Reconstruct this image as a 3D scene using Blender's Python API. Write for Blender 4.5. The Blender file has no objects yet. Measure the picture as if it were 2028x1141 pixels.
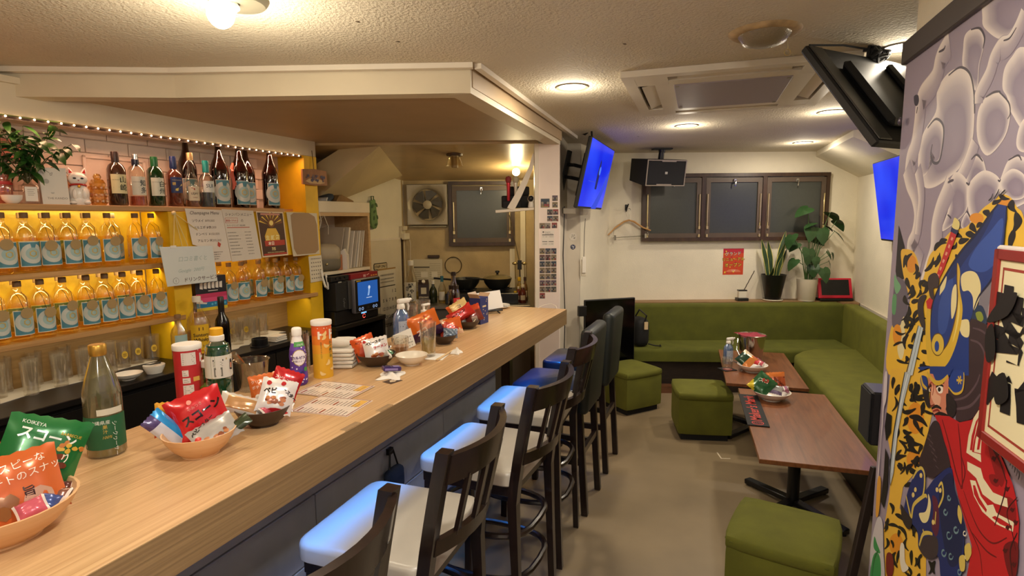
import bpy, bmesh, math, random
from mathutils import Matrix, Vector, Euler
random.seed(7)
SC = bpy.context.scene
COL = SC.collection
PI = math.pi
def rad(d): return math.radians(d)

# ---------------------------------------------------------------- camera
cam_data = bpy.data.cameras.new('camera')
cam_data.sensor_width = 36.0
cam_data.lens = 36.0 * 1110.0 / 2028.0
cam_data.clip_start = 0.02
cam = bpy.data.objects.new('camera', cam_data)
COL.objects.link(cam)
_p, _r = rad(7.0), -0.0084
_fw = Vector((0, math.cos(_p), -math.sin(_p)))
_up = Vector((0, math.sin(_p), math.cos(_p)))
_rt = Vector((1, 0, 0))
_cr = _rt * math.cos(_r) + _up * math.sin(_r)
_cu = -_rt * math.sin(_r) + _up * math.cos(_r)
cam.matrix_world = Matrix(((_cr.x, _cu.x, -_fw.x, 0), (_cr.y, _cu.y, -_fw.y, 0), (_cr.z, _cu.z, -_fw.z, 1.62), (0, 0, 0, 1)))
SC.camera = cam

# ---------------------------------------------------------------- world, exposure
world = bpy.data.worlds.new('world')
SC.world = world
world.use_nodes = True
world.node_tree.nodes['Background'].inputs[0].default_value = (0.9, 0.8, 0.65, 1)
world.node_tree.nodes['Background'].inputs[1].default_value = 0.05
SC.view_settings.view_transform = 'Standard'
SC.view_settings.look = 'None'
SC.view_settings.exposure = 0.0
SC.view_settings.gamma = 1.0
SC.view_settings.use_curve_mapping = False
SC.cycles.max_bounces = 7
SC.cycles.diffuse_bounces = 4
SC.cycles.glossy_bounces = 3
SC.cycles.transmission_bounces = 6
SC.cycles.transparent_max_bounces = 24
SC.cycles.caustics_reflective = False
SC.cycles.caustics_refractive = False
SC.cycles.sample_clamp_indirect = 4.0
SC.cycles.use_denoising = True

# ---------------------------------------------------------------- frames
def frame(ox, oy, deg): return Matrix.Translation((ox, oy, 0)) @ Matrix.Rotation(rad(deg), 4, 'Z')
FC = frame(-0.725, 0.88, 68.63)      # counter: x along its front edge, y towards the bar
FS = frame(-1.96, 2.80, 67.0)        # bar-back shelves: x along the wall, y into the wall
FT = frame(1.55, 2.90, 72.7)         # low tables
FM = frame(1.19, 1.75, 71.5)         # mural partition: x away from the camera, y into the room
CEIL = 2.27
CT = 1.03                            # counter top height
def pt(F, x, y, z): return F @ Vector((x, y, z))

# ---------------------------------------------------------------- lights
LIGHTS = []
def area(name, loc, energy, col, shape='DISK', sx=.1, sy=.1, rot=(0, 0, 0), spread=None):
    l = bpy.data.lights.new(name, 'AREA'); l.energy = energy; l.color = col; l.shape = shape
    l.size = sx
    if shape in ('RECTANGLE', 'ELLIPSE'): l.size_y = sy
    if spread: l.spread = rad(spread)
    o = bpy.data.objects.new(name, l); COL.objects.link(o); o.location = loc; o.rotation_euler = rot
    return o
WARM = (1.0, 0.87, 0.68)
DOWN = [(0.307, 2.885), (1.251, 4.094), (2.575, 5.06), (2.005, 3.607), (1.527, 2.27)]
def point(name, loc, e, col, r=.035):
    l = bpy.data.lights.new(name, 'POINT'); l.energy = e; l.color = col; l.shadow_soft_size = r
    o = bpy.data.objects.new(name, l); COL.objects.link(o); o.location = loc; return o
for x, y in DOWN:
    area('downlight_lamp', (x, y, CEIL - .02), 11, WARM, sx=.11); point('downlight_lamp', (x, y, CEIL - .07), 4, WARM, .045)
for x, y in [(0.05, 0.55), (-.2, -.8)]:                       # the row goes on over the photographer
    area('downlight_lamp', (x, y, CEIL - .02), 18, (1, .93, .82), sx=.11); point('downlight_lamp', (x, y, CEIL - .06), 8, (1, .93, .82), .045)
BULBS = [(-0.80, 1.72), (-1.25, .35)]
for x, y in BULBS: point('bare_bulb_lamp', (x, y, CEIL - .24), 11, (1.0, .88, .68))
point('kitchen_bulb_lamp', (.05, 5.02, 1.95), 9, (1.0, .80, .45))
# blue strip glued under the counter top, amber strips inside the bottle shelves plus an added fill below them, string lights over the top shelf
def strip(name, F, x0, x1, y, z, e, col, w=.012, tilt=0):
    c = pt(F, (x0 + x1) / 2, y, z)
    o = area(name, c, e, col, 'RECTANGLE', x1 - x0, w)
    o.matrix_world = Matrix.Translation(c) @ F.to_3x3().to_4x4() @ Matrix.Rotation(rad(tilt), 4, 'X')
    return o
BL_ = strip('blue_strip_lamp', FC, -1.1, 2.95, .05, .920, 6, (.02, .27, 1.0), tilt=0)
BL_.data.spread = rad(72)
strip('amber_strip_and_fill', FS, -1.6, .27, .11, 1.674, 2.6, (1.0, .80, .40), tilt=38)
strip('amber_strip_and_fill', FS, -1.6, .27, .11, 1.372, 3.2, (1.0, .80, .40), tilt=38)
strip('amber_strip_and_fill', FS, .40, 1.28, .10, 1.672, 2.6, (1.0, .78, .36), tilt=30)
strip('amber_strip_and_fill', FS, -1.6, 1.28, .03, 1.072, 2.2, (1.0, .82, .52), tilt=25)  # no strip known here; fill added to brighten the glasses below the shelf
strip('string_lamp', FS, -1.6, 1.25, .03, 2.055, 10, (1.0, .50, .30), tilt=-15)
# ---------------------------------------------------------------- materials
def lin(h):
    if not isinstance(h, str): return tuple(h)[:3]
    h = h.lstrip('#'); o = []
    for i in (0, 2, 4):
        c = int(h[i:i + 2], 16) / 255
        o.append(c / 12.92 if c <= .04045 else ((c + .055) / 1.055) ** 2.4)
    return tuple(o)
MATS = {}
def _new(name):
    m = bpy.data.materials.new(name); m.use_nodes = True
    nt = m.node_tree; return m, nt, nt.nodes['Principled BSDF']
def mat(name, col='#888888', rough=.5, metal=0., bump=None, var=None, emit=0., ecol=None, coat=0., sheen=0., spec=.5, det=4., stretch=None):
    """plain procedural material; var=(scale, amount) mottles the colour, bump=(scale, strength, distance)"""
    if name in MATS: return MATS[name]
    m, nt, b = _new(name); c = lin(col)
    b.inputs['Base Color'].default_value = (*c, 1); b.inputs['Roughness'].default_value = rough
    b.inputs['Metallic'].default_value = metal; b.inputs['Coat Weight'].default_value = coat
    b.inputs['Specular IOR Level'].default_value = spec
    if sheen:
        b.inputs['Sheen Weight'].default_value = sheen; b.inputs['Sheen Tint'].default_value = (*[min(1, x * 2.2) for x in c], 1)
    if emit:
        b.inputs['Emission Color'].default_value = (*lin(ecol or col), 1); b.inputs['Emission Strength'].default_value = emit
    if bump or var:
        tc = nt.nodes.new('ShaderNodeTexCoord'); src = tc.outputs['Object']
        if stretch:
            mp = nt.nodes.new('ShaderNodeMapping'); mp.inputs['Scale'].default_value = stretch
            nt.links.new(src, mp.inputs[0]); src = mp.outputs[0]
    if var:
        n = nt.nodes.new('ShaderNodeTexNoise'); n.inputs['Scale'].default_value = var[0]; n.inputs['Detail'].default_value = det
        nt.links.new(src, n.inputs['Vector'])
        r = nt.nodes.new('ShaderNodeValToRGB'); a = var[1]
        r.color_ramp.elements[0].position = .3; r.color_ramp.elements[1].position = .7
        r.color_ramp.elements[0].color = (*[x * (1 - a) for x in c], 1); r.color_ramp.elements[1].color = (*[min(1, x * (1 + a)) for x in c], 1)
        nt.links.new(n.outputs['Fac'], r.inputs[0]); nt.links.new(r.outputs[0], b.inputs['Base Color'])
    if bump:
        n2 = nt.nodes.new('ShaderNodeTexNoise'); n2.inputs['Scale'].default_value = bump[0]; n2.inputs['Detail'].default_value = 3
        nt.links.new(src, n2.inputs['Vector'])
        bp = nt.nodes.new('ShaderNodeBump'); bp.inputs['Strength'].default_value = bump[1]
        bp.inputs['Distance'].default_value = bump[2] if len(bump) > 2 else .004
        nt.links.new(n2.outputs['Fac'], bp.inputs['Height']); nt.links.new(bp.outputs[0], b.inputs['Normal'])
    MATS[name] = m; return m
def wood(name, c1, c2, scale=(1.2, 26, 26), rough=.42, coat=.0, bstr=.15):
    if name in MATS: return MATS[name]
    m, nt, b = _new(name)
    tc = nt.nodes.new('ShaderNodeTexCoord'); mp = nt.nodes.new('ShaderNodeMapping'); mp.inputs['Scale'].default_value = scale
    n = nt.nodes.new('ShaderNodeTexNoise'); n.inputs['Scale'].default_value = 2.2; n.inputs['Detail'].default_value = 7; n.inputs['Roughness'].default_value = .62
    n.inputs['Distortion'].default_value = .5
    r = nt.nodes.new('ShaderNodeValToRGB'); r.color_ramp.elements[0].position = .32; r.color_ramp.elements[1].position = .68
    r.color_ramp.elements[0].color = (*lin(c1), 1); r.color_ramp.elements[1].color = (*lin(c2), 1)
    bp = nt.nodes.new('ShaderNodeBump'); bp.inputs['Strength'].default_value = bstr; bp.inputs['Distance'].default_value = .002
    L = nt.links.new
    L(tc.outputs['Object'], mp.inputs[0]); L(mp.outputs[0], n.inputs['Vector']); L(n.outputs['Fac'], r.inputs[0]); L(r.outputs[0], b.inputs['Base Color'])
    L(n.outputs['Fac'], bp.inputs['Height']); L(bp.outputs[0], b.inputs['Normal'])
    b.inputs['Roughness'].default_value = rough; b.inputs['Coat Weight'].default_value = coat
    MATS[name] = m; return m
def glass(name, tint='#ffffff', base=.06, edge=.75, rough=.03, body=0., bcol=None):
    """thin glass: tinted see-through with a fresnel gloss; body mixes in some of a cloudy diffuse colour"""
    if name in MATS: return MATS[name]
    m = bpy.data.materials.new(name); m.use_nodes = True; nt = m.node_tree; nt.nodes.clear(); L = nt.links.new
    out = nt.nodes.new('ShaderNodeOutputMaterial'); tr = nt.nodes.new('ShaderNodeBsdfTransparent'); tr.inputs[0].default_value = (*lin(tint), 1)
    gl = nt.nodes.new('ShaderNodeBsdfGlossy'); gl.inputs['Roughness'].default_value = rough; gl.inputs[0].default_value = (1, 1, 1, 1)
    lw = nt.nodes.new('ShaderNodeLayerWeight'); lw.inputs['Blend'].default_value = .35
    mr = nt.nodes.new('ShaderNodeMapRange'); mr.inputs['To Min'].default_value = base; mr.inputs['To Max'].default_value = edge
    mx = nt.nodes.new('ShaderNodeMixShader')
    L(lw.outputs['Facing'], mr.inputs['Value']); L(mr.outputs[0], mx.inputs[0])
    src = tr
    if body:
        df = nt.nodes.new('ShaderNodeBsdfDiffuse'); df.inputs[0].default_value = (*lin(bcol or tint), 1)
        m2 = nt.nodes.new('ShaderNodeMixShader'); m2.inputs[0].default_value = body
        L(tr.outputs[0], m2.inputs[1]); L(df.outputs[0], m2.inputs[2]); src = m2
    L(src.outputs[0], mx.inputs[1]); L(gl.outputs[0], mx.inputs[2]); L(mx.outputs[0], out.inputs[0])
    MATS[name] = m; return m
def lamp(name, col, strength):
    if name in MATS: return MATS[name]
    m = bpy.data.materials.new(name); m.use_nodes = True; nt = m.node_tree; nt.nodes.clear()
    o = nt.nodes.new('ShaderNodeOutputMaterial'); e = nt.nodes.new('ShaderNodeEmission')
    e.inputs[0].default_value = (*lin(col), 1); e.inputs[1].default_value = strength; nt.links.new(e.outputs[0], o.inputs[0])
    MATS[name] = m; return m
def flat(col, rough=.55): return mat('print_' + col.lstrip('#') + ('g' if rough < .3 else ''), col, rough)

# ---------------------------------------------------------------- mesh builder
_boxc = {}
def _bevbox(sx, sy, sz, b, seg):
    k = (round(sx, 4), round(sy, 4), round(sz, 4), b, seg)
    if k not in _boxc:
        bm = bmesh.new(); bmesh.ops.create_cube(bm, size=1.0); bmesh.ops.scale(bm, vec=(sx, sy, sz), verts=bm.verts)
        bmesh.ops.bevel(bm, geom=list(bm.edges), offset=min(b, sx * .49, sy * .49, sz * .49), segments=seg, affect='EDGES', profile=.5)
        bm.verts.index_update()
        _boxc[k] = ([tuple(v.co) for v in bm.verts], [[v.index for v in f.verts] for f in bm.faces]); bm.free()
    return _boxc[k]
class MB:
    def __init__(s): s.v = []; s.f = []; s.m = []; s.s = []; s.nb = 0
    def add(s, vs, fs, m=0, smooth=False, T=None):
        o = len(s.v)
        s.v += [tuple(T @ Vector(p)) for p in vs] if T else [tuple(p) for p in vs]
        for i, f in enumerate(fs):
            s.f.append([o + k for k in f]); s.m.append(m[i] if isinstance(m, list) else m); s.s.append(smooth)
        return s
    def box(s, x0, x1, y0, y1, z0, z1, m=0, bev=0., seg=1, T=None, smooth=False):
        e = s.nb * 4e-5; s.nb += 1; x0 += e; y0 += e; z0 += e; x1 -= e; y1 -= e; z1 -= e      # no two boxes of one mesh share a plane
        c = Matrix.Translation(((x0 + x1) / 2, (y0 + y1) / 2, (z0 + z1) / 2)); T = T @ c if T else c
        if bev:
            v, f = _bevbox(x1 - x0, y1 - y0, z1 - z0, bev, seg); return s.add(v, f, m, smooth or seg > 1, T)
        hx, hy, hz = (x1 - x0) / 2, (y1 - y0) / 2, (z1 - z0) / 2
        v = [(a, b, c_) for a in (-hx, hx) for b in (-hy, hy) for c_ in (-hz, hz)]
        return s.add(v, [(0, 1, 3, 2), (4, 6, 7, 5), (0, 4, 5, 1), (2, 3, 7, 6), (0, 2, 6, 4), (1, 5, 7, 3)], m, False, T)
    def lathe(s, prof, m=0, seg=20, T=None, smooth=True, a0=0., a1=360., mats=None, sx=1., sy=1.):
        full = abs(a1 - a0 - 360) < .01; n = seg if full else seg + 1
        vs = []; fs = []; ms = []
        for r, z in prof:
            for k in range(n):
                a = rad(a0 + (a1 - a0) * k / seg); vs.append((r * math.cos(a) * sx, r * math.sin(a) * sy, z))
        for i in range(len(prof) - 1):
            for k in range(seg):
                k2 = (k + 1) % n; fs.append((i * n + k, i * n + k2, (i + 1) * n + k2, (i + 1) * n + k)); ms.append(mats[i] if mats else m)
        if full:
            if prof[0][0] > 1e-4 and prof[0][0] < 9: fs.append(tuple(reversed(range(n)))) if getattr(s, 'cap0', True) else None; ms += [mats[0] if mats else m] if getattr(s, 'cap0', True) else []
            if prof[-1][0] > 1e-4 and getattr(s, 'cap1', True): fs.append(tuple((len(prof) - 1) * n + k for k in range(n))); ms.append(mats[-1] if mats else m)
        return s.add(vs, fs, ms, smooth, T)
    def nocap(s, a=True, b=False): s.cap0 = a; s.cap1 = b; return s
    def tube(s, pts, r, m=0, seg=8, T=None, closed=False, flatn=1.):
        P = [Vector(p) for p in pts]; n = len(P); vs = []; fs = []
        up = Vector((0, 0, 1)); prev = None
        rr = r if isinstance(r, (list, tuple)) else [r] * n
        for i in range(n):
            a = P[(i - 1) % n] if (closed or i > 0) else P[i]; b = P[(i + 1) % n] if (closed or i < n - 1) else P[i]
            t = (b - a).normalized()
            if prev is None:
                x = t.cross(up); x = t.cross(Vector((1, 0, 0))) if x.length < 1e-3 else x
            else: x = prev - t * prev.dot(t)
            x.normalize(); prev = x; y = t.cross(x)
            for k in range(seg):
                q = 2 * PI * k / seg; vs.append(P[i] + (x * math.cos(q) + y * math.sin(q) * flatn) * rr[i])
        for i in range(n if closed else n - 1):
            j = (i + 1) % n
            for k in range(seg):
                k2 = (k + 1) % seg; fs.append((i * seg + k, i * seg + k2, j * seg + k2, j * seg + k))
        if not closed: fs.append(tuple(reversed(range(seg)))); fs.append(tuple((n - 1) * seg + k for k in range(seg)))
        return s.add(vs, fs, m, True, T)
    def prism(s, poly, z0, z1, m=0, T=None):
        n = len(poly); vs = [(x, y, z0) for x, y in poly] + [(x, y, z1) for x, y in poly]
        fs = [tuple(reversed(range(n))), tuple(range(n, 2 * n))] + [(k, (k + 1) % n, n + (k + 1) % n, n + k) for k in range(n)]
        return s.add(vs, fs, m, False, T)
    def bar(s, p, q, w, h, m=0, up=(0, 0, 1), bev=0., T=None):
        """square bar from p to q, w across, h along up"""
        p, q = Vector(p), Vector(q); d = q - p; L = d.length; z = d.normalized(); u = Vector(up); x = u.cross(z)
        if x.length < 1e-4: x = Vector((1, 0, 0)).cross(z)
        x.normalize(); y = z.cross(x); c = (p + q) / 2
        R_ = Matrix(((x.x, y.x, z.x, c.x), (x.y, y.y, z.y, c.y), (x.z, y.z, z.z, c.z), (0, 0, 0, 1)))
        return s.box(-w / 2, w / 2, -h / 2, h / 2, -L / 2, L / 2, m, bev, 1, T @ R_ if T else R_)
    def ball(s, c, r, m=0, seg=12, T=None, sc=(1, 1, 1)):
        n = seg // 2; pr = [(math.sin(PI * i / n), -math.cos(PI * i / n)) for i in range(n + 1)]
        pr[0] = (1e-5, -1); pr[-1] = (1e-5, 1)
        t = Matrix.Translation(c) @ Matrix.Diagonal((r * sc[0], r * sc[1], r * sc[2], 1))
        return s.lathe(pr, m, seg, T @ t if T else t)
    def poly(s, pts, m=0, z=0., T=None):
        return s.add([(x, y, z) for x, y in pts], [tuple(range(len(pts)))], m, False, T)
    def text(s, body, x, y, size, m=0, z=0., T=None, rot=0., align='LEFT', bold=0., sx=1., wrap=None, shear=0.):
        vs, fs = glyphs(body, align, bold); c, n_ = math.cos(rad(rot)), math.sin(rad(rot)); o = []
        for a, b in vs:
            a, b = a * size * sx + b * size * shear, b * size; px, py = x + a * c - b * n_, y + a * n_ + b * c
            o.append(wrap(px, py) if wrap else (px, py, z))
        return s.add(o, fs, m, False, T)
    def build(s, name, mats, parent=None, T=None):
        me = bpy.data.meshes.new(name); me.from_pydata(s.v, [], s.f)
        for k in (mats if isinstance(mats, (list, tuple)) else [mats]): me.materials.append(k)
        me.polygons.foreach_set('material_index', s.m); me.polygons.foreach_set('use_smooth', s.s); me.update()
        bm = bmesh.new(); bm.from_mesh(me)
        bmesh.ops.dissolve_degenerate(bm, dist=1e-6, edges=bm.edges)
        if not getattr(s, 'art', False): bmesh.ops.recalc_face_normals(bm, faces=bm.faces)
        bm.to_mesh(me); bm.free()
        if any(s.s): me.set_sharp_from_angle(angle=rad(42))
        o = bpy.data.objects.new(name, me); COL.objects.link(o)
        if T is not None: o.matrix_local = T
        if parent is not None: o.parent = parent
        return o
class ART(MB):
    """flat print: faces keep the winding they are given"""
    art = True
_gl = {}
def glyphs(body, align='LEFT', bold=0.):
    k = (body, align, bold)
    if k not in _gl:
        c = bpy.data.curves.new('text', 'FONT'); c.body = body; c.size = 1.; c.align_x = align; c.resolution_u = 2; c.offset = bold
        o = bpy.data.objects.new('text', c); COL.objects.link(o); bpy.context.view_layer.update()
        me = o.to_mesh(); v = [(p.co.x, p.co.y) for p in me.vertices]; f = [tuple(q.vertices) for q in me.polygons]
        o.to_mesh_clear(); bpy.data.objects.remove(o); bpy.data.curves.remove(c)
        g = []
        for q in f:
            ar = sum(v[q[i]][0] * v[q[(i + 1) % len(q)]][1] - v[q[(i + 1) % len(q)]][0] * v[q[i]][1] for i in range(len(q)))
            g.append(q if ar > 0 else tuple(reversed(q)))
        _gl[k] = (v, g)
    return _gl[k]
def ident(o, label=None, cat=None, group=None, kind=None):
    if label: o['label'] = label
    if cat: o['category'] = cat
    if group: o['group'] = group
    if kind: o['kind'] = kind
    return o
def thing(name, label, cat, T=None, group=None):
    o = bpy.data.objects.new(name, None); COL.objects.link(o); o.empty_display_size = .05
    if T is not None: o.matrix_local = T
    return ident(o, label, cat, group)
def solo(mb, name, mats, label, cat, T=None, group=None): return ident(mb.build(name, mats, None, T), label, cat, group)
def struct(mb, name, mats, parent=None, T=None):
    o = mb.build(name, mats, parent, T)
    if parent is None: o['kind'] = 'structure'
    return o
def dup(root, T, label=None, group=None):
    r = root.copy(); COL.objects.link(r); r.matrix_local = T
    if label: r['label'] = label
    if group: r['group'] = group
    for ch in list(root.children):
        c = ch.copy(); COL.objects.link(c); c.parent = r
        for g in list(ch.children):
            d = g.copy(); COL.objects.link(d); d.parent = c
    return r
def LR(x=0, y=0, z=0, rz=0., rx=0., ry=0.):
    return Matrix.Translation((x, y, z)) @ Matrix.Rotation(rad(rz), 4, 'Z') @ Matrix.Rotation(rad(ry), 4, 'Y') @ Matrix.Rotation(rad(rx), 4, 'X')
def copy_part(o, parent, T=None):
    c = o.copy(); COL.objects.link(c); c.parent = parent
    if T is not None: c.matrix_local = T
    return c
def circ(cx, cy, r, n=20, a0=0, a1=360, ry=None):
    return [(cx + r * math.cos(rad(a0 + (a1 - a0) * k / n)), cy + (ry or r) * math.sin(rad(a0 + (a1 - a0) * k / n))) for k in range(n if a1 - a0 == 360 else n + 1)]
def rect(x0, y0, x1, y1): return [(x0, y0), (x1, y0), (x1, y1), (x0, y1)]
UP = Matrix.Rotation(rad(90), 4, 'X')      # art drawn in x/y stands up in x/z and faces -y
# ---------------------------------------------------------------- palette
m_ceil = mat('stucco_ceiling', '#d6cbb4', .85, bump=(95, .8, .010), var=(2.5, .05))
m_soff = mat('painted_soffit', '#d8cbb0', .6, bump=(14, .12, .003), var=(3, .06))
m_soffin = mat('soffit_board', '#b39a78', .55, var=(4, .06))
m_cream = mat('cream_stucco', '#e4dcc6', .85, bump=(120, .5, .004), var=(3, .06))
m_kit = mat('greasy_stucco', '#b9a57c', .7, bump=(130, .5, .004), var=(3.5, .22))
m_white = mat('white_paint', '#e3d9c8', .5, var=(5, .04))
m_pill = mat('pillar_paint', '#e6d6cc', .55, var=(6, .03))
m_grey = mat('grey_paint_and_shade', '#c9bfae', .6, var=(4, .06))
m_floor = mat('concrete_floor', '#87765b', .42, var=(1.6, .24), bump=(40, .08, .002), det=8)
m_yel = mat('yellow_paint', '#e3b413', .55, var=(6, .12))
m_gold = mat('gold_foil', '#e0b42c', .42, .2, bump=(18, .5, .006), var=(8, .25))
m_oak = wood('oak_laminate', '#b48d62', '#d2ae80', (.8, 55, 55), .34)
m_oakf = wood('oak_edge', '#7c6242', '#987b54', (.8, 80, 80), .5)
m_shelf = wood('shelf_oak', '#a77c49', '#c79a61', (1.2, 26, 26), .5)
m_black = mat('black_lacquer', '#14110f', .35)
m_blk = mat('black_plastic', '#101012', .38)
m_blkm = mat('matt_black', '#0b0b0c', .75)
m_dark = wood('dark_stain', '#140c0a', '#241612', (20, 20, 1.5), .28, .25)
m_brown = wood('window_frame', '#2e1d16', '#46301f', (9, 9, 2), .4)
m_pane = mat('frosted_pane', '#3c3f3b', .30, var=(60, .06))
m_brass = mat('pale_brass', '#cdbb8a', .3, .8)
m_chrome = mat('chrome', '#cfcfcf', .18, 1.)
m_brick = mat('painted_brick', '#e2cfbd', .65, bump=(60, .3, .003), var=(9, .08))
m_mort = mat('mortar', '#cdb7a5', .85)
m_liner = mat('white_liner', '#ddd5c6', .6)

# ---------------------------------------------------------------- floor and ceiling
struct(MB().box(-4.6, 4.4, -1.9, 6.2, -.08, 0), 'floor', [m_floor])
mk = MB(); mk.box(-.004, .004, 0, .10, 0, .0012); mk.box(-.004, .06, 0, .008, 0, .0012)
mk.build('floor_mark', [flat('#d8cbb4')], bpy.data.objects['floor'], LR(1.407, 3.62, 0, -4))
b = MB(); b.box(-4.6, 4.4, -1.9, 6.2, CEIL, CEIL + .08)
ceil = struct(b, 'ceiling', [m_ceil])
for x, y in [(-.50, 1.94), (-.41, 2.15), (.43, 2.2), (1.02, 4.6)]:          # little nail scars
    b = MB().prism([(-.009, 0), (-.002, -.006), (.008, -.002), (.005, .005)], CEIL - .0015, CEIL + .001)
    b.build('scar', [flat('#5d4a36')], ceil, LR(x, y, 0, 30))
# dropped soffit over the bar: slab, deep edge beams, crown strips
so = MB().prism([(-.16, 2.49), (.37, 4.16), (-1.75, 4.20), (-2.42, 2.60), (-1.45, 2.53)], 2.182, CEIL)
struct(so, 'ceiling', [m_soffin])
def beam_run(name, pts, w, z0, z1, m, inside=1, n='trim'):
    for (x0, y0), (x1, y1) in zip(pts[:-1], pts[1:]):
        d = Vector((x1 - x0, y1 - y0, 0)); L = d.length; a = math.degrees(math.atan2(d.y, d.x))
        b = MB().box(0, L, 0, w * inside, z0, z1) if inside > 0 else MB().box(0, L, w * inside, 0, z0, z1)
        struct(b, name, [m], None, LR(x0, y0, 0, a))
beam_run('trim_1', [(-2.46, 2.44), (-1.45, 2.515), (-.17, 2.47)], .09, 2.155, CEIL - .001, m_soff)
beam_run('trim_2', [(-.17, 2.47), (.36, 4.17)], .10, 2.1543, CEIL - .001, m_soff)
beam_run('trim_3', [(-2.46, 2.428), (-1.45, 2.50), (-.155, 2.455)], .03, 2.248, CEIL - .0005, m_white, -1)
beam_run('trim_4', [(-.15, 2.45), (.50, 4.55)], .03, 2.2472, CEIL - .0005, m_white, -1)

# ---------------------------------------------------------------- walls
wl = struct(MB().box(-5.4, 1.44, .24, .34, 0, CEIL).box(1.44, 3.4, .36, .46, 0, CEIL), 'wall_left', [m_mort], None, FS)
b = MB().box(1.44, 3.1, .352, .36, 1.55, CEIL).box(2.03, 3.06, .352, .36, 0, 1.55); b.build('plaster', [m_cream], wl)
bk = MB().box(-.106, .106, -.008, .004, -.0325, .0325, 0, .003)
brick0 = bk.build('brick', [m_brick], wl)
n = 0
def bricks(s0, s1, z0, z1, y):
    global n
    row = 0; z = z0 + .034
    while z < z1:
        s = s0 + (.109 if row % 2 else 0.)
        while s < s1:
            T = LR(s, y + random.uniform(-.002, .002), z)
            if n == 0: brick0.matrix_local = T
            else: copy_part(brick0, wl, T)
            n += 1; s += .217
        z += .0685; row += 1
bricks(-.95, 1.22, 1.70, 2.10, .236)
bricks(1.58, 2.02, 1.24, 1.68, .356)
# back panels of the bottle bays and the dark board behind the glasses
b = MB().box(-1.8, .27, .224, .24, 1.10, 1.69).box(.38, 1.30, .224, .24, 1.10, 1.69); b.build('gold_backing', [m_gold], wl)
b = MB().box(-1.8, .27, .226, .24, .82, 1.10).box(.38, 1.30, .226, .24, .82, 1.10); b.build('lower_backing', [wood('backing_board', '#8f7043', '#a98655', (1.5, 30, 30), .5)], wl)
wk = struct(MB().box(-1.5, .30, 5.75, 5.85, 0, CEIL), 'wall_kitchen', [m_kit])
wf = struct(MB().box(.30, 4.0, 5.75, 5.85, 0, CEIL), 'wall_far', [m_cream])
FR = frame(3.51, 5.75, 71.5)
struct(MB().box(-8.2, .2, -.1, 0, 0, CEIL), 'wall_right', [m_cream], None, FR)
struct(MB().box(-4.6, 2.2, -1.8, -1.7, 0, CEIL), 'wall_back', [m_cream])
pw = struct(MB().prism([(.352, 4.30), (.49, 5.0), (.60, 5.0), (1.0, 5.76), (.27, 5.76), (.20, 4.30)], 0, CEIL), 'wall_partition', [m_cream])
b = MB().prism([(.485, 4.99), (.605, 4.99), (.615, 5.02), (.49, 5.02)], 0, CEIL); b.build('post', [m_grey], pw)
b = MB().prism([(.347, 4.30), (.357, 4.30), (.492, 4.99), (.482, 4.99)], 0, CEIL); b.build('side_board', [m_grey], pw)  # thin sheet over the partition side; its grey stands in for shade
pillar = struct(MB().prism([(.200, 4.15), (.353, 4.15), (.372, 4.31), (.200, 4.31)], 0, CEIL - .11), 'trim_5', [m_pill])
struct(MB().prism([(.172, 4.14), (.199, 4.14), (.199, 4.32), (.172, 4.32)], 0, CEIL - .11), 'trim_6', [m_white])
struct(MB().prism([(-.02, 5.72), (.03, 5.72), (.03, 5.76), (-.02, 5.76)], .9, 1.32).box(.09, .14, 5.70, 5.755, .9, 2.0), 'trim_7', [m_cream])
# mural partition shell, dark rail and the white wall above it
FMI = FM
struct(MB().box(-3.3, 0, -.12, -.004, 0, 2.07), 'wall_mural', [m_white], None, FM)
struct(MB().box(-3.3, .004, -.125, .014, 2.07, 2.135, 0, .003), 'trim_8', [mat('dark_rail', '#4a4442', .45)], None, FM)
struct(MB().box(-3.3, -.03, -.12, -.01, 2.135, CEIL), 'trim_9', [m_cream], None, FM)
struct(MB().box(-.02, .01, -.12, -.02, 0, 2.07), 'trim_10', [m_blkm], None, FM)
# slanted kitchen ceiling and the stair underside wedge
b = MB().add([(-1.75, 4.18, 2.165), (.2, 4.18, 2.165), (.3, 5.75, 2.015), (-1.5, 5.75, 2.015), (-1.75, 4.18, 2.28), (.2, 4.18, 2.28), (.3, 5.75, 2.28), (-1.5, 5.75, 2.28)],
    [(0, 3, 2, 1), (4, 5, 6, 7), (0, 1, 5, 4), (1, 2, 6, 5), (2, 3, 7, 6), (3, 0, 4, 7)])
struct(b, 'ceiling', [mat('kitchen_ceiling', '#c3a97c', .32, bump=(9, .25, .004), var=(5, .1))])
A_, B_, C_, D_ = (-.955, 4.22, 2.17), (-.95, 5.6, 2.10), (-1.40, 4.8, 1.81), (-1.535, 4.42, 1.775)
up_ = lambda p, d: (p[0] - .12, p[1] + .02, p[2] + d)
b = MB().add([A_, B_, C_, D_, up_(A_, .09), up_(B_, .14), up_(C_, .2), up_(D_, .2)], [(0, 1, 2), (0, 2, 3), (4, 6, 5), (4, 7, 6), (0, 4, 5, 1), (1, 5, 6, 2), (2, 6, 7, 3), (3, 7, 4, 0)])
struct(b, 'trim_11', [mat('wedge_plaster', '#cdbb93', .7, bump=(80, .3, .003), var=(3, .05))])
# corner beam over the right-hand wall
b = MB().add([(0, 0, -.26), (0, .42, -.05), (0, .42, 0), (0, 0, 0), (-1.6, 0, -.26), (-1.6, .42, -.05), (-1.6, .42, 0), (-1.6, 0, 0)],
    [(0, 1, 2, 3), (4, 7, 6, 5), (0, 4, 5, 1), (1, 5, 6, 2), (2, 6, 7, 3), (3, 7, 4, 0)])
struct(b, 'trim_12', [m_cream], None, Matrix.Translation((0, 0, CEIL)) @ FR)
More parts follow.
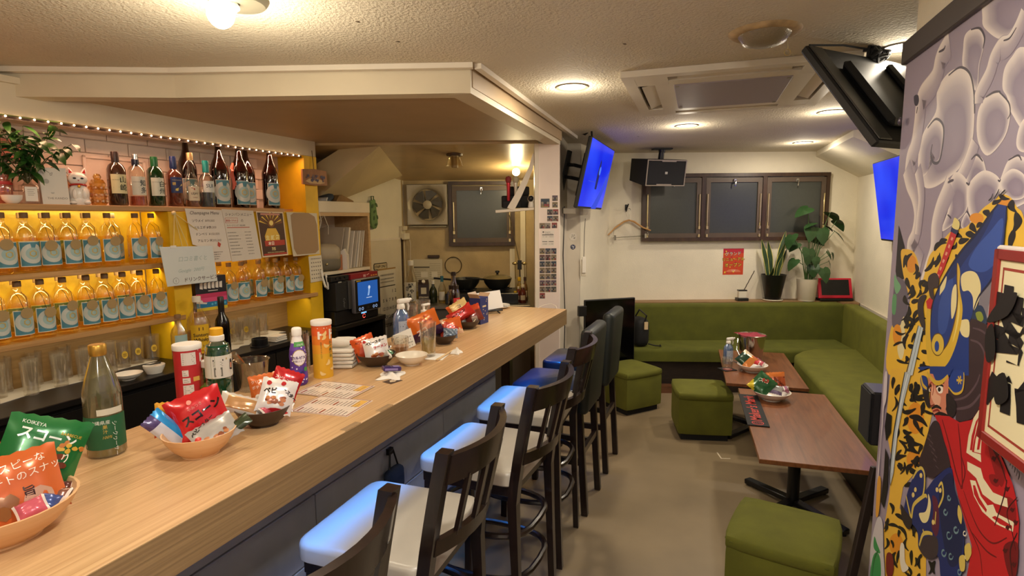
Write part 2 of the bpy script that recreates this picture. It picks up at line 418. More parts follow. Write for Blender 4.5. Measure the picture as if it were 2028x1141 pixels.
# upper bar-back unit: beam over the bottles with a stepped lip
struct(MB().box(-5.2, 1.43, 0, .238, 2.075, 2.21, 0, .004).box(-5.2, 1.43, -.02, .238, 2.205, 2.232), 'trim_13', [m_soff], None, FS)
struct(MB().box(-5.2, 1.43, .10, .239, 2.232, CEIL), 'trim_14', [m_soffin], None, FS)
b = MB().box(-.008, .008, .344, .36, .0, 2.1).box(.03, .055, .34, .36, 0, 1.55)
struct(b, 'trim_15', [mat('duct_cover', '#b7a27a', .5)], None, FS @ LR(3.02))
# door on the kitchen's left wall, with the staff plate as a part
d = struct(MB().box(2.42, 2.96, .335, .351, .55, 1.43, 0, .003), 'door_1', [mat('door_white', '#d8cdb4', .5, var=(4, .06))], None, FS)
MB().box(2.40, 2.985, .337, .3515, 1.43, 1.447).build('frame', [m_white], d)
MB().box(2.962, 2.985, .33, .352, .45, 1.44).build('frame', [m_brown], d)
MB().box(2.955, 2.975, .322, .335, 1.10, 1.22, 0, .003).build('hinge', [m_brown], d)
pl = ART(); pl.prism([(x * .105, y * .032) for x, y in [(-.9, -1), (.9, -1), (1, -.6), (1, .6), (.9, 1), (-.9, 1), (-1, .6), (-1, -.6)]], 0, .004, 1)
pl.prism([(x * .098, y * .024) for x, y in [(-.95, -1), (.95, -1), (1, -.6), (1, .6), (.95, 1), (-.95, 1), (-1, .6), (-1, -.6)]], .004, .0045, 0)
pl.text('STAFF ONLY', 0, -.013, .036, 1, .0052, align='CENTER', bold=.02, sx=.9)
pl.build('staff_plate', [flat('#cdbd96'), flat('#2b201a')], d, LR(2.60, .334, 1.185) @ UP)

# ---------------------------------------------------------------- windows
def window(nm, x0, x1, z0, z1, cuts):
    w = MB()
    t = .035
    w.box(x0, x1, -.055, 0, z1 - t, z1); w.box(x0, x1, -.065, 0, z0, z0 + t)
    w.box(x0, x0 + t, -.05, 0, z0, z1); w.box(x1 - t, x1, -.05, 0, z0, z1)
    for c in cuts: w.box(c - .02, c + .02, -.05, 0, z0, z1)
    root = struct(w, nm, [m_brown], None, LR(0, 5.75, 0))
    xs = [x0 + t - .01] + [v for c in cuts for v in (c - .012, c + .012)] + [x1 - t + .01]
    for i in range(0, len(xs), 2):
        a, b_ = xs[i] + .012, xs[i + 1] - .012; za, zb = z0 + t, z1 - t - .01; q = .045
        s = MB(); s.box(a, b_, -.045, -.01, zb - q, zb); s.box(a, b_, -.045, -.01, za, za + q); s.box(a, a + q, -.045, -.01, za, zb); s.box(b_ - q, b_, -.045, -.01, za, zb)
        sash = s.build('sash', [mat('sash_brown', '#54463a', .45, var=(8, .1))], root)
        MB().box(a + q - .004, b_ - q + .004, -.03, -.022, za + q - .004, zb - q + .004).build('pane', [m_pane], sash)
        c = (a + b_) / 2
        l = MB(); l.box(c - .014, c + .014, -.062, -.045, zb - .05, zb - .012, 0, .003); l.tube([(c, -.066, zb - .03), (c, -.075, zb - .045), (c - .004, -.072, zb - .085)], .006, 0, 6)
        l.build('latch', [m_chrome], sash)
        for e in (a + .016, b_ - .016):
            st = MB(); st.box(e - .006, e + .006, -.058, -.045, za + .15, zb - .16, 0, .002); st.tube([(e, -.054, za + .11), (e, -.054, za + .15)], .005, 0, 6)
            st.box(e - .009, e + .009, -.062, -.045, za + .085, za + .115); st.box(e - .009, e + .009, -.06, -.045, za + .005, za + .035)
            st.build('stay', [m_brass], sash)
    return root
window('window_1', -.634, .035, 1.354, 2.0, [])
window('window_2', 1.319, 3.20, 1.384, 2.06, [1.936, 2.548])

# ---------------------------------------------------------------- counter
top = MB().box(-1.5, 2.97, 0, .60, .930, CT, 0, .003)
for i, p in enumerate(top.f): pass
ctr = thing('bar_counter', 'long oak laminate bar counter with a blue grey board front', 'counter', FC)
top.build('worktop', [m_oak], ctr)
MB().box(-1.5, 2.97, -.0025, .0005, .9305, CT - .0025).build('edge_band', [m_oakf], ctr)
m_fr = mat('blue_grey_board', '#a3a7ac', .55, var=(7, .1))
z = .905
rows = [(.702, .926), (.478, .696), (.253, .472), (.04, .247)]
for r, (z0, z1) in enumerate(rows):
    x = -1.5 - .35 * r
    while x < 2.45:
        x1 = min(x + .91, 2.45)
        if x1 > -1.5: MB().box(max(x, -1.5) + .0015, x1 - .0015, .29, .305, z0, z1, 0, .002).build('plank', [m_fr], ctr)
        x = x1 + .0001
MB().box(-1.5, 2.45, .304, .34, 0, .93).build('carcass', [m_blkm], ctr)
MB().box(2.70, 2.76, .30, .36, 0, .93, 0, .004).build('leg', [m_dark], ctr)
MB().box(-1.1, 2.9, .165, .178, .922, .930).build('light_strip', [lamp('blue_led', '#1858ff', .6)], ctr)
for s_ in (.69, .86):
    MB().box(s_, s_ + .07, -.0006, .02, CT - .02, CT + .0006).build('tape', [glass('clear_tape', '#f1e6cc', .12, .5, .2, .2)], ctr)

# ---------------------------------------------------------------- bar-back shelving
su = thing('bottle_shelving', 'oak shelves with yellow uprights along the bar wall', 'shelving', FS)
for nm, s0, s1, z1 in [('shelf', -2.6, 1.10, 1.704), ('shelf', -2.6, .27, 1.402), ('shelf', -2.6, .33, 1.104), ('shelf', .385, 1.36, 1.104)]:
    MB().box(s0, s1, -.003 if s1 < 1.2 else -.02, .222, z1 - .026, z1, 0, .002).build(nm, [m_shelf], su)
MB().box(.275, .38, .002, .223, .855, 1.676).build('upright', [m_yel], su)
MB().box(1.302, 1.425, -.004, .236, 0, 2.074).build('upright', [m_yel], su)
MB().box(1.105, 1.302, .12, .223, 1.68, 1.704).build('shelf', [m_shelf], su)
MB().box(1.10, 1.302, .02, .223, 1.40, 1.68).build('side_panel', [m_yel], su)
MB().box(.385, 1.30, .005, .012, 1.39, 1.684).build('poster_rail', [m_yel], su)
WZ = .855
wt = thing('back_worktop', 'black back worktop with cupboards below the glasses', 'worktop', FS)
MB().box(-2.6, 1.28, -.205, .222, WZ - .03, WZ, 0, .003).build('worktop', [m_black], wt)
MB().box(-2.6, 1.28, -.15, .22, .0, WZ - .03).build('carcass', [m_blkm], wt)
for k in range(8):
    dr = MB().box(-2.6 + k * .485 + .003, -2.6 + (k + 1) * .485 - .003, -.17, -.151, .06, WZ - .06, 0, .003).build('door', [m_black], wt)
    MB().box(-2.6 + k * .485 + .42, -2.6 + k * .485 + .43, -.182, -.17, .35, .47).build('handle', [m_blk], dr)
NN = 60
def liner(lab, s0, s1, ya, yb):
    vs = [(s0 + (s1 - s0) * i / NN, (ya + (yb - ya) * i / NN + .012 * math.sin(i * .7)) if j == 0 else .215, WZ + .0025 + .001 * math.sin(i * .9 + j)) for j in (0, 1) for i in range(NN + 1)]
    vs += [(x, y, WZ + .0003) for x, y, z_ in vs]; M_ = 2 * (NN + 1)
    fs = [(i, i + 1, NN + 2 + i, NN + 1 + i) for i in range(NN)] + [(i, M_ + i, M_ + i + 1, i + 1) for i in range(NN)]
    solo(MB().add(vs, fs), 'shelf_liner', [m_liner], lab, 'liner', FS)
liner('long white liner sheet under the rows of clear glasses', -2.5, .22, -.2, .12)
liner('short white liner sheet under the glasses beside the black ashtray', .42, 1.1, -.10, .06)
# ---------------------------------------------------------------- wooden bar chairs
m_seat = mat('grey_leather', '#b3aca0', .32, var=(5, .04), coat=.1)
m_nseat = mat('navy_leather', '#182a44', .3, coat=.15)
m_gback = mat('black_green_leather', '#161d1b', .48, var=(4, .1))
m_foot = m_dark
SH = .72
def cushion(w, d, z0, z1, puff=.012, n=8):
    """rounded pad, w across x, d deep along y, domed top"""
    bm = bmesh.new(); bmesh.ops.create_cube(bm, size=1.); bmesh.ops.scale(bm, vec=(w, d, z1 - z0), verts=bm.verts)
    bmesh.ops.bevel(bm, geom=[e for e in bm.edges if abs(e.verts[0].co.z - e.verts[1].co.z) > 1e-4], offset=.05, segments=4, affect='EDGES', profile=.5)
    bmesh.ops.bevel(bm, geom=[e for e in bm.edges if all(v.co.z > 0 for v in e.verts)], offset=.016, segments=3, affect='EDGES', profile=.5)
    bmesh.ops.bevel(bm, geom=[e for e in bm.edges if all(v.co.z < 0 for v in e.verts) and len(e.link_faces) == 2], offset=.006, segments=1, affect='EDGES')
    bmesh.ops.triangulate(bm, faces=[f for f in bm.faces if len(f.verts) > 4])
    bmesh.ops.subdivide_edges(bm, edges=[e for e in bm.edges if e.calc_length() > .15], cuts=2)
    for v in bm.verts:
        if v.co.z > 0: v.co.z += puff * max(0, 1 - (2 * v.co.x / w) ** 2) * max(0, 1 - (2 * v.co.y / d) ** 2)
    bm.verts.index_update(); vs = [(v.co.x, v.co.y, v.co.z + (z0 + z1) / 2) for v in bm.verts]; fs = [[v.index for v in f.verts] for f in bm.faces]; bm.free()
    return vs, fs
def wood_chair():
    """faces +y (the bar); back at -y"""
    t = thing('bar_chair', 'x', 'chair')
    v, f = cushion(.415, .41, .68, .735); MB().add(v, f, 0, True).build('seat', [m_seat], t)
    fr = MB(); fr.box(-.185, .185, -.185, -.16, .635, .685, 0, .003); fr.box(-.185, .185, .16, .185, .635, .685, 0, .003); fr.box(-.185, -.16, -.185, .185, .635, .685, 0, .003); fr.box(.16, .185, -.185, .185, .635, .685, 0, .003)
    fr.build('seat_frame', [m_dark], t)
    bend = lambda z: -.19 - .075 * max(0, (z - .62) / .43) ** 1.25 - .02 * max(0, (.62 - z) / .62)
    for sx in (-1, 1):
        L = MB(); zs = [0, .3, .62, .70, .78, .86, .93, .99, 1.054]; vs = []
        for z in zs: vs += [(sx * .185 + a * (.0135 + .004 * (z > .3)), bend(z) + b_ * (.0135 + .004 * (z > .3)), z) for a, b_ in ((-1, -1), (1, -1), (1, 1), (-1, 1))]
        L.add(vs, [(4 * i + k, 4 * i + (k + 1) % 4, 4 * i + 4 + (k + 1) % 4, 4 * i + 4 + k) for i in range(len(zs) - 1) for k in range(4)] + [(0, 3, 2, 1), tuple(len(vs) - 4 + k for k in range(4))])
        L.build('leg', [m_dark], t)
        L = MB().bar((sx * .165, .165, .66), (sx * .178, .19, 0), .034, .034, 0, (0, 1, 0), .004); L.build('leg', [m_dark], t)
    def arc(z, bulge, x=.185, y0=None, n=10):
        y0 = bend(z) if y0 is None else y0
        return [(x * math.sin(rad(-90 + 180 * k / n)) if 0 else -x + 2 * x * k / n, y0 - bulge * (1 - (-1 + 2 * k / n) ** 2), z) for k in range(n + 1)]
    def rail(z0, z1, bulge, th):
        a, c = arc(z0, bulge), arc(z1, bulge); b = MB(); n = len(a); vs = []
        for p, q in zip(a, c): vs += [p, q, (q[0], q[1] - th, q[2]), (p[0], p[1] - th, p[2])]
        fs = []
        for i in range(n - 1):
            for k in range(4): k2 = (k + 1) % 4; fs.append((4 * i + k, 4 * i + k2, 4 * i + 4 + k2, 4 * i + 4 + k))
        fs += [(0, 1, 2, 3), (4 * n - 1, 4 * n - 2, 4 * n - 3, 4 * n - 4)]
        return b.add(vs, fs, 0, True)
    rail(.965, 1.045, .055, .022).build('top_rail', [m_dark], t)
    rail(.765, .81, .05, .02).build('lower_rail', [m_dark], t)
    for i, u in enumerate((-.6, -.2, .2, .6)):
        k = .055 * (1 - u * u)
        MB().bar((u * .185, bend(.79) - k + .0 - .009, .80), (u * .185, bend(.99) - k - .011, .975), .024, .012, 0, (0, 1, 0)).build('slat', [m_dark], t)
    for z in (.30, .47):
        w, d = .185, .185; P = []
        for k in range(28):
            a = 2 * PI * k / 28; P.append((math.copysign(abs(math.cos(a)) ** .6, math.cos(a)) * (w + .0), math.copysign(abs(math.sin(a)) ** .75, math.sin(a)) * (d + .03), z))
        MB().tube(P, .0125, 0, 8, None, True).build('foot_ring', [m_dark], t)
    return t
def chair_T(u, nn, rz=0): return FC @ LR(u, -nn, 0, rz)
ch = wood_chair(); first = True
labs = ['dark wooden bar chair nearest the camera, only its curved back rail and slats in view', 'second slat-back bar chair along the counter, pale seat glowing half blue',
    'dark slat-back bar chair with pale seat, standing third along the counter', 'dark slat-back bar chair standing just before the two tall black upholstered ones']
for lab, (u_, n_, rz) in zip(labs, [(.22, .07, 0), (.79, .085, 2), (1.39, .125, -2), (1.97, .085, 3)]):
    T = chair_T(u_, n_, rz)
    if first: ch.matrix_local = T; ident(ch, lab, 'chair', 'wooden bar chairs along the counter'); first = False
    else: dup(ch, T, lab, 'wooden bar chairs along the counter')
def tall_chair():
    t = thing('upholstered_bar_chair', 'x', 'chair')
    v, f = cushion(.40, .40, .635, .71, .015); MB().add(v, f, 0, True).build('seat', [m_nseat], t)
    bk_ = MB().box(-.183, .183, -.037, .037, 0, .47, 0, .03, 3); bk_.build('backrest', [m_gback], t, LR(0, -.20, .57, 0, 4))
    for sx in (-1, 1):
        MB().bar((sx * .155, -.185, .66), (sx * .16, -.225, 0), .036, .036, 0, (0, 1, 0), .004).build('leg', [m_dark], t)
        MB().bar((sx * .155, .16, .64), (sx * .16, .175, 0), .036, .036, 0, (0, 1, 0), .004).build('leg', [m_dark], t)
        MB().bar((sx * .158, -.2, .30), (sx * .158, .17, .30), .022, .034, 0, (0, 0, 1)).build('stretcher', [m_dark], t)
    MB().bar((-.155, .17, .24), (.155, .17, .24), .022, .034, 0, (0, 0, 1)).build('stretcher', [m_dark], t)
    MB().bar((-.155, -.207, .36), (.155, -.207, .36), .022, .034, 0, (0, 0, 1)).build('stretcher', [m_dark], t)
    return t
c2 = tall_chair(); c2.matrix_local = chair_T(2.455, .075); ident(c2, 'nearer of two tall black upholstered bar chairs, navy seat, before the counter end', 'chair', 'upholstered bar chairs at the counter end')
dup(c2, chair_T(3.005, .075), 'tall black upholstered bar chair beside the dark standing screen, last along the counter')

# ---------------------------------------------------------------- green velvet cube stools
m_vel = mat('green_velvet', '#5c5d15', .9, sheen=.25, bump=(220, .25, .002), var=(7, .16))
m_veld = mat('olive_velvet', '#525511', .9, sheen=.25, bump=(220, .25, .002), var=(7, .16))
def puffbox(w, d, z0, z1, r=.03, puff=.012):
    bm = bmesh.new(); bmesh.ops.create_cube(bm, size=1.); bmesh.ops.scale(bm, vec=(w, d, z1 - z0), verts=bm.verts)
    bmesh.ops.subdivide_edges(bm, edges=bm.edges, cuts=5, use_grid_fill=True)
    for v in bm.verts:
        c = v.co; h = Vector((w / 2, d / 2, (z1 - z0) / 2)); q = Vector([max(-h[i] + r, min(h[i] - r, c[i])) for i in range(3)]); dd = c - q
        if dd.length > 1e-6: v.co = q + dd.normalized() * r
        x, y, z_ = v.co.x / (w / 2), v.co.y / (d / 2), v.co.z / h.z
        if abs(x) > .95: v.co.x += math.copysign(puff, x) * (1 - y * y) * (1 - z_ * z_)
        if abs(y) > .95: v.co.y += math.copysign(puff, y) * (1 - x * x) * (1 - z_ * z_)
        if abs(z_) > .9: v.co.z += math.copysign(puff * (1 if z_ > 0 else 0), z_) * (1 - x * x) * (1 - y * y)
    bm.verts.index_update(); vs = [(v.co.x, v.co.y, v.co.z + (z0 + z1) / 2) for v in bm.verts]; fs = [[v.index for v in f.verts] for f in bm.faces]; bm.free()
    return vs, fs
def stool():
    t = thing('cube_stool', 'x', 'stool')
    v, f = puffbox(.385, .385, .045, .335, .018, .006); MB().add(v, f, 0, True).build('body', [m_vel], t)
    v, f = puffbox(.39, .39, .30, .365, .022, .010); MB().add(v, f, 0, True).build('top_pad', [m_vel], t)
    P = [(x * .190, y * .190, .338) for x, y in [(-1, -1), (1, -1), (1, 1), (-1, 1)]]
    Q = []
    for i in range(4):
        a, b = Vector(P[i]), Vector(P[(i + 1) % 4]); Q += [a.lerp(b, k / 6) for k in (.3, 2, 4, 5.7)]
    MB().tube(Q, .0055, 0, 6, None, True).build('piping', [m_veld], t)
    MB().box(-.165, .165, -.165, .165, 0, .05).build('plinth', [m_blkm], t)
    return t
st = stool(); st.matrix_local = LR(1.108, 2.16, 0, -33); ident(st, 'green velvet cube stool in front of the near table, closest to the camera', 'stool', 'green velvet cube stools')
dup(st, LR(1.42, 4.10, 0, -8), 'green velvet cube stool pushed up beside the gap between both tables')
dup(st, LR(1.005, 4.69, 0, 29), 'green velvet cube stool turned at an angle in front of the dark standing screen')

# ---------------------------------------------------------------- corner sofa
sf = thing('corner_sofa', 'long green velvet corner sofa along the window wall and side wall', 'sofa', LR(0, 0, 0))
def slab(poly, z0, z1, r, name, m):
    bm = bmesh.new(); vs = [bm.verts.new((x, y, z0)) for x, y in poly]; f = bm.faces.new(vs)
    e = bmesh.ops.extrude_face_region(bm, geom=[f]); 
    for v in e['geom']:
        if isinstance(v, bmesh.types.BMVert): v.co.z = z1
    bmesh.ops.recalc_face_normals(bm, faces=bm.faces)
    bmesh.ops.bevel(bm, geom=[q for q in bm.edges if all(v.co.z > z1 - 1e-4 for v in q.verts)], offset=r, segments=4, affect='EDGES', profile=.5)
    bm.verts.index_update(); b = MB().add([tuple(v.co) for v in bm.verts], [[v.index for v in f.verts] for f in bm.faces], 0, True); bm.free()
    return b.build(name, [m], sf)
slab([(1.10, 5.09), (2.50, 4.985), (3.12, 4.955), (3.20, 5.44), (1.10, 5.47)], .30, .42, .035, 'seat', m_veld)
slab([(1.72, 2.20), (2.34, 4.46), (2.38, 4.62), (2.46, 4.78), (2.58, 4.90), (2.72, 4.968), (3.115, 4.948), (2.13, 2.10)], .29, .435, .035, 'seat', m_vel)
slab([(1.12, 5.44), (3.24, 5.40), (3.26, 5.56), (1.12, 5.58)], .30, .775, .03, 'backrest', m_veld)
slab([(2.17, 2.30), (3.09, 4.95), (3.25, 5.45), (3.36, 5.36), (2.32, 2.22)], .30, .775, .03, 'backrest', m_vel)
MB().prism([(1.10, 5.14), (2.6, 5.02), (2.42, 4.70), (1.80, 2.30), (2.12, 2.2), (3.05, 4.9), (3.2, 5.5), (1.10, 5.5)], 0, .31).build('plinth', [wood('plinth_wood', '#1c1410', '#2c2018', (6, 6, 30), .5)], sf)
MB().box(1.13, 1.5, 5.06, 5.13, 0, .075).build('kick_board', [wood('kick_wood', '#5b3a24', '#7a5032', (3, 20, 20), .5)], sf)
led = MB().prism([(1.10, 5.58), (3.26, 5.56), (3.37, 5.38), (3.40, 5.42), (3.50, 5.748), (1.10, 5.748)], .74, .778)
struct(led, 'trim_16', [wood('ledge_wood', '#80603c', '#9b7a50', (2, 20, 20), .5)])
led = MB().prism([(2.33, 2.3), (3.352, 5.33), (3.365, 5.33), (2.37, 2.3)], .70, .785)
struct(led, 'trim_17', [m_grey])

# ---------------------------------------------------------------- low tables
m_tab = wood('table_walnut', '#633820', '#83502f', (1.5, 16, 16), .34, .2)
def table(name, lab, T, Lx):
    t = thing(name, lab, 'table', T, 'low brown tables')
    MB().box(0, Lx, -.255, .255, .478, .50, 0, .002).build('tabletop', [m_tab], t)
    MB().lathe([(.032, .03), (.032, .478)], 0, 14, LR(Lx * .5)).build('column', [m_blk], t)
    b = MB().box(Lx * .5 - .12, Lx * .5 + .12, -.09, .09, .472, .478); b.build('top_plate', [m_blk], t)
    for a in (45, 135, 225, 315):
        f = MB(); c, s_ = math.cos(rad(a)), math.sin(rad(a))
        f.bar((Lx * .5, 0, .045), (Lx * .5 + .34 * c, .30 * s_, .022), .05, .03, 0, (0, 0, 1), .004); f.lathe([(.018, 0), (.018, .016)], 0, 8, LR(Lx * .5 + .32 * c, .28 * s_)); f.build('foot', [m_blk], t)
    return t
# near edge of each top is given by its middle and direction
table('low_table', 'near brown low table with the long black bar runner along its edge', frame(1.39, 2.42, 72.7), 1.15)
table('low_table', 'far brown low table carrying the steel ice bucket', frame(1.70, 3.64, 72.7), 1.02)

# ---------------------------------------------------------------- televisions
m_scr = None
def tvmat(name, c1, c2, strength):
    m = bpy.data.materials.new(name); m.use_nodes = True; nt = m.node_tree; b = nt.nodes['Principled BSDF']
    b.inputs['Base Color'].default_value = (0, 0, 0, 1); b.inputs['Roughness'].default_value = .2
    tc = nt.nodes.new('ShaderNodeTexCoord'); n_ = nt.nodes.new('ShaderNodeTexNoise'); n_.inputs['Scale'].default_value = 2.2; n_.inputs['Detail'].default_value = 1
    r = nt.nodes.new('ShaderNodeValToRGB'); r.color_ramp.elements[0].color = (*lin(c1), 1); r.color_ramp.elements[1].color = (*lin(c2), 1)
    r.color_ramp.elements[0].position = .3; r.color_ramp.elements[1].position = .72
    nt.links.new(tc.outputs['Object'], n_.inputs['Vector']); nt.links.new(n_.outputs['Fac'], r.inputs[0]); nt.links.new(r.outputs[0], b.inputs['Emission Color']); b.inputs['Emission Strength'].default_value = strength
    return m
m_tv = tvmat('blue_screen', '#0a1ee0', '#2a4cff', 1.0)
def tv(lab, T, w, h, art=None, on=True):
    """screen faces -y, hung with its middle at the origin"""
    t = thing('television', lab, 'television', T)
    MB().box(-w / 2, w / 2, 0, .03, -h / 2, h / 2, 0, .006).box(-w * .38, w * .38, .0302, .065, -h * .36, h * .30, 0, .015).build('casing', [mat('tv_casing', '#131314', .55)], t)
    b = ART(); b.poly(rect(-w / 2 + .008, -h / 2 + .016, w / 2 - .008, h / 2 - .008), 0, .0012)
    if art: art(b, w, h)
    b.build('screen', [m_tv if on else mat('screen_off', '#040405', .12), flat('#0c1c78'), lamp('screen_glow', '#5a86ff', .9), lamp('screen_pale', '#4a5cf0', .8)], t, UP)
    return t
def art1(b, w, h):
    b.poly([(-.02, -.10), (.05, -.10), (.06, .02), (.04, .12), (0, .14), (-.03, .02)], 1, .002)
    b.poly(circ(.045, .05, .035, 14), 2, .0026); b.poly([(.0, -.26), (.20, -.26), (.44, -.02), (.44, .1), (.24, -.1)], 3, .0016); b.poly([(-.3, -.05), (.0, -.05), (.0, -.045), (-.3, -.045)], 3, .0017)
# hung from the partition, leaning forward
t1 = tv('television hung from the partition beyond the pillar, screen lit blue', LR(.700, 4.62, 1.955, 70, 12.4), .94, .527, art1)
b = MB(); b.box(-.10, .10, .06, .075, -.14, .14); b.tube([(-.03, .07, .05), (-.20, .16, .05), (-.05, .25, .05)], .014, 0, 8); b.tube([(-.03, .07, -.05), (-.20, .16, -.05), (-.05, .25, -.05)], .014, 0, 8); b.box(-.12, -.02, .245, .26, -.16, .16)
b.build('wall_arm', [m_blkm], t1)
MB().tube([(-.35, .03, .26), (-.30, .06, .33), (-.22, .12, .29), (-.15, .2, .31)], .008, 0, 6).build('cable', [m_blkm], t1)
t2 = tv('black television seen from behind, tilted down beside the mural', LR(1.490, 2.180, 2.028, -153.9, 37), .84, .47, None, False)
b = MB(); b.box(-.12, .12, .06, .09, -.10, .12, 0, .01); b.box(-.05, .05, .09, .20, -.06, .02, 0, .01); b.tube([(0, .2, -.02), (.02, .3, -.1)], .03, 0, 10); b.build('wall_arm', [m_blk], t2)
MB().box(.345, .412, .0303, .036, -.225, .225, 0, .002).build('edge_strip', [mat('dark_silver', '#4a4a48', .35, .5)], t2)
cb = MB()
for k in range(7):
    cb.tube([(.02 + .05 * math.cos(a + k) * (1 - .05 * k), .05 + .02 * math.sin(3 * a + k), .25 + .045 * math.sin(a) + .012 * (k % 3)) for a in [2 * PI * i / 16 for i in range(16)]], .006, 0, 5, None, True)
cb.tube([(.40, .03, .235), (.2, .04, .26), (.05, .05, .25)], .004, 0, 5); cb.tube([(.02, .05, .27), (-.2, .06, .31), (-.35, .05, .27)], .004, 0, 5)
cb.build('cable', [m_blkm], t2)
t3 = tv('television low on the side wall behind the mural edge, plain blue screen', LR(2.84, 4.14, 1.735, -108.5, 9), 1.15, .64)
MB().box(-.15, .15, .06, .10, -.12, .12).build('wall_arm', [m_blkm], t3)
sc_ = tv('dark unlit television standing upright on the floor at the sofa end', LR(.875, 4.93, .53, 18), .50, .76, None, False)
b = MB(); b.box(-.16, .16, -.04, .10, -.53, -.515); b.box(-.05, .05, .02, .05, -.52, -.3); b.build('stand', [m_blk], sc_)
MB().box(-.31, -.235, -.01, .03, .24, .33, 0, .004).build('side_box', [m_blk], sc_)
# ---------------------------------------------------------------- bottles on the bar shelves
ORD = ['first', 'second', 'third', 'fourth', 'fifth', 'sixth', 'seventh', 'eighth', 'ninth', 'tenth', 'eleventh', 'twelfth']
g_clear = glass('clear_glass', '#f4f1ea', .05, .7)
g_warm = glass('warm_glass', '#fffbee', .05, .5)
g_liq = glass('pale_liquor', '#fff6cc', .02, .10, .04)
g_brown = glass('brown_glass', '#7a2c14', .06, .6, .05, .2, '#2c0c06')
g_green = glass('green_glass', '#1d7a3c', .06, .7, .04, .30, '#0d4a20')
m_cork = mat('cork', '#7a5c3a', .7, var=(30, .2))
m_tan = mat('tan_paper', '#a48a5c', .8)
def wrapr(r): return lambda u, v: (r * math.sin(u / r), -r * math.cos(u / r), v)
def wlabel(b, r, u0, u1, v0, v1, m, n=10, off=.0):
    """curved paper patch on a round body, facing -y"""
    W = wrapr(r + off); vs = []; fs = []
    for i in range(n + 1):
        u = u0 + (u1 - u0) * i / n; vs += [W(u, v0), W(u, v1)]
    for i in range(n): fs.append((2 * i, 2 * i + 2, 2 * i + 3, 2 * i + 1))
    b.add(vs, fs, m, True)
def wpoly(b, r, pts, m, off): W = wrapr(r + off); b.add([W(*p) for p in pts], [tuple(range(len(pts)))], m)
def wring(b, r, cx, cy, r0, r1, m, off, a0=0, a1=360, n=24, k_=4):
    W = wrapr(r + off); vs = []; fs = []
    for k in range(n + 1):
        a = rad(a0 + (a1 - a0) * k / n); c, s = math.cos(a), math.sin(a)
        for j in range(k_ + 1): q = r0 + (r1 - r0) * j / k_; vs.append(W(cx + q * c, cy + q * s))
    for k in range(n):
        for j in range(k_): o = k * (k_ + 1) + j; fs.append((o, o + 1, o + k_ + 2, o + k_ + 1))
    b.add(vs, fs, m, True)
def crest_label(r, w, z0, z1):
    b = ART(); h = w / 2
    wlabel(b, r, -h, h, z0, z1, 0, off=.0004); wlabel(b, r, -h + .003, h - .003, z0 + .003, z1 - .003, 1, off=.0007)
    c = (z0 + z1) / 2 + .002; q = (z1 - z0) * .40
    wring(b, r, .002, c, q * .60, q, 2, .0012, 100, 430); wring(b, r, .002, c, 0.0002, q * .60, 3, .0012)
    hexa = [(.002 + q * .34 * math.cos(rad(60 * k + 30)), c + q * .34 * math.sin(rad(60 * k + 30))) for k in range(6)]
    for k in range(6):
        a, d = hexa[k], hexa[(k + 1) % 6]; wpoly(b, r, [a, d, (d[0] * .75 + .0005, d[1] * .75 + c * .25), (a[0] * .75 + .0005, a[1] * .75 + c * .25)], 4, .0028)
    for k in range(3): wpoly(b, r, rect(-h + .006, z0 + .006 + k * .004, h - .006 - .01 * k, z0 + .007 + k * .004), 5, .0013)
    return b
CREST = [flat('#e9e6d6'), flat('#4b8494'), flat('#c6cac2'), flat('#9db8b6'), flat('#c9a94a'), flat('#2f7184')]
BP = [(.039, 0), (.0425, .004), (.0425, .150), (.0415, .165), (.038, .180), (.0325, .193), (.024, .205), (.0155, .213), (.0135, .222), (.0135, .240), (.015, .242), (.015, .248), (.0135, .249)]
def small_bottle():
    t = thing('liquor_bottle', 'x', 'bottle')
    MB().lathe(BP, 0, 18).build('glass_body', [g_warm], t)
    MB().lathe([(.037, .003), (.0405, .006), (.0405, .150), (.0405, .151)], 0, 16).build('liquid', [g_liq], t)
    crest_label(.0425, .092, .028, .138).build('paper_label', CREST, t)
    MB().lathe([(.0155, .240), (.0155, .262), (.014, .265)], 0, 14).build('cap', [m_cork], t)
    return t
sb = small_bottle(); used = [False]
def put_small(s, y, z, rz, lab, grp, tag):
    T = FS @ LR(s, y, z, rz)
    if not used[0]: sb.matrix_local = T; ident(sb, lab, 'bottle', grp); used[0] = True; o = sb
    else: o = dup(sb, T, lab, grp)
    if tag:
        tz = random.uniform(.115, .135); b = MB(); b.prism(circ(0, tz, .024, 20), 0, .0012, 0, UP); q = b.build('neck_tag', [m_tan], o, LR(random.uniform(-.006, .006), -.0475, 0))
        s_ = MB(); s_.tube([(-.008, -.046, tz + .02), (-.014, -.030, .195), (-.013, 0, .215)], .0009, 0, 5); s_.tube([(.008, -.046, tz + .02), (.014, -.030, .195), (.013, 0, .215)], .0009, 0, 5)
        s_.build('tag_string', [m_blk], o)
    return o
rowdef = [('upper', 1.4025, [(-.53, .05), (-.445, .05), (-.36, .05), (-.275, .05), (-.19, .05), (-.104, .05), (-.012, .05), (.058, .13), (.126, .05), (.212, .05)], (1, 3, 4, 5, 6, 7, 8, 9), 'the upper amber shelf'),
          ('middle', 1.1045, [(-.50, .05), (-.414, .05), (-.328, .05), (-.237, .05), (-.136, .05), (-.05, .05), (.036, .05), (.125, .05), (.214, .05)], (0, 1, 2, 3, 4, 5, 6, 7, 8), 'the middle amber shelf'),
          ('lower', 1.1045, [(.674, .05), (.76, .045), (.83, .115), (.90, .05), (.965, .115), (1.045, .05), (1.138, .05), (1.227, .05)], (0, 2, 3, 4, 5, 6, 7), 'the amber shelf below the posters')]
